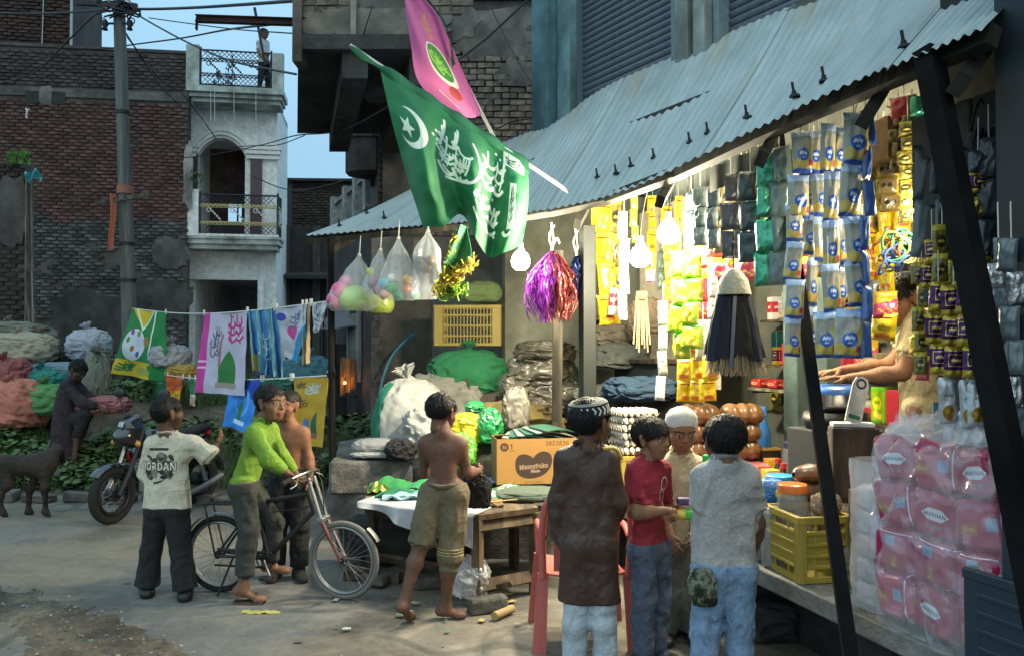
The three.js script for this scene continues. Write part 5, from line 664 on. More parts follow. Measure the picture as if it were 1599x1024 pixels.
function pack(px, n, y, label, w, h, d, m, o = {}) { const p = rest(px, n), b = solo(o.name || 'carton', label, o.category || 'box', rbox(w, h, d, o.r || 0.006), m, o.group); b.position.set(p.x, y + h / 2 + 0.001, p.z); b.rotation.y = (o.turn ?? 0.25); if (o.tilt) b.rotation.z = o.tilt; return b; }
{ const bk = film([1, 1, 1], { map: tx((c, w, h) => { fillR(c, 0, 0, w, h, '#1c1712'); c.strokeStyle = '#b99a52'; c.lineWidth = 5; c.beginPath(); c.ellipse(40, 86, 24, 40, 0, 0, 7); c.stroke(); fillR(c, 78, 60, 40, 12, '#b99a52'); fillR(c, 80, 104, 40, 26, '#cfc7b5'); fillR(c, 0, 0, w, 10, '#8d733a'); }) });
  pack(1200, 0.9, LEDGE + 0.16, 'black carton printed with a gold ring behind the sauce bottles', 0.14, 0.26, 0.08, bk);
  const sh = shelfAt(1168, 1258, 604, 1.35, 0.3, 'pale wooden wall shelf with red cartons above the bottles');
  const bis = film([1, 1, 1], { map: tx((c, w, h) => { fillR(c, 0, 0, w, h, '#a22a1c'); ell(c, 64, 80, 50, 30, '#d99a88'); mark(c, 64, 80, 28, '#7a130c'); }) });
  for (let i = 0; i < 3; i++) { const p = sp(1195 + i * 26, 594, 1.45); const b = solo('biscuit_pack', 'red biscuit pack lying on the pale wall shelf', 'biscuits', rbox(0.2, 0.07, 0.12, 0.02), bis, 'red packs on the wall shelf'); b.position.set(p.x, sh.y + 0.037, p.z); b.rotation.y = 0.3; }
  const redBox = film([0.55, 0.06, 0.05]), pinkBox = film([0.60, 0.13, 0.12]), yBox = film([0.62, 0.42, 0.04]);
  const rl = 'red soap carton piled on the counter beside the bread', rg = 'red cartons piled on the counter'; for (let i = 0; i < 12; i++) pack(1150 + (i % 6) * 15, 0.42 + 0.12 * Math.floor(i / 6) + rr(0, 0.08), LEDGE + 0.13 + (i % 2) * 0.05 + 0.05 * Math.floor(i / 6), rl, 0.13, 0.052, 0.09, pick([redBox, pinkBox, redBox]), { group: rg, turn: rr(-0.5, 0.7), r: 0.008 });
  pack(1178, 0.6, LEDGE + 0.27, 'upright coral red carton beside the yellow one on the counter', 0.11, 0.08, 0.08, film([0.7, 0.14, 0.09])); pack(1202, 0.6, LEDGE + 0.27, 'upright yellow carton beside the coral one on the counter', 0.09, 0.08, 0.08, yBox);
  const base = solo('flat_carton', 'wide flat carton under the pile of red soap cartons', 'carton', uvBox(rbox(0.62, 0.125, 0.5, 0.008)), M.card); { const p = rest(1185, 0.6); base.position.set(p.x, LEDGE + 0.065, p.z); base.rotation.y = SHOP_TURN; }
  const wt = phys([0.62, 0.56, 0.48], { roughness: 0.25, clearcoat: 0.6, map: T.mottle, bumpMap: T.coarse, bumpScale: 0.03 }); // snack packs in clear film
  const cr = (px, n, y, w, h, d, m, label, group, cat = 'snacks') => { const g = new RoundedBoxGeometry(w, h, d, 7, Math.min(w, h, d) * 0.42), p = g.attributes.position, s = rr(0, 50); for (let i = 0; i < p.count; i++) { const k = 1 + 0.16 * fbm3(p.getX(i) * 18 + s, p.getY(i) * 18, p.getZ(i) * 18); p.setXYZ(i, p.getX(i) * k, p.getY(i) * k, p.getZ(i) * k); } g.computeVertexNormals(); const q = rest(px, n), o = solo('snack_bag', label, cat, g, m, group); o.position.set(q.x, y + h * 0.42, q.z); o.rotation.y = rr(-0.4, 0.5); return o; };
  for (let i = 0; i < 5; i++) cr(1180 + i * 22, 0.3 + rr(0, 0.08), LEDGE + 0.16 + (i % 2) * 0.03, 0.2, 0.06, 0.14, wt, 'pale snack pack in clear film lying across the counter', 'pale snack packs');
  const fl2 = solo('snack_carton', 'open brown carton below the pale snack packs', 'carton', uvBox(rbox(0.5, 0.16, 0.3, 0.006)), M.card); { const p = rest(1225, 0.4); fl2.position.set(p.x, LEDGE + 0.082, p.z); fl2.rotation.y = SHOP_TURN; }
  const bl = cr(1200, 0.14, LEDGE + 0.30, 0.15, 0.13, 0.1, film([0.02, 0.16, 0.5], { bumpMap: T.coarse, bumpScale: 0.03 }), 'crumpled bright blue pouch bundle beside the jars', undefined, 'pouch'); const yl = cr(1228, 0.2, LEDGE + 0.33, 0.12, 0.05, 0.09, film([0.6, 0.42, 0.05]), 'yellow pouch lying between the blue pouch and the bread', undefined, 'pouch');
  { const p = rest(1212, 0.17); const o = solo('upturned_box', 'closed box on the ledge under the blue and yellow pouches', 'box', uvBox(rbox(0.3, 0.3, 0.14, 0.008)), std([0.25, 0.22, 0.18], { map: T.grain })); o.position.set(p.x + 0.07, LEDGE + 0.152, p.z - 0.12); o.rotation.y = SHOP_TURN; }
  const sb = phys([0.46, 0.36, 0.29], { roughness: 0.2, clearcoat: 0.8, map: T.mottle, bumpMap: T.coarse, bumpScale: 0.03 });
  for (const [px, n, y, w, h] of [[1268, 0.3, 0.14, 0.17, 0.15], [1318, 0.34, 0.14, 0.14, 0.22], [1288, 0.2, 0.3, 0.14, 0.12], [1330, 0.3, 0.0, 0.16, 0.2], [1292, 0.1, 0.36, 0.1, 0.08]]) cr(px, n, LEDGE + y, w, h, 0.12, sb, 'clear bag of brownish snacks heaped behind the slanting post', 'clear snack bags');
  for (const [px, n, y] of [[1398, 0.4, 0.48], [1388, 0.34, 0.44], [1410, 0.42, 0.44]]) cr(px, n, LEDGE + y, 0.13, 0.1, 0.12, phys([0.5, 0.34, 0.2], { roughness: 0.2, clearcoat: 0.8, map: T.mottle }), 'small clear bag of biscuits piled above the wrapped pink packs', 'biscuit bags');
  { const p = rest(1400, 0.4); const o = solo('stacking_box', 'plain carton under the biscuit bags behind the pink packs', 'carton', uvBox(rbox(0.3, 0.44, 0.3, 0.008)), M.card); o.position.set(p.x, LEDGE + 0.222, p.z); o.rotation.y = SHOP_TURN; }
  // boxes by the shopkeeper
  const blueC = film([1, 1, 1], { map: tx((c, w, h) => { fillR(c, 0, 0, w, h, '#2c62b4'); fillR(c, 0, 0, w, 22, '#c9c3b0'); ell(c, 28, 74, 22, 46, '#d9e4f2'); ell(c, 28, 70, 17, 40, '#7d7a72'); fillR(c, 62, 60, 60, 26, '#c9d6e6'); mark(c, 92, 74, 20, '#17377f'); ell(c, 92, 122, 22, 16, '#17377f'); }) });
  const pu = film([1, 1, 1], { map: tx((c, w, h) => { fillR(c, 0, 0, w, h, '#4a2f78'); fillR(c, 8, 30, 60, 60, '#e2dced'); ell(c, 40, 60, 16, 24, '#b06a90'); fillR(c, 78, 80, 44, 22, '#b9aecf'); }) }), yp = film([1, 1, 1], { map: tx((c, w, h) => { fillR(c, 0, 0, w, h, '#c9952c'); fillR(c, 10, 30, 70, 60, '#c0436a'); mark(c, 76, 70, 30, '#5a2b86'); }) });
  const pz = LEDGE + 0.002; pack(1420, 0.62, pz + 0.40, 'blue biscuit carton with a window hole beside the shopkeeper', 0.19, 0.15, 0.12, blueC, { turn: 0.45 }); pack(1412, 0.6, pz + 0.29, 'violet chocolate carton under the blue biscuit carton', 0.2, 0.11, 0.12, pu, { turn: 0.35 }); pack(1408, 0.58, pz + 0.15, 'yellow and pink chocolate carton under the violet one', 0.2, 0.14, 0.12, yp, { turn: 0.3 }); pack(1412, 0.6, pz, 'plain box at the bottom of the carton stack by the shopkeeper', 0.22, 0.15, 0.16, M.card, { turn: 0.3 });
  const tub = phys([0.5, 0.52, 0.5], { roughness: 0.35, transmission: 0.2, thickness: 0 }); const tb = (px, n, y, lid, label) => { const p = rest(px, n), t = thing('food_tub', label, 'plastic box', [p.x, y, p.z], 0.45); part('tub', rbox(0.19, 0.11, 0.13, 0.015, 0, 0.057, 0), tub, t); part('lid', rbox(0.205, 0.016, 0.145, 0.006, 0, 0.122, 0), lid, t); }; tb(1462, 0.42, pz + 0.22, film([0.55, 0.33, 0.06]), 'clear plastic box with orange lid below another box'); tb(1464, 0.43, pz + 0.354, film([0.04, 0.05, 0.05]), 'clear plastic box with dark lid on the orange-lidded box'); pack(1463, 0.43, pz, 'closed carton under the two clear plastic boxes', 0.24, 0.217, 0.18, M.card, { turn: 0.4 });
  { const p = rest(1478, 0.36), l = []; const o = thing('garnish_bunch', 'dark bunch of small sachets on the dark-lidded plastic box', 'sachets', [p.x - 0.03, pz + 0.49, p.z - 0.02]); for (let i = 0; i < 26; i++) part(i ? 'sachet_' + String(i).padStart(3, '0') : 'sachet', pillows[i % 3], PT[pick(['greyGreen', 'olive', 'steelBlue', 'darkBlue'])], o, [rr(-0.09, 0.09), rr(0.02, 0.12), rr(-0.05, 0.05)], [rr(-1, 1), rr(-1, 1), rr(-1, 1)]).scale.set(0.035, 0.05, 0.015); }
  { const p = sp(1472, 652, 0.3), o = solo('picture_card', 'pale teal card printed with a standing figure', 'card', box(0.1, 0.13, 0.006), film([1, 1, 1], { map: tx((c, w, h) => { fillR(c, 0, 0, w, h, '#7fb0ae'); c.strokeStyle = '#2c5560'; c.lineWidth = 6; c.beginPath(); c.moveTo(60, 30); c.quadraticCurveTo(80, 60, 50, 90); c.lineTo(40, 140); c.moveTo(56, 90); c.lineTo(84, 140); c.stroke(); ell(c, 60, 26, 10, 13, '#2c5560'); }) })); o.position.copy(p); o.rotation.y = 0.35; }
  for (const [x, y, h] of [[1484, 588, 56], [1512, 592, 54], [1535, 596, 52]]) strip('silver chip bag with golden chips printed on it hanging over the pink packs', 'silverChips', x, y, y + h + 20, 1, 0.085, { n: 0.1 }, 0, { group: 'silver chip bags', up: 0.03, twist: 0.5 }); for (const [x, y] of [[1488, 638], [1516, 642], [1540, 640]]) strip('plain silver foil bag hanging below the silver chip bags', 'silver', x, y, y + 60, 1, 0.08, { n: 0.14 }, 0, { group: 'plain silver bags', up: 0.03, twist: 0.5 });
}
// payment stand (without its code), weighing scale
{ const p = sp(1330, 662, 0.5), t = thing('payment_stand', 'white upright payment card stand leaning on the counter by the bread rolls', 'card stand', p, -0.2); part('base', rbox(0.2, 0.022, 0.1, 0.006, 0, 0.0, 0.02), M.white, t);
  const card = new THREE.Shape([[-0.042, 0], [0.042, 0], [0.042, 0.2], [0.03, 0.235], [0, 0.245], [-0.03, 0.235], [-0.042, 0.2]].map((q) => new THREE.Vector2(...q))); const g = new THREE.ExtrudeGeometry(card, { depth: 0.008, bevelEnabled: false }); const m = part('card', g, M.white, t, [0.0, 0.01, 0.02], [-0.15, 0.25, -0.26]); part('emblem_ring', ring(0.022, 0.005, 20, 6, 0, 0.205, 0.009), std([0.03, 0.035, 0.08]), m); part('printed_band', box(0.06, 0.02, 0.002, 0, 0.03, 0.0095), std([0.04, 0.16, 0.08]), m); part('printed_panel', box(0.055, 0.075, 0.002, 0, 0.1, 0.0095), std([0.5, 0.5, 0.47]), m);
  const q = sp(1306, 640, 0.66), s = thing('steel_pot', 'steel pot with blue lid on black trays under the shopkeeper hands', 'pot', [q.x, q.y, q.z]); part('pot', lathe([[0.001, 0], [0.12, 0.002], [0.135, 0.03], [0.14, 0.09], [0.145, 0.092]], 28), M.chrome, s); part('lid', lathe([[0.15, 0.092], [0.15, 0.115], [0.12, 0.14], [0.001, 0.145]], 28), film([0.03, 0.12, 0.4]), s); part('tray', lathe([[0.001, -0.1], [0.16, -0.1], [0.17, -0.06], [0.18, -0.055], [0.17, -0.01], [0.001, -0.005]], 28), M.black, s);
  const bx = solo('counter_box', 'dark wooden cash box under the steel pot', 'box', uvBox(rbox(0.42, q.y - 0.1 - LEDGE - 0.004, 0.36, 0.008)), std([0.02, 0.02, 0.02])); bx.position.set(q.x + 0.02, (q.y - 0.1 + LEDGE) / 2, q.z); bx.rotation.y = SHOP_TURN;
  const pb = sp(1330, 662, 0.5), sup = solo('counter_block', 'low box that the payment stand rests on', 'box', uvBox(rbox(0.22, pb.y - 0.011 - LEDGE - 0.003, 0.14, 0.006)), M.darkwood); sup.position.set(pb.x, (pb.y - 0.011 + LEDGE) / 2, pb.z + 0.02); sup.rotation.y = -0.2; }
// ---------------------------------------------------------------- wrapped pink packs
{ const lab = film([1, 1, 1], { map: ctex(256, 256, (c, w, h) => { fillR(c, 0, 0, w, h, '#a51c4a'); fillR(c, 0, 0, w, 26, '#9a2a5c'); fillR(c, 160, 80, 60, 66, '#7590ae'); c.strokeStyle = '#cfd8e4'; c.lineWidth = 7; c.beginPath(); c.moveTo(246, 10); c.quadraticCurveTo(226, 130, 246, 250); c.stroke(); fillR(c, 26, 110, 86, 60, '#9a5a30'); ell(c, 50, 138, 20, 16, '#c08850'); ell(c, 86, 142, 20, 14, '#b87c44'); }) }), lab2 = film([1, 1, 1], { map: ctex(256, 256, (c, w, h) => { fillR(c, 0, 0, w, h, '#9c1844'); c.fillStyle = '#c9d2da'; c.beginPath(); c.moveTo(60, 120); c.lineTo(100, 86); c.lineTo(180, 86); c.lineTo(220, 120); c.lineTo(180, 154); c.lineTo(100, 154); c.fill(); words(c, 'MAKHAN', 140, 121, 30, '#3c2a44', 'sans-serif', 140); words(c, 'RUSK', 140, 190, 36, '#7d8f8a'); fillR(c, 0, 224, w, 32, '#7d1338'); }) });
  const packG = (() => { const g = new RoundedBoxGeometry(1, 1, 1, 6, 0.24), p = g.attributes.position; for (let i = 0; i < p.count; i++) { const k = 1.03 + 0.2 * fbm3(p.getX(i) * 3.4, p.getY(i) * 3.4, p.getZ(i) * 3.4); p.setXYZ(i, p.getX(i) * k, p.getY(i) * k, p.getZ(i) * k); } g.computeVertexNormals(); return g; })();
  const front = shop(1.14, 0.0, LEDGE), t = thing('wrapped_pack_bale', 'tall bale of pink rusk packs wrapped in clear plastic on the ledge', 'bale', front, SHOP_TURN);
  // local: x into the shop, z along the street towards the viewer
  const W = 0.62, Dp = 0.42, H = 0.72; let k = 0;
  for (let r = 0; r < 4; r++) for (let i = 0; i < 3; i++) for (let j = 0; j < 2; j++) { const m = part(k ? 'rusk_pack_' + String(k).padStart(3, '0') : 'rusk_pack', packG, r === 1 ? lab : (r + i) % 2 ? lab2 : lab, t, [0.03 + Dp / 4 + j * Dp / 2, 0.025 + (r + 0.5) * H / 4, (i - 1) * W / 3 - 0.02], [rr(-0.1, 0.1), -Math.PI / 2 + rr(-0.16, 0.16), r === 1 ? Math.PI / 2 : rr(-0.12, 0.12)]); m.scale.set(r === 1 ? H / 3.9 : W / 3.0, r === 1 ? W / 3.0 : H / 3.9, Dp / 2.05); k++; }
  // crinkled film: a wrinkled box skin with a gathered top
  const skin = sheet((u, v) => { const a = u * 2 * Math.PI, e = 5, c = Math.cos(a), s = Math.sin(a), q = (Math.abs(c) ** e + Math.abs(s) ** e) ** (-1 / e); const top = sstep(v, 0, 0.16), bot = 1 - 0.04 * sstep(v, 0.92, 1), n = 0.028 * fbm3(c * 2.4 + 3, v * 5, s * 2.4, 4) + 0.016 * Math.sin(14 * fbm3(c * 1.7, v * 2.2, s * 1.7 + 5, 3)) - 0.012 * Math.abs(noise3(c * 6, v * 9, s * 6)); const rx = (Dp / 2 + 0.035) * lerp(0.55 + 0.25 * noise3(c * 2, 1, s * 2), 1, top) * bot + n, rz = (W / 2 + 0.035) * lerp(0.75 + 0.2 * noise3(c * 2, 4, s * 2), 1, top) * bot + n; return V(0.03 + Dp / 2 + c * q * rx, lerp(H + 0.11 + 0.05 * noise3(c * 3, 7, s * 3), -0.004, v ** 0.95), -0.02 + s * q * rz); }, 220, 120);
  part('plastic_wrap', skin, phys([0.97, 0.97, 1], { transmission: 0.85, thickness: 0, roughness: 0.1, ior: 1.55 }), t);
  part('gathered_top', sheet((u, v) => { const a = u * 6.283; return V(0.03 + Dp / 2 + Math.cos(a) * (0.26 - 0.2 * v) * (1 + 0.25 * noise3(Math.cos(a) * 3, v * 3, Math.sin(a) * 3)), H + 0.03 + 0.08 * v ** 0.5 + 0.05 * fbm3(Math.cos(a) * 3, v * 4, Math.sin(a) * 3) + 0.012 * Math.sin(a * 13 + v * 5), -0.02 + Math.sin(a) * (0.34 - 0.2 * v)); }, 90, 10), phys([0.93, 0.93, 0.93], { transmission: 0.82, thickness: 0, roughness: 0.16 }), t);
  // white wrapped bale behind the post
  const b2 = thing('white_wrapped_bale', 'narrow bale of white packs in clear plastic between the yellow crate and the pink bale', 'bale', shop(0.72, 0.06, LEDGE), SHOP_TURN);
  for (let i = 0; i < 5; i++) part(i ? 'white_pack_00' + i : 'white_pack', packG, film([0.50, 0.49, 0.50], { bumpMap: T.coarse, bumpScale: 0.02 }), b2, [0.12, 0.06 + i * 0.1, 0], [0, rr(-0.1, 0.1), 0]).scale.set(0.2, 0.1, 0.15);
  part('plastic_wrap', sheet((u, v) => { const a = u * 6.283, n = 0.02 * fbm3(Math.cos(a) * 3, v * 6, Math.sin(a) * 3); return V(0.12 + Math.sign(Math.cos(a)) * Math.abs(Math.cos(a)) ** 0.5 * (0.125 + n), 0.62 * (1 - v) + 0.003, Math.sign(Math.sin(a)) * Math.abs(Math.sin(a)) ** 0.5 * (0.105 + n)); }, 60, 30), phys([0.93, 0.93, 0.97], { transmission: 0.7, thickness: 0, roughness: 0.2 }), b2);
  // sticks in the blue crate
  const cr = rest(1625, 0.12); for (let i = 0; i < 5; i++) solo('stick_bundle', 'grey stick standing in the dark blue crate', 'stick', rod(V(cr.x - 0.05 + i * 0.03, LEDGE + 0.05, cr.z + 0.03), V(cr.x - 0.06 + i * 0.045, LEDGE + 0.56 + 0.03 * i, cr.z - 0.02), 0.012, 0.009, 7), std([0.13, 0.12, 0.11], { map: T.wood }), 'sticks in the blue crate'); }
// ---------------------------------------------------------------- the open stall between the lane and the shop
const sackN = (x, y, z, s) => 0.5 * fbm3(x * 1.3 + s, y * 1.3, z * 1.3, 4) + 0.35 * (0.5 - Math.abs(fbm3(x * 2.6, y * 2.2 + s, z * 2.6, 3)));
function lump(rx, ry, rz, seed, wr = 0.22, e = 0.8) { // slumped sack or heap with folds
  const g = new THREE.SphereGeometry(1, 84, 60), p = g.attributes.position;
  for (let i = 0; i < p.count; i++) { let x = p.getX(i), y = p.getY(i), z = p.getZ(i); const wx = 0.5 * noise3(x * 1.4 + seed, y * 1.4, z * 1.4), f = 1 + wr * (1.2 * sackN(x, y, z, seed) + 0.9 * (0.22 - Math.abs(noise3(x * 2.6 + seed + wx * 2, y * 2.1 + wx * 2, z * 2.6))) + 0.4 * (0.2 - Math.abs(noise3(x * 4 + wx * 5, y * 9 + seed + wx * 5, z * 4))) + 0.1 * (0.2 - Math.abs(noise3(x * 16 + seed + wx * 9, y * 8, z * 16)))); const q = (v) => Math.sign(v) * Math.abs(v) ** e; x = q(x) * f * rx; z = q(z) * f * rz; y = y < 0 ? Math.max(q(y) * f, -0.82) * ry : q(y) * f * ry; p.setXYZ(i, x, y + 0.8 * ry, z); }
  g.computeVertexNormals(); const uv = g.attributes.uv; for (let i = 0; i < uv.count; i++) uv.setXY(i, uv.getX(i) * 4 * rx * 3, uv.getY(i) * 2 * ry * 3); return g;
}
const neckGeo = (r) => sheet((u, v) => { const a = u * 6.283, q = r * (v < 0.5 ? lerp(1.3, 0.45, v * 2) : lerp(0.45, 1.25, v * 2 - 1)) * (1 + (0.12 + 0.25 * v) * Math.sin(a * 7)); return V(Math.cos(a) * q, v * r * 2.6, Math.sin(a) * q); }, 42, 8);
function heap(name, label, cat, px, py, d, w, h, m, o = {}) { // px, py: foot of the thing
  const p = at(px, py, d); const k = solo(name, label, cat, lump(w / 2, h / 1.8, (o.depth || w) / 2, o.seed ?? rr(0, 90), o.drape ? 0.34 : o.wr ?? 0.22, o.e ?? 0.8), m, o.group); k.position.copy(p); if (o.neck) part('tied_neck', neckGeo(o.neck), m, k, [0, h * 0.93, 0.02], [0.3, 0, rr(-0.4, 0.4)]); if (o.turn) k.rotation.y = o.turn; if (o.tilt) k.rotation.z = o.tilt; return k;
}
const PLX = (px, d) => xAt(px, d), PL = 0.42;
{ const a = [[xAt(512, 6.9), 6.9], [xAt(700, 6.35), 6.35], [xAt(905, 6.25), 6.25], [1.15, 9.2], [0.6, 11.8], [xAt(600, 11.6), 11.6], [xAt(530, 10.5), 10.5]], g = put(flat(a.map(([x, d]) => [x, d]), PL - 0.02, 0.01), 0, PL - 0.01, 0, Math.PI / 2).scale(1, 1, -1); g.computeVertexNormals();
  const o = thing('stall_plinth', 'low grey cement plinth that the open stall stands on', 'plinth'); part('slab', uvBox(flatDown(a, PL)), cement, o);
  const b = at(582, 757, 6.95); const blk = solo('cement_block', 'long rough grey cement block at the lane end of the plinth', 'block', uvBox((() => { const g = new RoundedBoxGeometry(0.7, 0.28, 0.42, 6, 0.03), p = g.attributes.position; for (let i = 0; i < p.count; i++) { const n = 0.025 * fbm3(p.getX(i) * 9, p.getY(i) * 9, p.getZ(i) * 9); p.setXYZ(i, p.getX(i) + n, p.getY(i) + n, p.getZ(i) + n); } g.computeVertexNormals(); return g; })()), std([0.24, 0.24, 0.235], { map: T.mottle, bumpMap: T.bump, bumpScale: 0.02 })); blk.position.set(b.x, PL + 0.14, b.z); blk.rotation.y = 0.1; }
function flatDown(a, h) { const s = new THREE.Shape(a.map(([x, d]) => new THREE.Vector2(x, d))), g = new THREE.ExtrudeGeometry(s, { depth: h, bevelEnabled: false }); g.rotateX(-Math.PI / 2); return g; } // x stays, d becomes -z, extruded upwards
const white1 = cloth([0.50, 0.50, 0.48], { bumpScale: 0.003 }), greyS = cloth([0.30, 0.31, 0.32]), tealS = cloth([0.02, 0.24, 0.16]);
{ // sacks
  heap('cement_bag', 'flat grey filled bag lying on the cement block', 'bag', 588, 706, 6.95, 0.42, 0.12, greyS, { depth: 0.3, seed: 3, wr: 0.12 }); heap('cement_bag', 'pale flattened bag under the grey filled bag', 'bag', 596, 712, 6.9, 0.5, 0.05, cloth([0.42, 0.42, 0.42]), { depth: 0.36, seed: 5, wr: 0.15 });
  const big = heap('plastic_sack', 'big white woven sack with a green stripe slumped on the plinth', 'sack', 640, 726, 7.35, 0.66, 0.78, white1, { depth: 0.6, seed: 11, wr: 0.13, neck: 0.07 });
  { const st = sheet((u, v) => { const a = lerp(-0.55, 1.05, v), th = lerp(3.55, 3.95, u) + 0.2 * v, r = 1.03, x = Math.cos(a) * Math.cos(th), y = Math.sin(a), z = -Math.cos(a) * Math.sin(th); const f = (1 + 0.13 * (1.2 * sackN(x, y, z, 11) + 0.1)) * r, q = (w) => Math.sign(w) * Math.abs(w) ** 0.8; return V(q(x) * f * 0.33, Math.max(q(y) * f, -0.82) * 0.433 + 0.8 * 0.433, q(z) * f * 0.3); }, 8, 30); part('green_stripe', st, tealS, big); }
  heap('plastic_sack', 'crumpled white plastic sack in front of the striped sack', 'sack', 668, 728, 7.0, 0.44, 0.5, cloth([0.42, 0.43, 0.42], { bumpScale: 0.003 }), { depth: 0.5, seed: 17, drape: 1 }); heap('plastic_sack', 'pale crumpled sack leaning at the back against the stall wall', 'sack', 690, 662, 8.2, 0.8, 0.5, cloth([0.36, 0.36, 0.32], { bumpScale: 0.003 }), { depth: 0.6, seed: 23, drape: 1 });
  heap('dark_cloth_bundle', 'crumpled black cloth lying on the flat grey bag', 'cloth', 625, 716, 6.72, 0.24, 0.16, cloth([0.02, 0.02, 0.024]), { seed: 29, drape: 1 });
  const gs = heap('green_sack', 'large bright green tied sack below the yellow crate', 'sack', 732, 612, 8.25, 0.8, 0.42, cloth([0.03, 0.24, 0.10], { bumpScale: 0.003 }), { depth: 0.5, seed: 31, wr: 0.2, neck: 0.05 }); part('tie_cord', tube([V(-0.05, 0.36, 0.05), V(-0.03, 0.28, 0.2), V(0.0, 0.14, 0.27), V(0.03, 0.02, 0.26)], 0.008, 5), std([0.12, 0.08, 0.05]), gs);
  
  heap('sack_pile', 'brown pile of old sacks carrying the green sack and crate', 'sacks', 745, 690, 8.3, 1.15, 0.56, cloth([0.13, 0.115, 0.09], { bumpScale: 0.003 }), { depth: 0.7, seed: 37, wr: 0.16 });
  heap('straw_heap', 'low heap of yellowish straw bags behind the printed carton', 'straw', 800, 690, 7.4, 0.9, 0.35, cloth([0.22, 0.17, 0.06], { bumpScale: 0.004 }), { depth: 0.7, seed: 41, drape: 1 });
  for (const [px, py, w, h, s, c] of [[845, 600, 0.62, 0.30, 43, [0.17, 0.165, 0.14]], [860, 640, 0.66, 0.3, 47, [0.20, 0.19, 0.165]], [835, 655, 0.5, 0.3, 53, [0.25, 0.23, 0.20]], [880, 650, 0.45, 0.4, 59, [0.14, 0.14, 0.12]], [850, 565, 0.55, 0.2, 61, [0.15, 0.145, 0.12]], [815, 625, 0.4, 0.28, 67, [0.21, 0.2, 0.17]]]) heap('folded_plastic', 'crumpled grey plastic sheets piled beside the dark post', 'plastic', px, py, 7.7, w, h, phys(c, { roughness: 0.35, clearcoat: 0.3, map: T.mottle, bumpScale: 0.003 }), { depth: 0.6, seed: s, drape: 1, group: 'crumpled plastic heap' });
  heap('plastic_heap_base', 'dark heap of old wrappings under the grey plastic sheets', 'wrappings', 850, 735, 7.7, 1.0, 0.75, cloth([0.09, 0.09, 0.08]), { depth: 0.6, seed: 71, wr: 0.3 });
  heap('rolled_sheet', 'pale rolled plastic sheet standing in the heap', 'plastic', 806, 668, 7.0, 0.22, 0.34, phys([0.36, 0.34, 0.30], { roughness: 0.4, map: T.mottle }), { seed: 73, drape: 1 });
  solo('stall_post', 'grey weathered timber post standing in the heap of plastic', 'post', uvBox(bar(at(868, 660, 7.0).setY(PL), at(872, 392, 7.1), 0.085, 0.085)), std([0.12, 0.12, 0.105], { map: T.wood, bumpMap: T.wood, bumpScale: 0.004 }));
  for (const [px, py, d, w, h, c, l] of [[735, 690, 6.5, 0.34, 0.22, [0.62, 0.45, 0.02], 'bright yellow flag bundle beside the shirtless boy at the table'], [765, 690, 6.45, 0.2, 0.26, [0.02, 0.22, 0.07], 'dark green flag bundle beside the yellow one'], [742, 645, 6.9, 0.16, 0.1, [0.03, 0.28, 0.09], 'small green packet above the yellow flag bundle'], [718, 730, 6.2, 0.24, 0.26, [0.10, 0.34, 0.04], 'lime green glittery flag bundle behind the boy']]) heap('flag_bundle', l, 'flags', px, py, d, w, h, film(c, { bumpScale: 0.003 }), { drape: 1, seed: px, depth: 0.3 });
  heap('bundle_support', 'dark bundle holding up the coloured flag bundles', 'bundle', 745, 765, 6.55, 0.5, 0.42, cloth([0.08, 0.09, 0.07]), { depth: 0.3, seed: 79 });
  // blue hose on the wall and the side wall panel
  solo('blue_hose', 'curved blue hose hanging on the dark wall of the stall', 'hose', tube([at(592, 618, 9.0), at(598, 590, 9.1), at(612, 556, 9.2), at(632, 533, 9.3), at(648, 522, 9.4)], 0.016, 7), film([0.03, 0.16, 0.24]));
  const wl = thing('stall_side_wall', 'dark plastered side wall of the stall with ragged brick edge', 'wall', at(592, 640, 9.6).setY(0), 0.0); part('wall', uvBox(box(0.62, 2.75, 0.14, 0.31, 1.37, 0), 0.6), std([0.13, 0.125, 0.11], { map: T.mottle, bumpMap: T.bump, bumpScale: 0.02 }), wl); for (let i = 0; i < 30; i++) part(i ? 'edge_brick_' + String(i).padStart(3, '0') : 'edge_brick', brickGeos[i % 4], mortar, wl, [0.0 - (i % 2) * 0.03, 0.06 + i * 0.088, 0.0]).scale.set(0.1, 0.07, 0.15);
}
crate('hanging_crate', 'dusty yellow slotted crate lying on its side above the green sack', at(732, 540, 8.4), -0.05, 0.68, 0.42, 0.3, std([0.40, 0.31, 0.07], { roughness: 0.6, map: T.grain }), { bars: 3, ribs: 15, rib: 0.012 });
heap('green_cushion', 'pale green bag lying on top of the yellow slotted crate', 'bag', 752, 472, 8.4, 0.42, 0.22, cloth([0.16, 0.24, 0.10]), { depth: 0.3, seed: 83, wr: 0.15 });
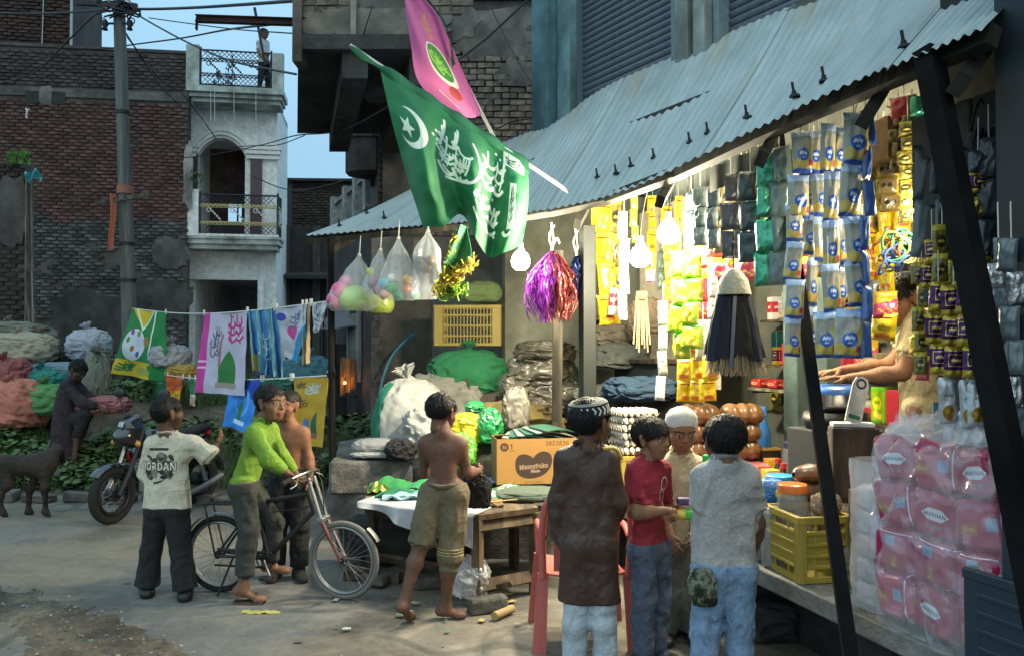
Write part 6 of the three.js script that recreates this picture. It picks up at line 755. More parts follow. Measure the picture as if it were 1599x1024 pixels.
// wooden table
const TBL = 0.58;
{ const C = [-0.211, 5.15], R = [0.175, 5.41], Bk = [0.05, 6.05], BL = [-1.15, 6.25], Lf = [-1.02, 5.62], t = thing('market_table', 'weathered wooden trestle table covered with flags and cloth', 'table', [C[0], 0, -C[1]]), rel = ([x, d], y = 0) => V(x - C[0], y, -(d - C[1]));
  part('tabletop', uvBox(flatDown([C, R, Bk, BL, Lf].map(([x, d]) => [x - C[0], d - C[1]]), 0.035)).translate(0, TBL - 0.035, 0), M.wood, t);
  const ins = (p, k = 0.08) => [lerp(p[0], -0.4, k), lerp(p[1], 5.7, k)], lg = [ins(C, 0.05), ins(R, 0.04), ins(Bk), ins(BL), ins(Lf)]; lg.forEach((p, i) => part(i ? 'leg_00' + i : 'leg', uvBox(bar(rel(p, 0), rel(p, TBL - 0.035), 0.058, 0.058, -0.5)), i < 2 ? M.wood : M.darkwood, t));
  const pl = (a, b, y, h, m = M.wood) => part('rail', uvBox(bar(rel(a, y), rel(b, y), h, 0.03)), m, t); pl(lg[0], lg[1], TBL - 0.075, 0.08); pl(lg[0], lg[1], 0.12, 0.075); pl(lg[1], lg[2], TBL - 0.075, 0.08, M.darkwood); pl(lg[4], lg[0], TBL - 0.075, 0.06, M.darkwood); pl(lg[4], lg[3], 0.2, 0.06, M.darkwood); pl(lg[4], lg[0], 0.2, 0.05, M.darkwood); part('brace', uvBox(bar(rel([-0.21, 5.3], 0.06), rel([0.0, 5.2], 0.14), 0.04, 0.03)), M.wood, t);
  // white cloth hanging over the front
  const L2 = [-1.06, 5.6], C2 = [-0.235, 5.125]; const sh = sheet((u, v) => { const x = lerp(L2[0], C2[0], u), d = lerp(L2[1], C2[1], u), drop = lerp(0.03, 0.17, sstep(u, 0.05, 0.65)) * (u > 0.86 ? lerp(1, 1.25, (u - 0.86) / 0.14) : 1); if (v < 0.4) { const k = 1 - v / 0.4; return V(x + 0.1 * k, TBL + 0.006 + 0.004 * noise3(x * 9, d * 9, 1), -(d + 0.25 * k)); } const k = (v - 0.4) / 0.6; return V(x - 0.012 - 0.02 * Math.sin(u * 19) * k, TBL + 0.006 - drop * k, -(d - 0.012 - 0.025 * k * (1 + Math.sin(u * 23)))); }, 50, 16, 0.003); solo('table_cloth', 'pale grey-white cloth hanging over the front edge of the market table', 'cloth', sh, cloth([0.46, 0.48, 0.52]));
}
// folded flags on the table
{ const fl = (px, py, w, d2, c, label, o = {}) => { const p = gnd(px, py, TBL + 0.012), k = solo('folded_flag', label, 'flag', sheet((u, v) => V((u - 0.5) * w, 0.018 + 0.03 * fbm3(u * 4 + px, v * 3, py) + (o.h || 0.02) * Math.sin(u * Math.PI) * Math.sin(v * Math.PI) + 0.008 * Math.sin(u * 14 + v * 5), (v - 0.5) * d2), 26, 16, 0.012), o.m || cloth(c), o.group); k.position.copy(p); k.rotation.y = o.turn ?? 0.1; return k; };
  const gf = cloth([1, 1, 1], { map: ctex(256, 160, (c, w, h) => { fillR(c, 0, 0, w, h, '#1e6b3a'); c.lineWidth = 9; scrawl(c, 20, 16, 216, 120, '#d4dccb', 5, 6); fillR(c, 6, 118, 90, 22, '#cfd8c8'); }) });
  fl(608, 762, 0.3, 0.26, null, 'folded bright green flag with gold fringe on the table', { m: cloth([0.03, 0.26, 0.07]), h: 0.07 }); fl(590, 768, 0.16, 0.16, null, 'heap of gold-green tinsel on the table corner', { m: foil([0.25, 0.33, 0.05]), h: 0.06 }); fl(650, 775, 0.32, 0.2, null, 'folded pale teal printed cloth on the table', { m: cloth([0.20, 0.42, 0.40]) }); fl(635, 778, 0.34, 0.1, [0.35, 0.5, 0.6], 'light blue cloth strip at the table edge'); fl(800, 772, 0.44, 0.3, null, 'folded green flag with white lettering on the table', { m: gf, h: 0.05 }); fl(772, 778, 0.3, 0.2, null, 'second folded green lettered flag beside the wooden corner', { m: gf, h: 0.03, turn: 0.6 }); fl(745, 752, 0.34, 0.14, null, 'folded blue flag by the carton', { m: cloth([0.03, 0.09, 0.34]), turn: -0.3 }); fl(740, 740, 0.2, 0.12, [0.12, 0.36, 0.5], 'sky blue printed cloth by the carton'); fl(750, 788, 0.3, 0.08, [0.30, 0.17, 0.10], 'brown folded cloth at the wooden table corner'); fl(690, 774, 0.36, 0.24, null, 'folded green flag with white lettering in front of the shirtless boy', { m: gf, h: 0.04, turn: 0.4 }); fl(625, 774, 0.3, 0.2, null, 'dark green folded flag on the white cover', { m: cloth([0.02, 0.18, 0.08]), h: 0.04, turn: -0.3 }); fl(665, 762, 0.3, 0.2, null, 'bright green folded cloth at the back of the table', { m: cloth([0.04, 0.3, 0.1]), h: 0.05 }); fl(846, 765, 0.4, 0.22, null, 'folded green and cream flag beside the pink chair', { m: gf, turn: -0.2 });
  for (let i = 0; i < 4; i++) { const a = gnd(742 + i * 9, 786 - i, TBL + 0.07); solo('flag_stick', 'thin yellow flag stick lying on the table corner', 'stick', rod(a, a.clone().add(V(0.16, 0.004, -0.06)), 0.004), std([0.4, 0.28, 0.08]), 'flag sticks on the table'); }
}
// black bag in the boy's hand is built with him; printed carton
{ const a = gnd(766, 756, TBL + 0.055), w = 0.60, h = 0.33, d = 0.3, tx0 = ctex(640, 352, (c, W, H) => {
    fillR(c, 0, 0, W, H, '#ad8046'); for (let i = 0; i < 500; i++) { c.fillStyle = 'rgba(80,52,20,0.05)'; c.fillRect(mul(i, 1) * W, mul(i, 2) * H, 40 * mul(i, 3), 1.5); }
    ell(c, 60, 62, 34, 34, '#54362a'); words(c, 'M', 60, 64, 36, '#a9835a', 'serif'); words(c, '1', 116, 58, 54, '#54371f'); fillR(c, 100, 88, 40, 6, '#6b4a2a');
    words(c, '3823836', 480, 38, 50, '#6a4a28'); for (let i = 0; i < 4; i++) fillR(c, 400, 78 + i * 16, 150 - 20 * i, 6, '#94703f'); c.fillStyle = '#44322c'; c.beginPath(); c.moveTo(150, 240); c.bezierCurveTo(120, 100, 230, 100, 290, 150); c.bezierCurveTo(330, 80, 440, 80, 440, 170); c.bezierCurveTo(430, 280, 330, 310, 260, 310); c.bezierCurveTo(200, 310, 160, 280, 150, 240); c.fill();
    c.strokeStyle = '#b59a78'; c.lineWidth = 3; c.font = 'bold 44px serif'; c.textAlign = 'center'; c.save(); c.translate(292, 205); c.rotate(-0.06); c.fillStyle = '#5a463c'; c.fillText('MamyPoko', 0, 10, 230); c.strokeText('MamyPoko', 0, 10, 230); c.font = 'bold 26px serif'; c.strokeText('Pants', 10, 48, 90); c.restore(); words(c, 'MamyPoko', 290, 336, 26, '#7d5a30', 'serif', 200); });
  const t = thing('printed_carton', 'brown cardboard carton with dark heart-shaped print standing on the table', 'carton', [a.x + w / 2 + 0.02, TBL + 0.07, a.z - d / 2 + 0.06], 0.16), fm = std([1, 1, 1], { map: tx0, roughness: 0.85 }), cm = M.card;
  part('front', new THREE.PlaneGeometry(w, h), fm, t, [0, h / 2, d / 2 + 0.002]); part('body', uvBox(merge([box(w, h, 0.004, 0, h / 2, d / 2 - 0.002), box(w, h, 0.004, 0, h / 2, -d / 2), box(0.004, h, d - 0.01, -w / 2 + 0.002, h / 2, 0), box(0.004, h, d - 0.01, w / 2 - 0.002, h / 2, 0), box(w - 0.01, 0.004, d - 0.01, 0, 0.004, 0)])), cm, t); part('flap', uvBox(box(w - 0.02, 0.004, 0.14, 0, h - 0.02, -d / 2 + 0.06, -0.5)), cm, t);
  for (let i = 0; i < 6; i++) part('flag_pack', sheet((u, v) => V((u - 0.5) * 0.34, 0.02 * Math.sin(u * 3.1) + 0.004 * i, (v - 0.5) * 0.2), 10, 6, 0.008), i % 2 ? film([0.03, 0.10, 0.07]) : film([0.22, 0.30, 0.27]), t, [-0.05 + i * 0.04, h - 0.03 + i * 0.012, -0.02], [0.15, 0.2 * i - 0.4, -0.18]);
  heap('carton_support', 'folded cloth under the printed carton on the table', 'cloth', 830, 765, 5.7, 0.56, 0.08, cloth([0.1, 0.13, 0.1]), { depth: 0.34, seed: 97, wr: 0.15 }).position.y = TBL + 0.0; }
function mul(i, k) { const t = Math.sin(i * 12.9898 + k * 78.233) * 43758.5453; return t - Math.floor(t); }
// rubble below the table
{ const bm = std([0.17, 0.12, 0.10], { map: T.mottle, bumpMap: T.bump, bumpScale: 0.01 }), sm = std([0.19, 0.185, 0.17], { map: T.mottle, bumpMap: T.bump, bumpScale: 0.012 });
  [[560, 905, 0.2], [585, 915, 0.18], [605, 908, 0.2], [628, 905, 0.15], [672, 918, 0.22], [700, 905, 0.2], [725, 930, 0.16], [760, 955, 0.24], [548, 890, 0.14], [640, 885, 0.2], [735, 900, 0.2], [596, 885, 0.16]].forEach(([px, py, w], i) => { const p = gnd(px, py), g = new RoundedBoxGeometry(w, rr(0.07, 0.1), 0.11, 3, 0.015), q = g.attributes.position; for (let k = 0; k < q.count; k++) { const n = 0.03 * fbm3(q.getX(k) * 11 + i, q.getY(k) * 11, q.getZ(k) * 11); q.setXYZ(k, q.getX(k) + n, q.getY(k) + n, q.getZ(k) + n); } g.computeVertexNormals(); const o = solo('loose_brick', 'broken dusty brick lying on the ground under the market table', 'brick', uvBox(g, 2), i % 3 ? sm : bm, 'loose bricks under the table'); o.position.set(p.x, 0.045, p.z); o.rotation.set(rr(-0.08, 0.08), rr(-0.6, 0.6), rr(-0.08, 0.08)); });
  for (const [px, py, w] of [[1215, 1008, 0.36], [1060, 1000, 0.26], [1120, 985, 0.3], [1250, 985, 0.24]]) { const p = gnd(px, py), o = solo('rough_stone', 'rough dark stone lying under the shop ledge', 'stone', lump(w / 2, w / 3, w / 2.6, px, 0.3, 0.7), std([0.08, 0.08, 0.08], { map: T.mottle }), 'stones under the ledge'); o.position.set(p.x, -0.01, p.z - 0.15); }
  heap('plastic_bag', 'crumpled clear plastic bag on the ground by the table leg', 'plastic bag', 735, 928, 5.25, 0.22, 0.22, clearBag({ roughness: 0.25, transmission: 0.6 }), { seed: 101, wr: 0.5 }); solo('bamboo_piece', 'short cut bamboo piece lying in front of the table', 'bamboo', rod(gnd(772, 962, 0.03), gnd(800, 950, 0.03), 0.026, 0.024, 12), std([0.3, 0.22, 0.1])); const lf = thing('fallen_wrapper', 'torn yellow-edged wrapper lying flat on the road', 'wrapper', gnd(407, 957)); part('wrapper', sheet((u, v) => V((u - 0.5) * 0.24, 0.004 + 0.02 * Math.abs(noise3(u * 4, v * 4, 2)), (v - 0.5) * 0.06 * (1 - 0.5 * Math.abs(u - 0.5))), 14, 6, 0.002), film([0.42, 0.4, 0.12]), lf); part('underside', sheet((u, v) => V((u - 0.5) * 0.22, 0.002, 0.03 + (v - 0.5) * 0.04), 6, 3), std([0.02, 0.02, 0.02]), lf);
  heap('ground_heap', 'dark heap of rubbish and sacks under the market table', 'rubbish', 640, 870, 6.1, 1.0, 0.34, cloth([0.05, 0.05, 0.048]), { depth: 0.4, seed: 103, wr: 0.35 }); }
// ---------------------------------------------------------------- plastic chair
{ const pk = std([0.62, 0.15, 0.13], { roughness: 0.4, map: T.grain }), p = at(915, 900, 4.42), t = thing('plastic_chair', 'faded coral red plastic chair standing behind the boy in the brown kurta', 'chair', [p.x, 0, p.z], 0.05), w = 0.235;
  part('seat', sheet((u, v) => V((u - 0.5) * 0.44, 0.42 - 0.02 * Math.sin(u * Math.PI) - 0.015 * Math.sin(v * Math.PI), -0.42 + v * 0.42), 12, 12, 0.012), pk, t);
  for (const s of [-1, 1]) { part('leg', flatBar([V(s * (w + 0.025), 0, 0.05), V(s * w, 0.42, 0.0)], 0.075, 0.022, 0.06), pk, t); part('leg', flatBar([V(s * (w + 0.02), 0, -0.46), V(s * (w - 0.01), 0.42, -0.42)], 0.06, 0.022, 0.05), pk, t); part('arm_rest', tube([V(s * w, 0.62, 0.04), V(s * (w + 0.01), 0.64, -0.2), V(s * w, 0.6, -0.4), V(s * (w - 0.01), 0.42, -0.42)], 0.018, 8), pk, t); }
  part('back_frame', tube([V(-w, 0.4, 0.0), V(-w - 0.005, 0.7, 0.05), V(-w + 0.03, 0.83, 0.075), V(0, 0.865, 0.085), V(w - 0.03, 0.83, 0.075), V(w + 0.005, 0.7, 0.05), V(w, 0.4, 0.0)], 0.021, 8, 50), pk, t);
  for (let i = -2; i <= 2; i++) part('back_slat', flatBar([V(i * 0.08, 0.43, 0.005), V(i * 0.082, 0.84, 0.078)], 0.034, 0.01, 0.034), pk, t); }
function flatBar([a, b], w1, th, w2) { return sheet((u, v) => { const p = a.clone().lerp(b, 1 - v); p.x += (u - 0.5) * lerp(w2, w1, v); return p; }, 4, 10, th); }
// ---------------------------------------------------------------- flags
function clothRows(rows, nu, nv, fold, thick = 0.002) { const cs = rows.map((r) => new THREE.CatmullRomCurve3(r.map(([x, y, d]) => at(x, y, d)), false, 'centripetal')); const P = sheet((u, v) => { const c = new THREE.CatmullRomCurve3(cs.map((k) => k.getPoint(u)), false, 'centripetal').getPoint(v); if (fold) { const f = fold(u, v); c.z += f; } return c; }, nu, nv, thick); return P; }
{ const ft = ctex(1024, 640, (c, w, h) => { fillR(c, 0, 0, w, h, '#0f7a4a'); c.save(); const W = '#dfe9e2';
    ell(c, 130, 205, 92, 92, W); ell(c, 104, 196, 74, 74, '#0f7a4a'); c.fillStyle = W; c.beginPath(); for (let i = 0; i < 10; i++) { const r = i % 2 ? 20 : 48, a = i * Math.PI / 5 - 1.2; c.lineTo(98 + r * Math.cos(a), 205 + r * Math.sin(a)); } c.fill();
    c.translate(400, 260); c.rotate(0.25); scrawl(c, -160, -190, 250, 330, W, 3, 15); c.lineWidth = 15; c.beginPath(); c.moveTo(70, -190); c.bezierCurveTo(190, -60, 150, 110, -70, 150); c.stroke(); scrawl(c, -120, -60, 200, 180, W, 9, 10); c.restore(); c.save(); c.translate(640, 270); c.rotate(0.2); scrawl(c, -110, -230, 220, 260, W, 21, 15); scrawl(c, -110, 20, 230, 240, W, 33, 15); c.restore();
    c.save(); c.translate(850, 60); c.rotate(0.05); fillR(c, -110, -40, 230, 90, '#cfdcd4'); scrawl(c, -96, -34, 200, 74, '#0f5a38', 8, 6); c.restore(); c.save(); c.translate(840, 330); c.rotate(0.0); fillR(c, -34, -130, 68, 300, '#d6e2da'); scrawl(c, -26, -110, 52, 240, '#3a5a48', 14, 5); c.restore(); c.lineWidth = 20; c.strokeStyle = W; c.beginPath(); c.moveTo(770, 500); c.quadraticCurveTo(800, 560, 850, 520); c.stroke(); });
  const rows = [[[592, 103, 5.25], [640, 137, 5.3], [690, 172, 5.36], [735, 203, 5.43], [775, 225, 5.5], [805, 243, 5.55], [824, 254, 5.6]], [[612, 190, 5.2], [655, 208, 5.06], [700, 228, 5.3], [742, 258, 5.16], [778, 285, 5.45], [803, 290, 5.36], [826, 300, 5.58]], [[636, 280, 5.2], [670, 282, 5.0], [708, 290, 5.28], [740, 312, 5.1], [772, 345, 5.42], [800, 340, 5.33], [822, 345, 5.52]], [[661, 356, 5.22], [692, 352, 5.08], [722, 336, 5.3], [742, 372, 5.16], [768, 402, 5.4], [793, 392, 5.34], [815, 383, 5.5]]];
  const f = thing('green_flag', 'large green cloth flag with white crescent and calligraphy over the awning', 'flag', [0, 0, 0]); part('cloth', clothRows(rows, 90, 60, (u, v) => 0.022 * Math.sin(u * 26 + v * 7) * (0.3 + v) + 0.02 * noise3(u * 9, v * 9, 3)), phys([1, 1, 1], { map: ft, roughness: 0.75, transmission: 0.3, thickness: 0, bumpMap: T.weave, bumpScale: 0.001 }), f);
  part('pole', rod(at(546, 70, 5.18), at(888, 299, 5.68), 0.011, 0.014, 10), std([0.45, 0.47, 0.46], { roughness: 0.5 }), f); part('rolled_edge', (() => { const a = at(548, 72, 5.18), b = at(826, 257, 5.6); return sheet((u, v) => { const p = a.clone().lerp(b, u), an = v * 6.283, r = (0.018 + 0.024 * sstep(u, 0.05, 0.3) + 0.008 * Math.sin(u * 34)) * (1 + 0.25 * noise3(u * 12, Math.cos(an) * 2, Math.sin(an) * 2)); p.y += Math.cos(an) * r - 0.012; p.z += Math.sin(an) * r * 0.8; return p; }, 80, 14); })(), cloth([0.02, 0.17, 0.09]), f);
  const pt = ctex(512, 256, (c, w, h) => { fillR(c, 0, 0, w, h, '#c9639f'); c.save(); c.translate(290, 130); c.rotate(-0.12); ell(c, 0, 0, 110, 46, '#e6dccf'); ell(c, -10, 0, 92, 38, '#3f8a2e'); scrawl(c, -80, -26, 140, 52, '#9ed05a', 4, 6); c.restore(); ell(c, 410, 150, 30, 22, '#a8332e'); scrawl(c, 90, 60, 100, 60, '#d9a05a', 7, 4); c.strokeStyle = '#e8d9c8'; c.lineWidth = 4; c.beginPath(); c.moveTo(380, 200); c.lineTo(470, 190); c.stroke(); });
  const pr = [[[640, -30, 5.62], [680, 20, 5.66], [714, 92, 5.72], [751, 176, 5.78]], [[634, -14, 5.55], [668, 60, 5.52], [700, 120, 5.6], [744, 184, 5.76]], [[631, -4, 5.5], [640, 62, 5.44], [654, 128, 5.42], [712, 176, 5.66]]];
  const p = thing('pink_flag', 'folded pink flag with green oval print hanging behind the green flag', 'flag', [0, 0, 0]); part('cloth', clothRows(pr, 60, 30, (u, v) => 0.03 * Math.sin(v * 9 + u * 4)), phys([1, 1, 1], { map: pt, roughness: 0.75, transmission: 0.25, thickness: 0 }), p); part('pole', rod(at(640, -40, 5.6), at(790, 250, 5.95), 0.012, 0.013, 10), std([0.45, 0.44, 0.42]), p);
  part('green_border', clothRows([[[644, -20, 5.58], [690, 30, 5.6], [712, 100, 5.66]], [[654, -20, 5.56], [697, 40, 5.58], [706, 104, 5.64]]], 24, 8, (u, v) => 0.012 * Math.sin(v * 8 + u * 11)), cloth([0.02, 0.13, 0.06]), p); }
// ---------------------------------------------------------------- washing lines of printed cloths
const LA = at(203, 481, 12.95), LB = at(517, 470, 7.02), LA2 = at(205, 575, 12.95), LB2 = at(518, 586, 7.02);
const onLine = (A, B, px) => { let lo = 0, hi = 1; for (let i = 0; i < 40; i++) { const t = (lo + hi) / 2, p = A.clone().lerp(B, t); (p.x / -p.z) < ray(px, 542)[0] ? lo = t : hi = t; } const p = A.clone().lerp(B, lo); p.y -= 0.10 * Math.sin(Math.PI * lo); return p; };
{ const line = (A, B, label) => { const pts = []; for (let i = 0; i <= 12; i++) { const p = A.clone().lerp(B, i / 12); p.y -= 0.10 * Math.sin(Math.PI * i / 12); pts.push(p); } solo('washing_line', label, 'line', tube(pts, 0.008, 6, 60), M.string); };
  line(LA, LB, 'upper white rope strung from the electricity pole to the awning post'); line(LA2, LB2, 'lower white rope strung from the electricity pole to the awning post');
  const hang = (A, B, x0, x1, bl, br, label, draw, o = {}) => { const a = onLine(A, B, x0), b = onLine(A, B, x1), d0 = -a.z, d1 = -b.z, t = thing('printed_cloth', label, 'cloth', a.clone(), 0, o.group), ba = at(bl[0], bl[1], d0 - 0.03), bb = at(br[0], br[1], d1 - 0.03), mid = o.mid ? at(o.mid[0], o.mid[1], (d0 + d1) / 2) : null;
    const m = cloth([1, 1, 1], { map: ctex(256, 320, draw), roughness: 0.9 }); m.bumpScale = 0.002; const g = sheet((u, v) => { const top = a.clone().lerp(b, u), bot = mid ? (u < 0.5 ? ba.clone().lerp(mid, u * 2) : mid.clone().lerp(bb, u * 2 - 1)) : ba.clone().lerp(bb, u); const p = top.lerp(bot, v); p.z += (o.f || 0.03) * Math.sin(u * (o.n || 9) + v * 1.5) * (0.4 + 0.6 * v) + 0.03 * noise3(u * 5 + x0, v * 4, 2); p.x += 0.012 * noise3(u * 3, v * 6 + x0, 5) * v; p.y += 0.012 * noise3(u * 4 + x0, 3, 1) * v; return p.sub(a); }, 34, 34, 0.003); part('cloth', g, m, t); for (const q of [a, b]) part('peg', box(0.018, 0.07, 0.02, q.x - a.x, q.y - a.y + 0.01, q.z - a.z), M.white, t); return t; };
  hang(LA, LB, 204, 258, [175, 582], [258, 597], 'yellow and green printed cloth with white arch panel pegged near the pole', (c, w, h) => { fillR(c, 0, 0, w, h, '#1f7a3c'); c.fillStyle = '#d3b31f'; c.beginPath(); c.moveTo(30, 0); c.lineTo(170, 0); c.lineTo(110, 90); c.fill(); c.strokeStyle = '#e5e6d2'; c.lineWidth = 9; c.beginPath(); c.moveTo(60, 0); c.lineTo(112, 96); c.lineTo(180, 0); c.stroke(); c.beginPath(); c.moveTo(195, 0); c.lineTo(170, 210); c.stroke(); c.fillStyle = '#cdd2dc'; c.beginPath(); c.ellipse(78, 170, 58, 76, 0, 0, 7); c.fill(); for (const [x, y, k] of [[60, 110, '#8c4a86'], [96, 116, '#5a8a3c'], [70, 190, '#a9622e'], [100, 215, '#3c62a8'], [44, 150, '#63883a']]) ell(c, x, y, 9, 15, k); ell(c, 142, 150, 18, 26, '#9a7f3a'); fillR(c, 0, 246, w, 74, '#d1b223'); scrawl(c, 12, 250, 90, 50, '#1c6a34', 5, 6); c.fillStyle = '#1f7a3c'; c.beginPath(); c.moveTo(256, 200); c.lineTo(256, 320); c.lineTo(190, 320); c.lineTo(170, 260); c.fill(); ell(c, 150, 290, 40, 18, '#9aa64e'); }, { f: 0.06 });
  hang(LA, LB, 318, 385, [305, 612], [383, 618], 'white printed cloth with magenta lettering, green dome and pink border', (c, w, h) => { fillR(c, 0, 0, w, h, '#b9b3c6'); fillR(c, 0, 0, 46, h, '#c23a92'); fillR(c, 0, 190, 46, 8, '#e9b8dc'); fillR(c, 0, 215, 46, 8, '#e9b8dc'); scrawl(c, 60, 30, 60, 150, '#4a4458', 4, 4); scrawl(c, 150, 10, 96, 110, '#b02a70', 8, 8); c.fillStyle = '#2f7434'; c.beginPath(); c.moveTo(110, 275); c.lineTo(112, 220); c.quadraticCurveTo(125, 180, 165, 150); c.quadraticCurveTo(200, 185, 206, 220); c.lineTo(206, 275); c.fill(); fillR(c, 100, 275, 114, 22, '#9a8c80'); c.strokeStyle = '#9a6a70'; c.lineWidth = 12; c.beginPath(); c.moveTo(128, 90); c.quadraticCurveTo(112, 150, 112, 210); c.stroke(); }, { f: 0.04, n: 7 });
  hang(LA, LB, 386, 432, [398, 578], [440, 590], 'gathered light blue and navy printed cloth on the upper rope', (c, w, h) => { for (let i = 0; i < 26; i++) fillR(c, i * 10, 0, 10, h, ['#6fa8c4', '#3f86b0', '#8fbdd0', '#2b4d9a', '#4c94ba', '#77a7a0', '#1f3f92'][(i * 5 + (i >> 2)) % 7]); fillR(c, 0, 230, 70, 90, '#a3a06a'); scrawl(c, 80, 60, 100, 200, '#c9dbe2', 6, 4); }, { f: 0.09, n: 24 });
  hang(LA, LB, 428, 478, [446, 556], [474, 528], 'white scarf with blue and pink print and cyan tip on the upper rope', (c, w, h) => { fillR(c, 0, 0, w, h, '#b7bac6'); ell(c, 40, 60, 46, 26, '#3d49a0'); ell(c, 120, 150, 50, 40, '#c04a86'); scrawl(c, 100, 20, 130, 110, '#5d6a86', 5, 6); c.fillStyle = '#2c8fc0'; c.beginPath(); c.moveTo(60, 320); c.lineTo(130, 215); c.lineTo(256, 180); c.lineTo(256, 320); c.fill(); }, { f: 0.04, mid: [464, 566] });
  hang(LA, LB, 486, 511, [492, 520], [500, 512], 'white cloth with black lettering next to the awning post', (c, w, h) => { fillR(c, 0, 0, w, h, '#b4b5bd'); scrawl(c, 20, 20, 200, 250, '#2f333c', 11, 7); }, { f: 0.05 });
  hang(LA, LB, 472, 484, [473, 570], [482, 566], 'beige strap bag hanging on the upper rope', (c, w, h) => { fillR(c, 0, 0, w, h, '#9b8a6c'); fillR(c, 90, 0, 40, h, '#b5a486'); }, { f: 0.05 });
  hang(LA2, LB2, 206, 262, [196, 652], [256, 655], 'dark green cloth with small pink mark on the lower rope', (c, w, h) => { fillR(c, 0, 0, w, h, '#1b5a3a'); scrawl(c, 120, 20, 110, 50, '#9fc0ae', 3, 6); ell(c, 70, 210, 20, 50, '#b58a92'); ell(c, 70, 210, 12, 40, '#7d5560'); ell(c, 230, 260, 26, 40, '#57a08a'); }, { f: 0.04 });
  hang(LA2, LB2, 258, 286, [262, 632], [277, 628], 'orange and yellow cloth on the lower rope behind the boy in the white shirt', (c, w, h) => { fillR(c, 0, 0, w, h, '#c2591f'); fillR(c, 0, 170, w, 150, '#d09a24'); c.fillStyle = '#b8401c'; c.beginPath(); c.moveTo(0, 120); c.lineTo(90, 320); c.lineTo(0, 320); c.fill(); scrawl(c, 120, 60, 100, 90, '#7d2d10', 6, 5); }, { f: 0.05 });
  hang(LA2, LB2, 296, 305, [297, 632], [303, 634], 'narrow green and white cloth on the lower rope', (c, w, h) => { fillR(c, 0, 0, w, h, '#2a7a4a'); fillR(c, 0, 210, w, 110, '#b0958c'); fillR(c, 0, 190, w, 22, '#d0d4cc'); }, { f: 0.02 });
  hang(LA2, LB2, 362, 408, [349, 664], [388, 676], 'bright blue printed cloth with green dome on the lower rope', (c, w, h) => { fillR(c, 0, 0, w, h, '#2f7fd0'); fillR(c, 150, 0, 106, 120, '#1d3fa0'); ell(c, 140, 150, 70, 90, '#4f9fe2'); ell(c, 130, 150, 52, 72, '#2f7fd0'); c.fillStyle = '#2d6f3a'; c.beginPath(); c.moveTo(96, 260); c.lineTo(98, 200); c.quadraticCurveTo(110, 150, 130, 130); c.quadraticCurveTo(150, 160, 152, 200); c.lineTo(152, 260); c.fill(); fillR(c, 80, 262, 120, 26, '#bcd2e6'); }, { f: 0.05 });
  hang(LA2, LB2, 412, 454, [410, 604], [454, 606], 'dark green strip of cloth on the lower rope above the boys', (c, w, h) => { fillR(c, 0, 0, w, h, '#1d5a44'); fillR(c, 0, 0, w, 30, '#8fa8a0'); }, { f: 0.02 });
  hang(LA2, LB2, 458, 512, [464, 696], [503, 698], 'mustard yellow printed cloth with small dome on the lower rope', (c, w, h) => { fillR(c, 0, 0, w, h, '#bd9426'); scrawl(c, 10, 20, 90, 30, '#3c3a2c', 2, 4); scrawl(c, 90, 20, 120, 60, '#b8c0c4', 4, 6); scrawl(c, 20, 90, 100, 50, '#4f3c12', 7, 4); c.fillStyle = '#33603a'; c.beginPath(); c.moveTo(130, 260); c.lineTo(134, 220); c.quadraticCurveTo(150, 180, 182, 160); c.quadraticCurveTo(186, 220, 184, 262); c.fill(); ell(c, 92, 222, 30, 30, '#4a72a8'); fillR(c, 90, 262, 100, 24, '#8a5a48'); }, { f: 0.03, n: 5 }); }
// ---------------------------------------------------------------- clear bags of balls, tinsel
function clearBagThing(px, topY, botY, wTop, wBot, d, lean, label, balls) { const top = at(px, topY, d), k = d / FOC, H = (botY - topY) * k, t = thing('ball_bag', label, 'plastic bag', top), seed = px;
  const bx = (v) => lean * k * v; part('bag', sheet((u, v) => { const a = u * 6.283, w = lerp(6, wTop, sstep(v, 0, 0.3)) * (1 - sstep(v, 0.2, 0.8)) + wBot * sstep(v, 0.2, 0.8), r = w * k / 2 * (1 - 0.25 * sstep(v, 0.9, 1)) * (1 + 0.16 * noise3(Math.cos(a) * 2 + seed, v * 4, Math.sin(a) * 2) + 0.08 * Math.sin(a * 9 + 3 * v) * (1 - v)); return V(bx(v) + Math.cos(a) * r, -H * v, Math.sin(a) * r * 0.55); }, 54, 30), phys([0.96, 0.97, 0.98], { transmission: 0.83, thickness: 0, roughness: 0.14 }), t);
  part('knot', [rod(V(0, 0, 0), V(0.01, 30 * k, 0), 0.006, 0.003), ball(0.016, 8, 0, 0, 0)], M.string, t);
  balls.forEach(([x, y, r, c, sq], i) => { const q = at(x, y, d).sub(top); const g = new THREE.SphereGeometry(r * k, 20, 14); if (sq) g.scale(1.25, 1, 1); part(i ? 'ball_00' + i : 'ball', g, film(c, { roughness: 0.35 }), t, q); }); return t; }
clearBagThing(561, 398, 486, 34, 82, 6.85, -12, 'clear plastic bag of pink and lime balloons at the lane end', [[532, 455, 16, [0.6, 0.1, 0.22]], [552, 465, 20, [0.36, 0.6, 0.06], 1], [522, 468, 13, [0.55, 0.1, 0.2]], [540, 440, 11, [0.6, 0.2, 0.28]]]);
clearBagThing(594, 390, 462, 22, 40, 6.7, -10, 'small clear bag with maroon and yellow toys', [[578, 425, 7, [0.45, 0.5, 0.1]], [583, 442, 10, [0.25, 0.06, 0.12]], [590, 452, 9, [0.4, 0.16, 0.2]]]);
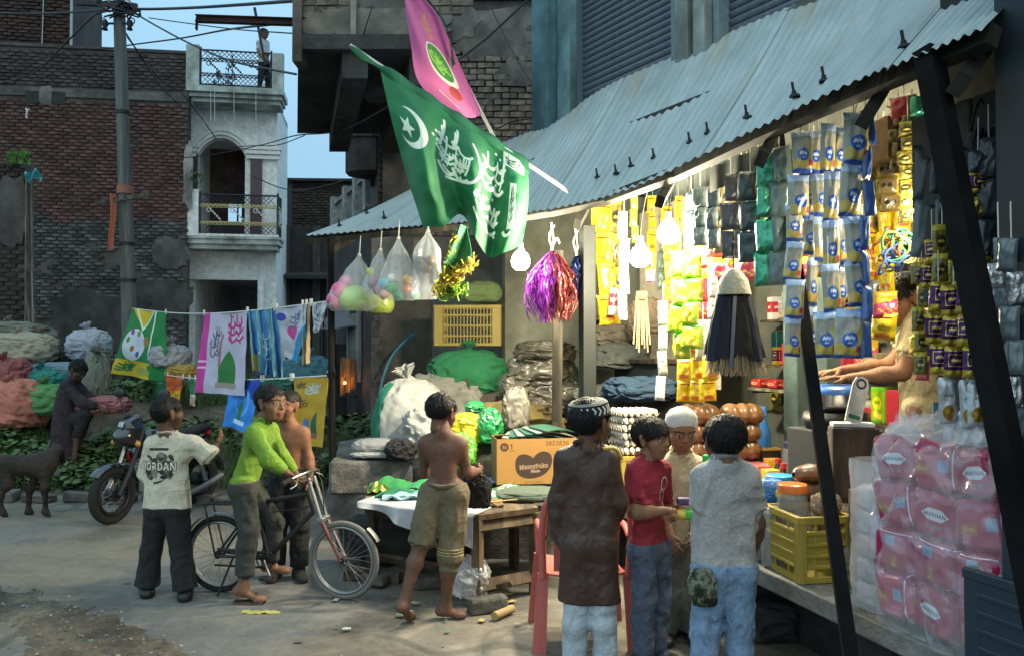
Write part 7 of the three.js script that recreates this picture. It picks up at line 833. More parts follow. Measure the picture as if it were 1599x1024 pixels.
clearBagThing(622, 372, 470, 30, 66, 6.6, 0, 'clear bag of small coloured plastic balls hanging from the eave', [[600, 443, 9, [0.04, 0.34, 0.42]], [613, 450, 9, [0.03, 0.42, 0.08]], [600, 460, 8, [0.7, 0.36, 0.28]], [635, 437, 8, [0.65, 0.36, 0.06]], [635, 452, 8, [0.65, 0.16, 0.07]], [647, 460, 9, [0.05, 0.32, 0.14]], [612, 434, 7, [0.6, 0.6, 0.58]], [622, 462, 8, [0.06, 0.3, 0.16]]]);
clearBagThing(668, 360, 468, 40, 46, 6.5, -4, 'clear bag of brown toys hanging beside the gold tinsel pennant', [[663, 418, 10, [0.28, 0.17, 0.1]], [672, 408, 9, [0.24, 0.14, 0.08]], [655, 408, 8, [0.22, 0.15, 0.1]]]);
heap('olive_balloon', 'olive green balloon hanging behind the balloon bags', 'balloon', 592, 489, 7.1, 0.26, 0.2, phys([0.2, 0.26, 0.04], { roughness: 0.4, transmission: 0.3, thickness: 0 }), { wr: 0.05 });
function tinsel(name, label, px, topY, botY, w, d, mats, n, seed) { const top = at(px, topY, d), k = d / FOC, H = (botY - topY) * k, q = mulberry(seed), t = thing(name, label, 'tinsel', top);
  mats.forEach((m, mi) => { const l = []; for (let i = 0; i < n; i++) { const a = (mi + q()) / mats.length * Math.PI + (q() < 0.5 ? 0 : Math.PI), R = w * k / 2 * Math.sqrt(q()), L = H * (0.55 + 0.45 * q()), off = (mats.length > 1 ? (mi - (mats.length - 1) / 2) * w * k * 0.45 : 0); const s = (u, v) => { const r = R * Math.sin(Math.min(1, v * 1.02) * Math.PI * (0.7 + 0.25 * mul(i, 4))) * 1.25, tw = v * 9 * mul(i, 5) + i; return V(off * Math.min(1, v * 2) + Math.cos(a) * r * 0.75 + (u - 0.5) * 0.012 * Math.cos(tw) + 0.012 * Math.sin(v * 13 + i * 2.3), -L * v, Math.sin(a) * r + (u - 0.5) * 0.012 * Math.sin(tw) + 0.014 * Math.sin(v * 11 + i)); }; l.push(sheet(s, 1, 12).rotateY(0)); } part('tinsel_strands', l, m, t); });
  part('white_ribbon', [tube([V(0, 0, 0), V(0.01, 0.08, 0), V(-0.005, 0.22, 0)], 0.008, 5), tube([V(0, 0.02, 0), V(0.04, 0.1, 0.01), V(0.06, 0.06, 0.01)], 0.006, 5), tube([V(0, 0.02, 0), V(-0.02, 0.12, 0.01), V(0.02, 0.2, 0)], 0.006, 5)], M.string, t); return t; }
tinsel('tinsel_pompom', 'purple and red tinsel pompom hanging beside the lit bulb', 862, 392, 505, 62, 6.2, [foil([0.30, 0.06, 0.42], { roughness: 0.22 }), foil([0.36, 0.10, 0.09], { roughness: 0.22 })], 150, 5);
tinsel('tinsel_tuft', 'small dark blue tinsel tuft beside the shop column', 900, 400, 470, 24, 6.3, [foil([0.04, 0.06, 0.2])], 60, 6);
{ const t = thing('tinsel_pennant', 'green pennant edged with gold tinsel hanging from the eave', 'pennant', at(715, 352, 6.3)), o = at(715, 352, 6.3), L = (x, y, z = 0) => at(x, y, 6.3 + z).sub(o); part('pennant', sheet((u, v) => { const a = L(lerp(716, 728, u), 352), b = L(lerp(680, 738, u), lerp(455, 400, u)); const p = a.lerp(b, v); p.z += 0.05 * Math.sin(u * 5 + v * 3); return p; }, 14, 18, 0.003), cloth([0.02, 0.14, 0.06]), t);
  const fr = (x0, y0, x1, y1, n, s) => { const l = []; for (let i = 0; i < n; i++) { const f = rnd(), c = L(lerp(x0, x1, f) + rr(-s, s), lerp(y0, y1, f) + rr(-s, s), rr(-0.06, 0.04)); l.push(put(new THREE.PlaneGeometry(0.012, rr(0.03, 0.07)), c.x, c.y, c.z, rr(-1.5, 1.5), rr(0, 6), rr(-1.5, 1.5))); } return l; }; const gm = foil([0.62, 0.50, 0.08], { roughness: 0.18 }), gg = foil([0.22, 0.42, 0.05], { roughness: 0.2 });
  part('gold_fringe', fr(712, 365, 682, 452, 180, 4), gm, t); part('gold_fringe', fr(684, 455, 736, 408, 380, 11), gm, t); part('green_fringe', fr(690, 462, 724, 450, 200, 9), gg, t); }
// lit doorway far down the lane
{ const p = at(542, 588, 13.8), t = thing('lit_lantern', 'small orange lamp lighting planks down the dark lane', 'lamp', p); for (let i = 0; i < 3; i++) part('plank', uvBox(rbox(0.085, 0.66 - 0.07 * i, 0.02, 0.004, (i - 1) * 0.09, 0.02 * i, -0.06)), std([0.42, 0.25, 0.12], { map: T.wood }), t); part('lamp', ball(0.026, 12, -0.03, -0.1, 0.06), new THREE.MeshStandardMaterial({ color: lin(1, 0.6, 0.3), emissive: lin(1, 0.42, 0.12), emissiveIntensity: 6 }), t); part('lamp_stem', rod(V(-0.03, -0.125, 0.06), V(-0.03, -0.34, 0.0), 0.008), M.iron, t); part('stand', [box(0.05, p.y - 0.3, 0.05, -0.06, -(p.y + 0.3) / 2, -0.03), box(0.3, 0.04, 0.1, 0, -0.34, -0.02)], M.iron, t); const l = new THREE.PointLight(lin(1, 0.40, 0.11), 0.16, 0, 2); l.position.set(-0.03, -0.1, 0.06); l.castShadow = true; l.shadow.radius = 6; l.name = 'lamp_light'; t.add(l);
  const sh = thing('lane_stall', 'dark lean-to stall with pale canvas roof down the lane', 'stall', at(555, 640, 14.6).setY(0)); part('canvas_roof', sheet((u, v) => V((u - 0.5) * 1.1, 2.0 + 0.35 * (1 - v) - 0.03 * Math.sin(u * 9), (v - 0.5) * 1.0), 12, 8, 0.02), cloth([0.18, 0.19, 0.22]), sh); for (const [x, z] of [[-0.5, 0.45], [0.5, 0.45], [-0.5, -0.45], [0.5, -0.45]]) part('post', rod(V(x, 0, z), V(x, 2.1, z), 0.03), M.iron, sh); part('rear_wall', uvBox(box(1.1, 1.7, 0.06, 0, 0.86, -0.5)), std([0.05, 0.05, 0.055], { map: T.mottle }), sh); }
// ---------------------------------------------------------------- heap of cloth and sacks on the bank
{ const S = (px, py, d, w, h, c, label, o = {}) => { const p = at(px, py, d); p.y = Math.max(p.y, bankH(p.x, d) - 0.05); const k = solo(o.name || 'rubbish_sack', label, o.cat || 'sack', lump(w / 2, h / 1.8, (o.dp || w * 0.8) / 2, px + py, o.wr ?? 0.3, 0.8), cloth(c, { bumpScale: 0.003 }), o.group); k.position.copy(p); k.rotation.y = rr(-0.4, 0.4); if (h > 0.27) part('tied_neck', neckGeo(0.055), k.material, k, [0.05, h * 0.92, 0.05], [0.5, 0, rr(-0.6, 0.6)]); };
  S(35, 566, 11.6, 0.9, 0.42, [0.40, 0.37, 0.28], 'heap of cream coloured sacks at the top of the bank'); S(95, 590, 11.2, 0.85, 0.22, [0.17, 0.26, 0.32], 'long grey-blue stuffed sack lying on the bank', { wr: 0.15 }); S(72, 612, 10.9, 0.6, 0.3, [0.03, 0.25, 0.22], 'teal cloth bundle below the grey-blue sack'); S(20, 665, 10.2, 0.8, 0.56, [0.60, 0.22, 0.15], 'salmon orange sack slumped on the bank'); S(8, 620, 10.8, 0.7, 0.5, [0.32, 0.10, 0.10], 'dull pink cloth bundle behind the salmon sack'); S(70, 645, 10.3, 0.75, 0.36, [0.13, 0.33, 0.12], 'pale green cloth bundle beside the salmon sack'); S(138, 560, 11.8, 0.6, 0.42, [0.42, 0.46, 0.55], 'white plastic bag with dark band at the back of the bank'); S(150, 622, 10.0, 0.3, 0.55, [0.24, 0.25, 0.2], 'grey-white bag standing behind the crouching person'); S(158, 645, 9.7, 0.62, 0.2, [0.42, 0.16, 0.16], 'pink cloth spread before the crouching person'); S(265, 572, 11.5, 0.55, 0.3, [0.36, 0.38, 0.42], 'pale bundle behind the printed cloths'); S(285, 590, 11.4, 0.4, 0.2, [0.45, 0.3, 0.07], 'ochre bundle behind the printed cloths'); S(100, 565, 12, 0.5, 0.22, [0.05, 0.06, 0.05], 'dark sack between the cream heap and white bag'); S(15, 540, 12.4, 1.2, 0.35, [0.2, 0.2, 0.17], 'grey sack heap at the foot of the old wall'); S(480, 600, 11.5, 0.7, 0.4, [0.06, 0.2, 0.28], 'blue tarpaulin bundle behind the washing lines'); S(430, 612, 11.8, 0.6, 0.35, [0.05, 0.07, 0.12], 'dark bundle behind the blue printed cloth');
  for (let i = 0; i < 26; i++) { const px = rr(0, 180), d = rr(9.4, 12.4), x = xAt(px, d), o = solo('plastic_scrap', 'small pale scrap of plastic litter on the grassy bank', 'litter', sheet((u, v) => V((u - 0.5) * 0.16, 0.03 + 0.06 * noise3(u * 3 + i, v * 3, i), (v - 0.5) * 0.12), 6, 5), std(pick([[0.5, 0.5, 0.48], [0.45, 0.45, 0.5], [0.4, 0.38, 0.3]])), 'litter on the bank'); o.position.set(x, bankH(x, d) + 0.05, -d); o.rotation.set(rr(-0.4, 0.4), rr(0, 6), rr(-0.4, 0.4)); } }
// clutter in the lit corner of the shop and dark goods at its near end
{ const k = (px, py, n, w, h, c, label, cat, o = {}) => { const p = sp(px, py, n), g = solo(o.name || 'bundle', label, cat, lump(w / 2, h / 1.8, w / 3, px * 0.7, o.wr ?? 0.35), o.m || cloth(c), o.group); g.position.copy(p); g.rotation.y = 0.3; };
  k(955, 540, 0.75, 0.5, 0.2, [0.16, 0.14, 0.11], 'brown folded bundle against the pale shop wall', 'bundle'); k(962, 575, 0.7, 0.55, 0.22, [0.10, 0.115, 0.11], 'grey-green bundle on the brown board', 'bundle'); k(1000, 625, 0.6, 0.62, 0.2, [0.03, 0.07, 0.13], 'dark blue folded tarpaulin behind the egg trays', 'tarpaulin'); k(940, 640, 0.45, 0.5, 0.22, [0.12, 0.12, 0.11], 'grey sacks behind the chevron cap', 'sacks'); k(1012, 520, 0.85, 0.34, 0.3, [0.19, 0.14, 0.10], 'brown paper bundle hanging under the bulbs', 'paper'); k(935, 500, 0.9, 0.4, 0.2, [0.3, 0.27, 0.2], 'tan carton scraps against the pale shop wall', 'cartons');
  const s = thing('inner_shelf', 'dark wooden shelf in the lit corner of the shop', 'shelf', sp(985, 560, 0.75), SHOP_TURN); part('board', uvBox(box(0.5, 0.03, 1.0, 0.25, -0.02, 0)), M.darkwood, s); part('cabinet', uvBox(box(0.45, 0.5, 0.95, 0.27, -0.29, 0)), std([0.02, 0.025, 0.025]), s);
  const w = thing('wooden_spoon_bundle', 'bundle of pale wooden sticks hanging below the two bulbs', 'sticks', sp(1002, 455, 0.45)); for (let i = 0; i < 7; i++) part('stick', rod(V((i - 3) * 0.012, 0, 0.01 * (i % 2)), V((i - 3) * 0.022, -0.42 - 0.03 * (i % 3), 0.02 * (i % 2)), 0.007, 0.006, 6), std([0.45, 0.32, 0.16]), w); part('tie', ring(0.03, 0.008, 14, 6, 0, -0.06, 0, 1.57), std([0.3, 0.2, 0.1]), w);
  for (const [x, y0, y1, wd, n] of [[1500, 225, 440, 60, 0.3], [1532, 205, 470, 50, 0.22], [1478, 300, 470, 40, 0.36]]) { const t0 = sp(x, y0, n), t = thing('hanging_bag', 'black cloth bag hanging in the dark near end of the shop', 'bag', t0, 0, 'black bags at the near end'); const kk = -t0.z / FOC; part('bag', sheet((u, v) => V((u - 0.5) * wd * kk * (0.55 + 0.55 * Math.sin(v * 2.2)), -(y1 - y0) * kk * v, 0.05 * Math.sin(u * 9 + v * 4) + 0.03 * noise3(u * 5, v * 5, x)), 20, 24, 0.02), cloth([0.016, 0.017, 0.02]), t); part('strap', tube([V(-0.04, 0, 0), V(0, 0.12, 0), V(0.04, 0, 0)], 0.006, 5), M.black, t); } }
// ---------------------------------------------------------------- bodies: tapered bones blended into one surface
const seg = (a, b, ra, rb = ra, o = {}) => { const d = b.clone().sub(a), L = d.lengthSq() || 1e-9; return { ax: a.x, ay: a.y, az: a.z, dx: d.x, dy: d.y, dz: d.z, L, ra, rb, f: o.f, s: o.s ? 1 / o.s - 1 : 0, cap: o.cap, l: Math.sqrt(L) }; };
function field(P, k) { return (x, y, z) => { let r = 1e3; for (const q of P) { const px = x - q.ax, py = y - q.ay, pz = z - q.az; const t0 = (px * q.dx + py * q.dy + pz * q.dz) / q.L, t = t0 < 0 ? 0 : t0 > 1 ? 1 : t0; let ex = px - q.dx * t, ey = py - q.dy * t, ez = pz - q.dz * t; if (q.s) { const c = (ex * q.f.x + ey * q.f.y + ez * q.f.z) * q.s; ex += q.f.x * c; ey += q.f.y * c; ez += q.f.z * c; } let d = Math.sqrt(ex * ex + ey * ey + ez * ez) - (q.ra + (q.rb - q.ra) * t); if (q.cap) d = Math.max(d, (t0 - 1) * q.l); const h = Math.max(k - Math.abs(r - d), 0) / k; r = Math.min(r, d) - h * h * k * 0.25; } return r; }; }
function bounds(P, m) { const b = new THREE.Box3(); for (const q of P) { b.expandByPoint(V(q.ax, q.ay, q.az)); b.expandByPoint(V(q.ax + q.dx, q.ay + q.dy, q.az + q.dz)); } return b.expandByScalar(m); }
function blob(P, k, cell, extra, color) { let m = 0; for (const q of P) m = Math.max(m, q.ra, q.rb); const b = bounds(P, m + 0.03 + cell * 2), f = field(P, k); return mesher(extra ? (x, y, z) => extra(f(x, y, z), x, y, z) : f, b.min, b.max, cell, color); }
// head, in units of its own height: eyes at y 0, facing +z
const headPrims = (() => { const l = [seg(V(0, 0.14, -0.12), V(0, 0.12, 0.03), 0.37, 0.355), seg(V(0, 0.02, 0.06), V(0, -0.3, 0.17), 0.30, 0.16), seg(V(-0.1, -0.34, 0.17), V(0.1, -0.34, 0.17), 0.13), seg(V(0, -0.39, 0.24), V(0, -0.38, 0.25), 0.09), seg(V(0, 0.03, 0.345), V(0, -0.115, 0.405), 0.03, 0.05), seg(V(0, -0.25, 0.28), V(0, -0.27, 0.30), 0.10)]; for (const s of [-1, 1]) l.push(seg(V(s * 0.18, -0.10, 0.19), V(s * 0.14, -0.2, 0.19), 0.15), seg(V(s * 0.05, 0.10, 0.335), V(s * 0.22, 0.10, 0.265), 0.045), seg(V(s * 0.035, -0.13, 0.375), V(s * 0.055, -0.135, 0.355), 0.034), seg(V(s * 0.165, 0.0, 0.285), V(s * 0.165, 0.0, 0.29), 0.075), seg(V(s * 0.36, 0.06, -0.05), V(s * 0.35, -0.12, -0.02), 0.075, 0.05, { f: V(1, 0, 0.35 * s).normalize(), s: 0.45 })); return l; })();
const lipPrims = [seg(V(-0.08, -0.235, 0.345), V(0.08, -0.235, 0.345), 0.022), seg(V(-0.065, -0.27, 0.34), V(0.065, -0.27, 0.34), 0.026)];
const headGeo = blob([...headPrims, ...lipPrims, seg(V(0, -0.25, -0.1), V(0, -0.45, -0.12), 0.18, 0.165)], 0.06, 0.018, null, (x, y, z) => {
  const ax = Math.abs(x) - 0.165, e = (ax / 0.075) ** 2 + ((y - 0.002) / 0.03) ** 2; if (z > 0.2) { if (e < 1) return ax * ax + y * y < 0.0011 ? [0.05, 0.04, 0.04] : [1.4, 2.7, 4.0]; if (e < 1.9 && y > 0) return [0.25, 0.22, 0.22]; if (Math.abs(y - 0.115 + Math.abs(ax) * 0.2) < 0.02 && Math.abs(ax) < 0.12) return [0.14, 0.13, 0.13]; if (Math.abs(x) < 0.12 && y < -0.215 && y > -0.305 && z > 0.32) return Math.abs(y + 0.256) < 0.009 ? [0.35, 0.28, 0.28] : [1.05, 0.72, 0.75]; } return [1, 1, 1]; });
function hairGeo(kind) { const base = field(headPrims.slice(0, 1), 0.05), full = kind === 'bowl' ? 0.036 : kind === 'shaved' ? 0.012 : 0.024; return mesher((x, y, z) => { const d = base(x, y, z) - full - (kind === 'shaved' ? 0 : 0.035 * fbm3(x * 6, y * 3, z * 6, 3) + 0.014 * noise3(Math.atan2(x, z + 0.04) * 13, y * 3.2, 2 + Math.hypot(x, z) * 7) + 0.016 * noise3(x * 34, y * 11, z * 34)); const hl = kind === 'bowl' ? 0.10 : kind === 'shaved' ? 0.24 : 0.235; const cut = z > 0.05 ? (hl + (kind === 'bowl' ? 0.012 * Math.sin(x * 40) : 0.025 * noise3(x * 12, z * 5, 3)) - y) + Math.max(0, Math.abs(x) - 0.2) * -0.9 : (hl + 1.9 * (z - 0.05) - y) * 0.6; return Math.max(d, cut * 0.8, -0.36 - y); }, V(-0.55, -0.45, -0.65), V(0.55, 0.66, 0.55), 0.018); }
const HAIR = {}; for (const k of ['crop', 'bowl', 'shaved']) HAIR[k] = hairGeo(k);
const strandGeo = new THREE.BufferGeometry(); strandGeo.setAttribute('position', new THREE.Float32BufferAttribute([-0.007, 0, 0, 0.007, 0, 0, -0.006, 0.5, 0.05, 0.006, 0.5, 0.05, 0, 1, 0.16], 3)); strandGeo.setIndex([0, 1, 2, 2, 1, 3, 2, 3, 4]); strandGeo.computeVertexNormals();
const hairMat = phys([0.009, 0.008, 0.008], { roughness: 0.6, specularIntensity: 0.35 });
// hand: wrist at 0, fingers along +y, palm facing +z, thumb at +x; length 1
function handGeo(c) { const l = [seg(V(0, 0, 0), V(0, 0.1, 0), 0.13, 0.15, { f: V(0, 0, 1), s: 0.7 }), seg(V(-0.09, 0.18, 0), V(-0.09, 0.42, 0.01), 0.12, 0.11, { f: V(0, 0, 1), s: 0.6 }), seg(V(0.09, 0.18, 0), V(0.09, 0.44, 0.01), 0.12, 0.11, { f: V(0, 0, 1), s: 0.6 })];
  [[-0.18, 0.40, 0.14], [-0.065, 0.45, 0.18], [0.055, 0.46, 0.19], [0.17, 0.43, 0.17]].forEach(([x, y, L], i) => { let a = c[0] + i * 0.05, p = V(x, y, 0); for (let k = 0; k < 3; k++) { const q = p.clone().add(V(x * 0.04, Math.cos(a) * L, Math.sin(a) * L)); l.push(seg(p, q, 0.058 - k * 0.006, 0.052 - k * 0.006)); p = q; L *= 0.78; a += c[1]; } });
  l.push(seg(V(0.15, 0.16, 0.03), V(0.28, 0.32, 0.12), 0.085, 0.062), seg(V(0.28, 0.32, 0.12), V(0.3 - c[2] * 0.1, 0.47, 0.17 + c[2] * 0.08), 0.06, 0.05)); return blob(l, 0.03, 0.028); }
const HAND = { relax: handGeo([0.25, 0.35, 0]), grip: handGeo([0.9, 1.15, 1]), flat: handGeo([0.08, 0.12, 0]) };
const basis = (g, o, X, Y, Z, s) => { const k = g.clone(); if (X.clone().cross(Y).dot(Z) < 0) { const ix = k.index.array.slice(); for (let i = 0; i < ix.length; i += 3) { const c = ix[i]; ix[i] = ix[i + 1]; ix[i + 1] = c; } k.setIndex(new THREE.BufferAttribute(ix, 1)); } k.applyMatrix4(new THREE.Matrix4().makeBasis(X.clone().multiplyScalar(s), Y.clone().multiplyScalar(s), Z.clone().multiplyScalar(s)).setPosition(o)); return k; };
const yawDir = (a) => V(Math.sin(a), 0, Math.cos(a));
// joints are given as [px, py, depth offset]; d is the depth of the feet
function person(label, q, group) {
  const J = (a) => at(a[0], a[1], q.d + (a[2] || 0)), s = (q.H || 1.4) / 1.4, fw = yawDir(q.yaw), up = V(0, 1, 0);
  const an = q.an.map(J), base = q.base || V((an[0].x + an[1].x) / 2, q.floor || 0, (an[0].z + an[1].z) / 2), R = (a) => J(a).sub(base);
  const b = { neck: R(q.neck), sh: q.sh.map(R), el: q.el.map(R), wr: q.wr.map(R), hip: q.hip.map(R), kn: q.kn.map(R), an: q.an.map(R), toe: q.toe.map(R), head: R(q.head), fw, s };
  for (const i of [0, 1]) { if (!q.tip) b.an[i].y = Math.max(b.an[i].y, 0.055 * s); b.toe[i].y = Math.max(0.022 * s, q.tip ? b.toe[i].y : 0.024 * s); }
  const mid = (a, c, t = 0.5) => a.clone().lerp(c, t), pm = mid(b.hip[0], b.hip[1]), ch = mid(pm, b.neck, 0.66); b.pm = pm; b.ch = ch;
  const wd = b.sh[1].clone().sub(b.sh[0]); b.wd = wd;
  const P = [seg(mid(b.hip[0], b.hip[1], 0.1), mid(b.hip[0], b.hip[1], 0.9), 0.082 * s, 0.082 * s, { f: fw, s: 0.85 }), seg(pm, ch, 0.082 * s, 0.092 * s, { f: fw, s: 0.75 }), seg(mid(ch, b.sh[0], 0.5), mid(ch, b.sh[1], 0.5), 0.078 * s, 0.078 * s, { f: fw, s: 0.8 }), seg(b.sh[0], b.sh[1], 0.044 * s), seg(mid(b.sh[0], b.neck, 0.4), b.neck, 0.035 * s, 0.045 * s), seg(mid(b.sh[1], b.neck, 0.4), b.neck, 0.035 * s, 0.045 * s), seg(b.neck, mid(b.neck, b.head, 0.6), 0.046 * s, 0.044 * s)];
  for (const i of [0, 1]) { const calf = mid(b.kn[i], b.an[i], 0.3).addScaledVector(fw, -0.012 * s), heel = b.an[i].clone().addScaledVector(b.toe[i].clone().sub(b.an[i]).setY(0).normalize(), -0.03 * s).setY(q.tip ? b.an[i].y - 0.02 : 0.03 * s); P.push(seg(b.sh[i], b.el[i], 0.043 * s, 0.032 * s), seg(b.el[i], mid(b.el[i], b.wr[i], 0.35), 0.033 * s, 0.034 * s), seg(mid(b.el[i], b.wr[i], 0.35), b.wr[i], 0.034 * s, 0.022 * s), seg(b.hip[i], b.kn[i], 0.072 * s, 0.046 * s), seg(b.kn[i], calf, 0.046 * s, 0.047 * s), seg(calf, b.an[i], 0.047 * s, 0.028 * s), seg(b.an[i], heel, 0.03 * s, 0.03 * s), seg(heel, b.toe[i], 0.03 * s, 0.026 * s, { f: up, s: 0.8 })); for (let k = 0; k < 4; k++) { const dv = b.toe[i].clone().sub(heel).setY(0).normalize(), sd = V(dv.z, 0, -dv.x), o = b.toe[i].clone().addScaledVector(sd, (k - 1.5) * 0.015 * s); P.push(seg(o, o.clone().addScaledVector(dv, 0.024 * s), 0.012 * s, 0.009 * s)); } }
  b.body = field(P, 0.035 * s); const geos = [blob(P, 0.035 * s, 0.0145 * s)];
  const hs = q.headH || 0.232 * s, hy = q.headYaw ?? q.yaw, hq = new THREE.Quaternion().setFromEuler(new THREE.Euler(q.headPitch || 0, hy, q.headRoll || 0, 'YXZ')), hx = V(1, 0, 0).applyQuaternion(hq), hyv = V(0, 1, 0).applyQuaternion(hq), hz = V(0, 0, 1).applyQuaternion(hq), onHead = (g) => basis(g, b.head, hx, hyv, hz, hs);
  geos.push(onHead(headGeo));
  const ctr = mid(pm, ch, 0.5); for (const i of [0, 1]) { const kind = (q.hands || ['relax', 'relax'])[i]; if (!kind) continue; let Y = q.hd && q.hd[i] ? R(q.hd[i]).sub(b.wr[i]).normalize() : b.wr[i].clone().sub(b.el[i]).normalize(), Z = q.pn && q.pn[i] ? V(...q.pn[i]) : ctr.clone().sub(b.wr[i]); Z.addScaledVector(Y, -Z.dot(Y)).normalize(); let X = Y.clone().cross(Z); const ahead = X.dot(q.thumb && q.thumb[i] ? V(...q.thumb[i]) : fw) < 0; if (ahead) X.negate(); geos.push(basis(HAND[kind], b.wr[i], X, Y, Z, 0.145 * s)); }
  const t = thing('person', label, 'person', base, 0, group), sk = q.skin.map((k) => k * 1.45);
  part('body', geos, new THREE.MeshPhysicalMaterial({ color: lin(...sk), vertexColors: true, roughness: 0.68, specularIntensity: 0.6, side: THREE.DoubleSide, map: T.grain, bumpMap: T.bump, bumpScale: 0.0015 }), t);
  if (q.hair) { part('hair', onHead(HAIR[q.hair]), hairMat, t); if (q.hair !== 'shaved') { const hp = HAIR[q.hair].attributes.position, hn = HAIR[q.hair].attributes.normal, N = 3200, im = new THREE.InstancedMesh(strandGeo, hairMat, N), m = new THREE.Matrix4(), W = new THREE.Matrix4().makeBasis(hx.clone().multiplyScalar(hs), hyv.clone().multiplyScalar(hs), hz.clone().multiplyScalar(hs)).setPosition(b.head); let c = 0; for (let i = 0; i < N * 4 && c < N; i++) { const k = Math.floor(rnd() * hp.count), p = V(hp.getX(k), hp.getY(k), hp.getZ(k)), n = V(hn.getX(k), hn.getY(k), hn.getZ(k)); if (p.length() < 0.36) continue; const f = p.clone().sub(V(0.03, 0.52, -0.12)); f.addScaledVector(n, -f.dot(n)).normalize().multiplyScalar(0.9).addScaledVector(n, rr(0.05, 0.38)).add(V(rr(-0.18, 0.18), rr(-0.2, 0.1), rr(-0.18, 0.18))).normalize(); const x = f.clone().cross(n).normalize(), z = x.clone().cross(f), L = rr(0.06, 0.13); m.makeBasis(x.multiplyScalar(0.5), f.clone().multiplyScalar(L), z.multiplyScalar(-L)).setPosition(p.addScaledVector(n, -0.02)).premultiply(W); im.setMatrixAt(c++, m); } im.count = c; shade(im); im.name = 'hair_strands'; im.userData.kind = 'stuff'; t.add(im); } }
  if (q.wear) q.wear(b, t, onHead, R, mid); return t;
}
const wrinkle = (a0, fq, sd, a = a0 * 1.15) => (d, x, y, z) => { if (d > 0.07 || d < -0.07) return d; const w = 0.08 * noise3(x * 5 + sd, y * 5, z * 5); return d + a * 0.55 * fbm3(x * fq * 0.6 + sd, y * fq * 0.4, z * fq * 0.6, 2) - a * 0.9 * (0.22 - Math.abs(noise3((x + w) * fq * 1.1 + sd, (y + x * 0.7) * fq * 0.55, (z + w) * fq * 1.1))) - a * 0.35 * (0.2 - Math.abs(noise3((x + w) * fq * 2.2, (y - x * 0.6) * fq * 1.3 + sd, (z + w) * fq * 2.2))); };
function shirt(b, t, m, o) { // o.hem: y of the hem, o.sl: sleeve reach 0..1 upper arm, 1..2 forearm
  const s = b.s, f = { f: b.fw, s: o.flat || 0.74 }, lp = (a, c, k) => a.clone().lerp(c, k), low = b.pm.clone(); low.y = o.hem - 0.05; if (o.shift) low.add(o.shift); const hd = b.wd.clone().setY(0).normalize(), r1 = (o.r1 || 0.118) * s, r0 = (o.r0 || 0.108) * s, sh1 = r1 * 0.42, sh0 = r0 * 0.34, P = [...[-1, 1].map((k) => seg(low.clone().addScaledVector(hd, k * sh1), b.ch.clone().addScaledVector(hd, k * sh0), r1 * 0.84, r0 * 0.82, f)), seg(lp(b.ch, b.sh[0], 0.55), lp(b.ch, b.sh[1], 0.55), 0.086 * s, 0.086 * s, { f: b.fw, s: 0.82 }), seg(b.sh[0], b.sh[1], 0.054 * s), seg(lp(b.sh[0], b.neck, 0.55), lp(b.sh[1], b.neck, 0.55), 0.052 * s)];
  for (const i of [0, 1]) { const k = o.sl ?? 0.6, w = o.sw || 0.052; if (k <= 1) P.push(seg(b.sh[i], lp(b.sh[i], b.el[i], k), 0.054 * s, w * 1.05 * s, { cap: 1 })); else P.push(seg(b.sh[i], b.el[i], 0.054 * s, w * s), seg(b.el[i], lp(b.el[i], b.wr[i], k - 1), w * s, w * 0.78 * s, { cap: 1 })); }
  const w = wrinkle(o.wr || 0.016, o.wf || 11, o.seed || 1), nk = b.neck, nr = (o.neckR || 0.062) * s, g = blob(P, 0.03 * s, 0.0125 * s, (d, x, y, z) => { d = w(d, x, y, z); if (d > -0.03 && d < 0.03) d = Math.min(d, Math.max(b.body(x, y, z) - 0.009, d - 0.022)); d = Math.max(d, o.hem - y); return Math.max(d, nr - Math.hypot(x - nk.x, (y - nk.y - 0.012) * 1.1, z - nk.z)); }); b.hemY = o.hem; const cp = [], cr = nr * 0.98; for (let i = 0; i < 10; i++) { const a = i / 10 * 6.283, c = Math.cos(a), n = Math.sin(a); cp.push(nk.clone().addScaledVector(hd, c * cr * 0.95).addScaledVector(b.fw, n * cr * 0.82).add(V(0, 0.014 - n * 0.022 + Math.abs(c) * 0.006, 0))); } part('collar', tube(cp, 0.0115 * s, 8, 40, true), m, t); const me = part(o.name || 'shirt', g, m, t); return me; }
function pants(b, t, m, o) { const s = b.s, P = [seg(b.hip[0].clone().lerp(b.hip[1], 0.05), b.hip[0].clone().lerp(b.hip[1], 0.95), 0.098 * s, 0.098 * s, { f: b.fw, s: 0.9 }), seg(b.pm, b.pm.clone().lerp(b.ch, 0.3), 0.096 * s, 0.094 * s, { f: b.fw, s: 0.8 })]; const lp = (a, c, k) => a.clone().lerp(c, k), r = o.r || [0.086, 0.064, 0.056];
  for (const i of [0, 1]) { const k = Array.isArray(o.len) ? o.len[i] : o.len ?? 2; if (k <= 1) P.push(seg(b.hip[i], lp(b.hip[i], b.kn[i], k), r[0] * s, r[1] * s, { cap: 1 })); else { P.push(seg(b.hip[i], b.kn[i], r[0] * s, r[1] * s), seg(b.kn[i], lp(b.kn[i], b.an[i], k - 1), r[1] * s, r[2] * s, { cap: 1 })); } }
  const w = wrinkle(o.wr || 0.018, o.wf || 10, o.seed || 4), top = b.hemY !== undefined ? b.hemY + 0.012 : b.pm.y + (o.top ?? 0.07) * s; return part(o.name || 'trousers', blob(P, (o.k || 0.022) * s, 0.0135 * s, (d, x, y, z) => Math.max((d = w(d, x, y, z), d > -0.03 && d < 0.03 ? Math.min(d, Math.max(b.body(x, y, z) - 0.008, d - 0.022)) : d), (o.any && b.hemY === undefined ? -1 : y - top)), null), m, t); }
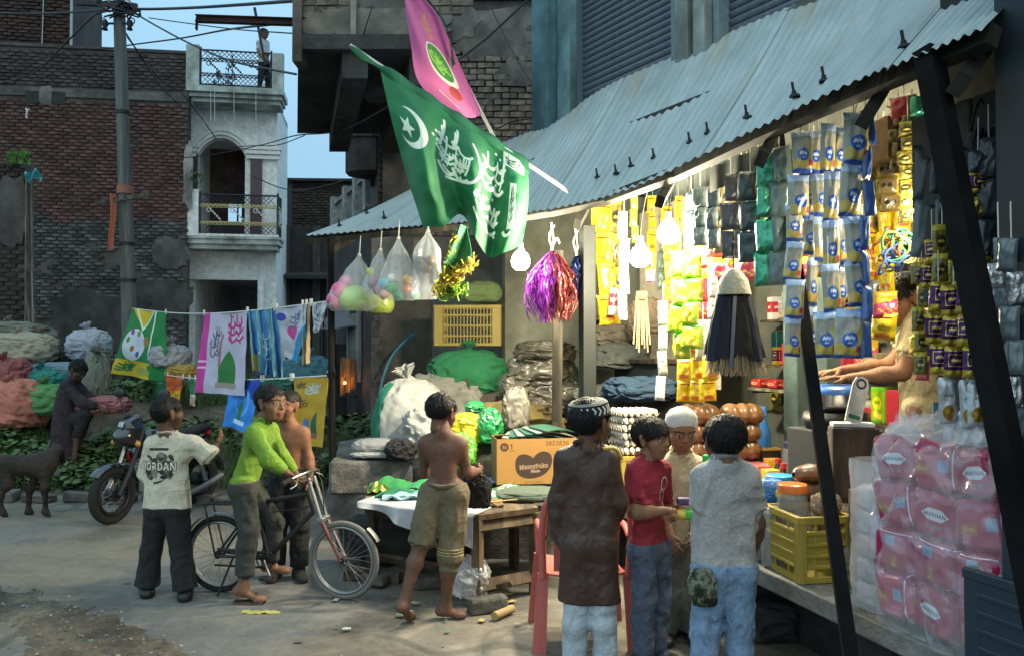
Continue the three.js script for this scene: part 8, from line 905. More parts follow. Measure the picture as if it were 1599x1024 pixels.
function shoes(b, t, m, thick = 0.008, name = 'shoe') { for (const i of [0, 1]) { const dv = b.toe[i].clone().sub(b.an[i]).setY(0).normalize(), heel = b.an[i].clone().addScaledVector(dv, -0.03 * b.s).setY(0.03 * b.s); part(i ? name + '_001' : name, blob([seg(b.an[i].clone().setY(b.an[i].y + 0.0), heel, (0.034 + thick) * b.s, (0.034 + thick) * b.s), seg(heel, b.toe[i].clone().addScaledVector(dv, 0.02 * b.s), (0.036 + thick) * b.s, (0.031 + thick) * b.s, { f: V(0, 1, 0), s: 0.8 })], 0.03, 0.011, (d, x, y) => Math.max(d, 0.003 - y, y - b.an[i].y - 0.012)), m, t); } }
function slippers(b, t, m) { for (const i of [0, 1]) { const dv = b.toe[i].clone().sub(b.an[i]).setY(0).normalize(), sd = V(dv.z, 0, -dv.x), a = b.an[i].clone().addScaledVector(dv, -0.055 * b.s).setY(0.006), e = b.toe[i].clone().addScaledVector(dv, 0.035 * b.s).setY(0.006); part(i ? 'slipper_001' : 'slipper', [sheet((u, v) => { const p = a.clone().lerp(e, v), w = 0.075 * b.s * (0.75 + 0.3 * Math.sin(v * 2.6)); return p.addScaledVector(sd, (u - 0.5) * w).setY(0.018); }, 6, 14, 0.016), tube([e.clone().lerp(a, 0.25).addScaledVector(sd, 0.04).setY(0.02), e.clone().lerp(a, 0.28).setY(0.065), e.clone().lerp(a, 0.25).addScaledVector(sd, -0.04).setY(0.02)], 0.008, 5)], m, t); } }
function decal(geo, o, X, Y, w, h, N, off, m, parent, name) { const g = geo.index ? geo.toNonIndexed() : geo, p = g.attributes.position, n = g.attributes.normal, P = [], U = [], NN = [], v = V(0, 0, 0); for (let i = 0; i < p.count; i += 3) { let ok = 1; const uv = []; for (let k = i; k < i + 3; k++) { v.fromBufferAttribute(p, k).sub(o); const a = v.dot(X) / w + 0.5, c = v.dot(Y) / h + 0.5; if (a < -0.02 || a > 1.02 || c < -0.02 || c > 1.02 || n.getX(k) * N.x + n.getY(k) * N.y + n.getZ(k) * N.z < 0.15) ok = 0; uv.push(a, c); } if (!ok) continue; for (let k = i; k < i + 3; k++) { P.push(p.getX(k) + n.getX(k) * off, p.getY(k) + n.getY(k) * off, p.getZ(k) + n.getZ(k) * off); NN.push(n.getX(k), n.getY(k), n.getZ(k)); } U.push(...uv); } const d = new THREE.BufferGeometry(); d.setAttribute('position', new THREE.Float32BufferAttribute(P, 3)); d.setAttribute('normal', new THREE.Float32BufferAttribute(NN, 3)); d.setAttribute('uv', new THREE.Float32BufferAttribute(U, 2)); return part(name, d, m, parent); }
const garb = (c, o = {}) => cloth(c, { bumpMap: T.folds, bumpScale: 0.022, ...o }), jean = (c) => garb(c), darkP = garb([0.018, 0.018, 0.02]);
// boy in the white printed shirt, back to us
person('boy in cream shirt with lettering on its back and black trousers, back turned', { d: 5.34, yaw: Math.PI - 0.15, headYaw: Math.PI - 0.75, H: 1.36, head: [262, 646], neck: [261, 682], sh: [[239, 694], [300, 692]], el: [[228, 745, 0.05], [327, 714, 0.02]], wr: [[244, 770, 0.16], [338, 694, 0.12]], hip: [[246, 792], [274, 792]], kn: [[235, 860, 0.02], [282, 862, -0.02]], an: [[229, 916, 0.02], [289, 922, -0.05]], toe: [[225, 926, 0.14], [293, 932, 0.08]], hair: 'crop', skin: [0.10, 0.052, 0.034], hd: [null, [343, 684, 0.14]],
  wear: (b, t) => { const sh = shirt(b, t, garb([0.72, 0.66, 0.52]), { hem: hAt(793, 5.34), sl: 0.98, sw: 0.066, r1: 0.138, r0: 0.116, seed: 2, wr: 0.015 }); pants(b, t, darkP, { r: [0.088, 0.068, 0.084], len: 1.97, seed: 3 }); shoes(b, t, M.black);
    const pt = ctex(256, 320, (c, w, h) => { c.clearRect(0, 0, w, h); c.fillStyle = '#3a3733'; c.fillRect(58, 18, 136, 18); c.fillStyle = '#4c4a46'; const r = mulberry(4); for (let i = 0; i < 60; i++) { c.beginPath(); c.ellipse(128 + (r() - 0.5) * 190, 150 + (r() - 0.5) * 170, 10 + 22 * r(), 8 + 14 * r(), r() * 3, 0, 7); c.fillStyle = ['#3c3a37', '#55524d', '#77746c', '#2f2d2b'][i % 4]; c.fill(); } c.font = 'bold 82px sans-serif'; c.textAlign = 'center'; c.lineWidth = 9; c.strokeStyle = '#2a2826'; c.strokeText('JORDAN', 128, 182, 250); c.fillStyle = '#d8d2c0'; c.fillText('JORDAN', 128, 182, 250); c.fillStyle = '#2c2a28'; c.beginPath(); c.moveTo(90, 268); c.quadraticCurveTo(140, 262, 170, 244); c.lineTo(160, 258); c.quadraticCurveTo(130, 280, 92, 280); c.fill(); });
    const back = V(Math.sin(-0.15), 0, Math.cos(-0.15)), X = V(Math.cos(-0.15), 0, -Math.sin(-0.15)), o = at(257, 727, 5.34).sub(t.position); decal(sh.geometry, o, X, V(0, 1, 0), 0.235, 0.285, back, 0.0015, garb([1, 1, 1], { map: pt, transparent: true, alphaTest: 0.5 }), sh, 'shirt_print'); } });
// boy in the green shirt astride the bicycle
person('boy in lime green long-sleeved shirt astride the old bicycle', { d: 5.34, yaw: Math.PI / 2 - 0.25, headYaw: 1.12, H: 1.42, head: [423, 629, -0.02], neck: [409, 660], sh: [[397, 677, -0.12], [421, 672, 0.13]], el: [[419, 718, -0.2], [438, 712, 0.16]], wr: [[449, 738, -0.16], [463, 741, 0.2]], hip: [[377, 762, -0.08], [385, 762, 0.07]], kn: [[388, 828, -0.13], [428, 815, 0.12]], an: [[379, 917, -0.13], [422, 880, 0.13]], toe: [[404, 935, -0.13], [442, 890, 0.14]], hair: 'crop', skin: [0.17, 0.085, 0.05], tip: 1, hands: ['grip', 'grip'], hd: [[470, 750, -0.1], [478, 748, 0.14]], pn: [[0.1, -1, 0], [0.1, -1, 0]], thumb: [[0, 0, -1], [0, 0, 1]],
  wear: (b, t) => { shirt(b, t, garb([0.18, 0.33, 0.03]), { hem: hAt(752, 5.34), sl: 1.72, sw: 0.05, r1: 0.1, r0: 0.094, seed: 7, shift: V(-0.01, 0, 0), wr: 0.015 }); pants(b, t, garb([0.045, 0.05, 0.045]), { len: [1.78, 1.9], seed: 8, r: [0.084, 0.066, 0.062], any: 1 }); slippers({ ...b, toe: [b.toe[0], b.toe[0]], an: [b.an[0], b.an[0]] }, t, std([0.16, 0.12, 0.09])); } });
// shirtless boy beyond the bicycle
person('shirtless boy in dark trousers standing beyond the bicycle handlebar', { d: 5.78, yaw: -0.25, headYaw: -0.35, H: 1.4, head: [447, 634], neck: [451, 664], sh: [[431, 676], [473, 676]], el: [[428, 715, 0.1], [482, 716]], wr: [[440, 745, 0.12], [484, 750, -0.04]], hip: [[440, 745], [464, 745]], kn: [[434, 818, -0.02], [468, 818, -0.02]], an: [[430, 890, 0.02], [467, 886]], toe: [[424, 903, -0.1], [472, 900, -0.1]], hair: 'shaved', skin: [0.19, 0.085, 0.048], wear: (b, t) => { pants(b, t, darkP, { len: 1.95, seed: 11, r: [0.088, 0.068, 0.064] }); shoes(b, t, std([0.03, 0.028, 0.026])); } });
// shirtless boy at the table
person('shirtless barefoot boy in brown shorts choosing flags at the table, back turned', { d: 4.9, yaw: Math.PI - 0.35, headYaw: Math.PI - 0.5, headPitch: 0.25, H: 1.38, head: [689, 644, 0.03], neck: [690, 676], sh: [[665, 692, 0.01], [718, 693]], el: [[661, 738, 0.1], [729, 738, 0.05]], wr: [[690, 735, 0.28], [747, 735, 0.24]], hip: [[676, 768], [711, 768]], kn: [[657, 852, -0.04], [703, 868, 0.0]], an: [[630, 940, -0.12], [696, 948, 0.02]], toe: [[640, 962, -0.04], [717, 960, 0.03]], hair: 'crop', skin: [0.115, 0.058, 0.04], tip: 1, hands: ['relax', 'grip'],
  wear: (b, t) => { const sm = garb([0.17, 0.14, 0.085]); const p = pants(b, t, sm, { len: [0.98, 1.02], r: [0.09, 0.084, 0.08], k: 0.012, seed: 12, wr: 0.017, name: 'shorts', top: 0.06 }); const a = b.hip[1].clone().lerp(b.kn[1], 0.9), dn = b.kn[1].clone().sub(b.hip[1]).normalize(), X = V(Math.cos(0.35), 0, Math.sin(0.35)); decal(p.geometry, a, V(1, 0, 0), V(0, 1, 0).addScaledVector(V(1, 0, 0), 0.05), 0.24, 0.06, V(0, 0, 1), 0.002, garb([1, 1, 1], { map: ctex(64, 64, (c) => { c.clearRect(0, 0, 64, 64); for (let i = 0; i < 3; i++) fillR(c, 0, 8 + i * 20, 64, 9, '#a89a6a'); }), transparent: true, alphaTest: 0.5 }), p, 'hem_stripes');
    part('waistband', tube([0, 1, 2, 3, 4, 5, 6, 7].map((i) => { const an = i / 8 * 6.283, c = b.pm.clone().lerp(b.ch, 0.2); return c.add(V(Math.cos(an) * 0.108, 0.005 + 0.006 * Math.sin(an * 3), Math.sin(an) * 0.09)); }), 0.014, 7, 50, true), sm, t); } });
{ const p = at(748, 752, 5.12), o = solo('black_pouch', 'black cloth pouch held by the shirtless boy at the table', 'pouch', lump(0.075, 0.11, 0.05, 7, 0.3), garb([0.014, 0.014, 0.014])); o.position.set(p.x, p.y - 0.16, p.z); }
// boy in the brown kurta
const kufi = ctex(512, 64, (c, w, h) => { fillR(c, 0, 0, w, h, '#14161b'); c.strokeStyle = '#c9ced2'; c.lineWidth = 7; for (let i = 0; i < 22; i++) { const x = i * 23.3; c.beginPath(); c.moveTo(x, 10); c.lineTo(x + 12, 32); c.lineTo(x, 54); c.stroke(); } });
person('boy in dark brown kurta and black cap with white chevrons, back turned', { d: 4.02, yaw: Math.PI - 0.3, headYaw: Math.PI - 0.75, H: 1.46, headH: 0.245, head: [922, 660], neck: [917, 698], sh: [[885, 718], [948, 716]], el: [[872, 782, 0.02], [964, 782, 0.02]], wr: [[871, 842, 0.02], [962, 808, 0.16]], hip: [[903, 850], [938, 850]], kn: [[900, 945], [942, 945]], an: [[896, 1038, 0.02], [946, 1036]], toe: [[898, 1050, 0.14], [952, 1048, 0.13]], hair: 'crop', skin: [0.12, 0.062, 0.042], hd: [[882, 872, 0.02], null],
  wear: (b, t, H) => { shirt(b, t, phys([0.062, 0.030, 0.021], { roughness: 0.5, sheen: 0.6, sheenRoughness: 0.5, sheenColor: lin(0.16, 0.10, 0.08), map: T.grain, bumpMap: T.folds, bumpScale: 0.014 }), { hem: hAt(940, 4.02), sl: 1.9, sw: 0.048, r1: 0.122, r0: 0.105, seed: 17, wr: 0.012, wf: 8, name: 'kurta' }); pants(b, t, garb([0.52, 0.60, 0.68]), { r: [0.072, 0.062, 0.056], len: 1.95, seed: 18, top: -0.02 }); shoes(b, t, M.black);
    const cap = part('cap', H(put(new THREE.CylinderGeometry(0.405, 0.435, 0.24, 40, 1, true), 0, 0.30, -0.06, -0.18)), std([1, 1, 1], { map: rep(kufi, 1), roughness: 0.8 }), t); cap.material.map.wrapS = THREE.RepeatWrapping; part('cap_top', H(put(lathe([[0.405, 0], [0.36, 0.035], [0.2, 0.06], [0.001, 0.07]], 36), 0, 0.415, -0.085, -0.18)), garb([0.30, 0.31, 0.29]), t);
    part('gold_trim', tube([b.sh[1].clone().add(V(-0.03, 0.055, 0.05)), b.sh[1].clone().add(V(0.04, 0.05, 0.02)), b.sh[1].clone().add(V(0.075, 0.0, 0.01))], 0.01, 6), std([0.45, 0.28, 0.05]), t); } });
// boy in the red T-shirt
person('boy in maroon red printed T-shirt and blue jeans holding a toy', { d: 4.22, yaw: 1.05, headYaw: 0.85, H: 1.33, head: [1018, 684], neck: [1010, 719], sh: [[994, 735, -0.06], [1032, 733, 0.1]], el: [[993, 800, -0.1], [1036, 792, 0.16]], wr: [[1042, 797, -0.14], [1056, 792, 0.1]], hip: [[1004, 856, -0.04], [1026, 856, 0.05]], kn: [[1006, 940, -0.06], [1030, 938, 0.06]], an: [[1003, 1022, -0.04], [1026, 1018, 0.06]], toe: [[1020, 1034, -0.1], [1046, 1028, 0.02]], hair: 'bowl', skin: [0.22, 0.115, 0.07], hands: ['grip', 'grip'], hd: [[1062, 806, -0.1], [1070, 800, 0.05]],
  wear: (b, t) => { const s = shirt(b, t, garb([0.34, 0.025, 0.05]), { hem: hAt(846, 4.22), sl: 0.7, sw: 0.056, r1: 0.104, r0: 0.098, seed: 21 }); pants(b, t, jean([0.11, 0.14, 0.22]), { len: 1.98, r: [0.078, 0.062, 0.058], seed: 22, wr: 0.026, wf: 14 }); shoes(b, t, M.black);
    const o = at(1036, 775, 4.22).sub(t.position), F = yawDir(0.75); decal(s.geometry, o, V(F.z, 0, -F.x), V(0, 1, 0), 0.19, 0.28, F, 0.0015, garb([1, 1, 1], { map: ctex(192, 256, (c) => { c.clearRect(0, 0, 192, 256); c.strokeStyle = '#c9c2c2'; c.lineWidth = 7; for (const [x, y, k] of [[96, 70, 1], [80, 120, -1], [110, 160, 1]]) { c.beginPath(); c.moveTo(x - 40, y + 20); c.bezierCurveTo(x - 30, y - 50, x + 30 * k, y - 50, x + 34, y); c.bezierCurveTo(x + 20, y + 40, x - 10, y + 10, x - 20, y + 40); c.stroke(); } for (let i = 0; i < 4; i++) { c.beginPath(); c.moveTo(70 + i * 16, 160); c.lineTo(80 + i * 18, 235 - i * 8); c.stroke(); } }), transparent: true, alphaTest: 0.5 }), s, 'shirt_print'); } });
{ const p = at(1078, 803, 4.14), t = thing('toy', 'small green and yellow plastic toy in the hands of the red-shirted boy', 'toy', p); part('body', rbox(0.1, 0.05, 0.05, 0.015), film([0.05, 0.4, 0.06]), t); part('nose', cyl(0.02, 0.03, 0.06, 12, -0.06, 0, 0, 0, 0, 1.57), film([0.6, 0.45, 0.03]), t); part('violet_part', rbox(0.09, 0.04, 0.05, 0.015, -0.02, 0.065, -0.02), film([0.06, 0.03, 0.12]), t); }
// boy in the white cap, facing us
person('boy in white knitted cap and khaki T-shirt facing the street', { d: 4.6, yaw: 0.1, headYaw: 0.12, headPitch: 0.3, H: 1.36, head: [1064, 672, -0.03], neck: [1064, 708], sh: [[1041, 727], [1090, 729]], el: [[1034, 790, -0.02], [1096, 792, -0.02]], wr: [[1048, 836, -0.12], [1086, 830, -0.12]], hip: [[1051, 852], [1078, 852]], kn: [[1048, 930, -0.03], [1079, 930, -0.03]], an: [[1046, 985], [1080, 985]], toe: [[1043, 1000, -0.12], [1084, 1000, -0.12]], skin: [0.20, 0.10, 0.06],
  wear: (b, t, H) => { shirt(b, t, garb([0.50, 0.43, 0.27]), { hem: hAt(848, 4.6), sl: 0.75, sw: 0.056, r1: 0.106, r0: 0.1, seed: 26 }); pants(b, t, garb([0.15, 0.15, 0.14]), { len: 1.98, seed: 27, r: [0.09, 0.074, 0.068] }); shoes(b, t, M.black); part('cap', H(put(lathe([[0.405, -0.02], [0.41, 0.06], [0.39, 0.2], [0.30, 0.33], [0.16, 0.41], [0.06, 0.44], [0.001, 0.445]], 36), 0, 0.17, -0.05, -0.12)), garb([0.72, 0.72, 0.68], { bumpMap: rep(T.weave, 3), bumpScale: 0.004 }), t); } });
{ const o = solo('green_toy', 'bright green plastic toy peeping out beside the white-capped boy', 'toy', rbox(0.045, 0.06, 0.04, 0.012), film([0.02, 0.42, 0.06])); o.position.copy(at(1104, 718, 4.3)); }
// boy in the grey T-shirt, back to us
person('boy in light grey T-shirt and faded blue jeans, back turned, at the counter', { d: 3.62, yaw: Math.PI + 0.12, headYaw: Math.PI + 0.1, H: 1.38, head: [1131, 688, 0.02], neck: [1133, 722], sh: [[1099, 746], [1168, 744]], el: [[1097, 815, 0.02], [1183, 818, 0.05]], wr: [[1090, 876, 0.02], [1176, 862, 0.2]], hip: [[1113, 890], [1153, 890]], kn: [[1103, 985, -0.02], [1154, 985]], an: [[1092, 1082], [1156, 1082]], toe: [[1088, 1100, 0.13], [1160, 1100, 0.13]], hair: 'bowl', skin: [0.13, 0.07, 0.046], hands: ['grip', 'relax'],
  wear: (b, t) => { shirt(b, t, garb([0.44, 0.42, 0.42]), { hem: hAt(880, 3.62), sl: 0.66, sw: 0.058, r1: 0.116, r0: 0.11, seed: 31, neckR: 0.055, wr: 0.011 }); pants(b, t, jean([0.22, 0.34, 0.52]), { len: 1.98, r: [0.084, 0.066, 0.06], seed: 32, wr: 0.026, wf: 14 }); shoes(b, t, M.black); } });
{ const p = at(1098, 925, 3.55), o = solo('camouflage_bag', 'crumpled camouflage cloth bag held by the boy in grey', 'bag', lump(0.058, 0.085, 0.05, 9, 0.3), garb([1, 1, 1], { map: dtex(128, 128, (u, v) => { const a = nA(u * 2, v * 2); return a > 0.55 ? [0.42, 0.43, 0.38] : a > 0.46 ? [0.2, 0.23, 0.17] : [0.09, 0.11, 0.09]; }) })); o.position.set(p.x, p.y - 0.05, p.z); }
// shopkeeper
{ const d = 4.42; person('shopkeeper in cream T-shirt bending forward over the counter', { d, yaw: -1.25, headYaw: -1.15, headPitch: 0.5, H: 1.6, head: [1404, 466, 0], neck: [1424, 492, 0], sh: [[1438, 512, -0.14], [1440, 505, 0.2]], el: [[1410, 582, -0.16], [1390, 570, 0.2]], wr: [[1325, 590, -0.02], [1312, 578, 0.12]], hip: [[1440, 640, -0.08], [1442, 640, 0.1]], kn: [[1430, 760, -0.06], [1432, 760, 0.12]], an: [[1440, 848, -0.06], [1442, 845, 0.12]], toe: [[1425, 852, -0.06], [1428, 850, 0.1]], floor: LEDGE, tip: 0, hair: 'crop', skin: [0.24, 0.115, 0.06], hands: ['flat', 'flat'], hd: [[1292, 588, 0], [1288, 580, 0.1]], pn: [[0, -1, 0], [0, -1, 0]], wear: (b, t) => { shirt(b, t, garb([0.62, 0.50, 0.28]), { hem: b.pm.y - 0.1, sl: 0.62, sw: 0.058, r1: 0.13, r0: 0.115, seed: 41 }); pants(b, t, darkP, { len: 1.95, seed: 42 }); } }); }
// crouching person on the bank
{ const d = 9.55, fl = bankH(xAt(112, d), d); person('person in dark shawl crouching over cloth on the rubbish bank', { d, yaw: 1.15, headYaw: 1.3, headPitch: 0.6, H: 1.45, head: [121, 578, -0.05], neck: [113, 592], sh: [[101, 602, -0.12], [118, 600, 0.12]], el: [[128, 628, -0.14], [138, 622, 0.1]], wr: [[155, 636, -0.1], [160, 630, 0.06]], hip: [[100, 662, -0.07], [103, 662, 0.08]], kn: [[132, 646, -0.12], [135, 646, 0.12]], an: [[118, 684, -0.1], [122, 684, 0.1]], toe: [[134, 688, -0.1], [138, 688, 0.1]], floor: fl, hair: 'crop', skin: [0.08, 0.045, 0.035], wear: (b, t) => { pants(b, t, darkP, { len: 1.9, any: 1, seed: 52 }); shirt(b, t, garb([0.035, 0.024, 0.034]), { hem: 0.1, sl: 1.8, sw: 0.062, r1: 0.2, r0: 0.16, seed: 51, name: 'shawl', wr: 0.02 }); } }); }
// person on the roof terrace with a long stick
{ const d = 19.6; person('person in white shirt and dark trousers on the roof terrace holding a stick', { d, yaw: 0.9, headYaw: 1.2, headPitch: 0.35, H: 1.55, head: [412, 53], neck: [410, 63], sh: [[404, 67, -0.12], [416, 67, 0.12]], el: [[403, 82, -0.14], [418, 84, 0.1]], wr: [[410, 90, -0.25], [416, 92, -0.1]], hip: [[409, 99, -0.06], [415, 99, 0.06]], kn: [[407, 118, -0.08], [417, 118, 0.06]], an: [[405, 136, -0.06], [418, 137, 0.06]], toe: [[409, 139, -0.1], [422, 139, 0]], floor: hAt(163, 20.2) + 0.17, hair: 'crop', skin: [0.15, 0.08, 0.055], wear: (b, t) => { shirt(b, t, garb([0.55, 0.58, 0.62]), { hem: b.pm.y - 0.02, sl: 0.7, seed: 61 }); pants(b, t, darkP, { len: 1.95, seed: 62 }); } });
  solo('long_stick', 'long dark stick held upright by the person on the roof terrace', 'stick', rod(at(397, 12, 19.3), at(414, 102, 19.3), 0.035, 0.03, 8), M.iron); }
// ---------------------------------------------------------------- bicycle
function wheelParts(parent, name, x, y, z, R, tr, o = {}) { const g = new THREE.Group(); g.name = name; g.position.set(x, y, z); if (o.steer) g.rotation.y = o.steer; parent.add(g); part('tyre', ring(R - tr, tr, 56, 10), o.tyre || M.rubber, g); part('rim', [ring(R - tr * 2.3, tr * 0.45, 56, 6, 0, 0, tr * 0.5), ring(R - tr * 2.3, tr * 0.45, 56, 6, 0, 0, -tr * 0.5)], o.rim || M.dullsteel, g); const l = [], n = o.n || 28, h = o.hub || 0.02; for (let i = 0; i < n; i++) { const a = i / n * 6.283, s = i % 2 ? 1 : -1, b = a + (i % 4 < 2 ? 0.5 : -0.5); l.push(rod(V(Math.cos(b) * h, Math.sin(b) * h, s * (o.hw || 0.025)), V(Math.cos(a) * (R - tr * 2.2), Math.sin(a) * (R - tr * 2.2), 0), o.sr || 0.0013, o.sr || 0.0013, 4)); } part('spokes', l, o.spoke || M.dullsteel, g); part('hub', [cyl(h, h, (o.hw || 0.025) * 2.4, 14, 0, 0, 0, Math.PI / 2), cyl(0.006, 0.006, (o.hw || 0.025) * 4.5, 8, 0, 0, 0, Math.PI / 2)], o.hubM || M.iron, g); return g; }
{ const ra = at(343, 861, 5.46), fa = at(536, 872, 5.30), R = 0.257, dir = fa.clone().sub(ra).setY(0), L = dir.length(), t = thing('bicycle', 'worn dark bicycle with silver fork and rear carrier', 'bicycle', [ra.x, 0, ra.z], Math.atan2(-dir.z, dir.x)), k = L / 193, P = (px, py, z = 0) => V((px - 343) * k, R + (861 + (px - 343) / 193 * 11 - py) * k, z);
  const fr = std([0.025, 0.026, 0.028], { roughness: 0.5, map: T.mottle }), tg = std([0.13, 0.125, 0.115], { roughness: 0.9, bumpMap: T.bump, bumpScale: 0.002 });
  wheelParts(t, 'rear_wheel', 0, R, 0, R, 0.019, { hub: 0.026 }); wheelParts(t, 'front_wheel', L, R, 0, R, 0.019, { tyre: tg, steer: -0.12 });
  const bb = P(420, 868), st = P(400, 788), ht = P(482, 776), hb = P(491, 800), ax = V(0, R, 0);
  part('frame', [rod(st, ht, 0.016), rod(hb, bb, 0.017), rod(P(396, 768), bb, 0.015), rod(P(480, 770), P(492, 804), 0.019), ...[-1, 1].flatMap((s) => [rod(V(0, R, s * 0.05), bb.clone().setZ(s * 0.02), 0.01), rod(V(0, R, s * 0.05), st.clone().setZ(s * 0.02), 0.009)])], fr, t);
  const fx = V(L, R, 0); for (const s of [-1, 1]) { part('fork_leg', [rod(P(486, 752, s * 0.045), P(506, 812, s * 0.048), 0.013), rod(P(506, 812, s * 0.048), fx.clone().setZ(s * 0.045), 0.011, 0.008)], s < 0 ? M.chrome : M.dullsteel, t); part('fork_lower', rod(P(508, 816, s * 0.05), fx.clone().setZ(s * 0.05), 0.013, 0.009), std([0.13, 0.03, 0.028], { roughness: 0.5 }), t); } part('fork_crown', rbox(0.05, 0.03, 0.12, 0.008, ...P(505, 812).toArray()), M.dullsteel, t);
  part('handlebar', [tube([P(470, 752, 0.26), P(476, 748, 0.2), P(484, 744, 0.06), P(484, 744, -0.06), P(476, 748, -0.2), P(470, 752, -0.26)], 0.011, 8, 40), rod(P(484, 744), P(484, 772), 0.012)], M.chrome, t); for (const s of [-1, 1]) { part('grip', rod(P(470, 752, s * 0.27), P(476, 748, s * 0.19), 0.016, 0.015, 12), M.rubber, t); part('brake_lever', tube([P(478, 750, s * 0.15), P(484, 756, s * 0.2), P(480, 760, s * 0.25)], 0.005, 5), M.dullsteel, t); } part('brake_cable', [tube([P(482, 752, 0.15), P(496, 758, 0.05), P(490, 790, 0.03), P(430, 800, 0.03)], 0.004, 5), tube([P(482, 752, -0.15), P(500, 764, -0.03), P(506, 806, 0)], 0.004, 5)], M.cable, t);
  part('saddle', blob([seg(P(378, 762), P(404, 764), 0.055, 0.022, { f: V(0, 1, 0), s: 0.5 })], 0.02, 0.01), M.black, t);
  part('chainring', [ring(0.06, 0.005, 28, 6, bb.x, bb.y, -0.045 + 0.09), cyl(0.03, 0.03, 0.1, 14, bb.x, bb.y, 0, Math.PI / 2)], M.iron, t); part('chain_guard', [rbox(L * 0.42, 0.022, 0.02, 0.008, bb.x * 0.55, bb.y + 0.05, 0.05, 0, 0, -0.03), rbox(L * 0.42, 0.014, 0.012, 0.004, bb.x * 0.5, bb.y - 0.05, 0.05)], fr, t);
  for (const s of [-1, 1]) { const e = bb.clone().add(V(s * 0.05, s * -0.1, s * 0.075)); part('crank', rod(bb.clone().setZ(s * 0.06), e, 0.009), M.dullsteel, t); part('pedal', rbox(0.08, 0.02, 0.07, 0.006, e.x, e.y, e.z + s * 0.045), M.black, t); }
  for (const [cx, a0, a1, nm] of [[0, 0.7, 3.3, 'rear_mudguard'], [L, 0.5, 0.9, 'front_mudguard']]) part(nm, sheet((u, v) => { const a = lerp(a0, a1, u), r = R + 0.022 - 0.006 * (2 * v - 1) ** 2; return V(cx + Math.cos(a) * r, R + Math.sin(a) * r, (v - 0.5) * 0.055); }, 30, 4, 0.002), M.dullsteel, t);
  part('rear_carrier', [...[-1, 0, 1].map((s) => rod(P(318, 786, s * 0.045), P(392, 786, s * 0.045), 0.006)), ...[0, 1, 2, 3].map((i) => rod(P(320 + i * 22, 786, -0.05), P(320 + i * 22, 786, 0.05), 0.005)), ...[-1, 1].map((s) => rod(P(324, 786, s * 0.05), V(0, R, s * 0.06), 0.006))], M.iron, t); part('kickstand', rod(P(372, 862, 0.06), P(356, 915, 0.13), 0.008), M.iron, t); }
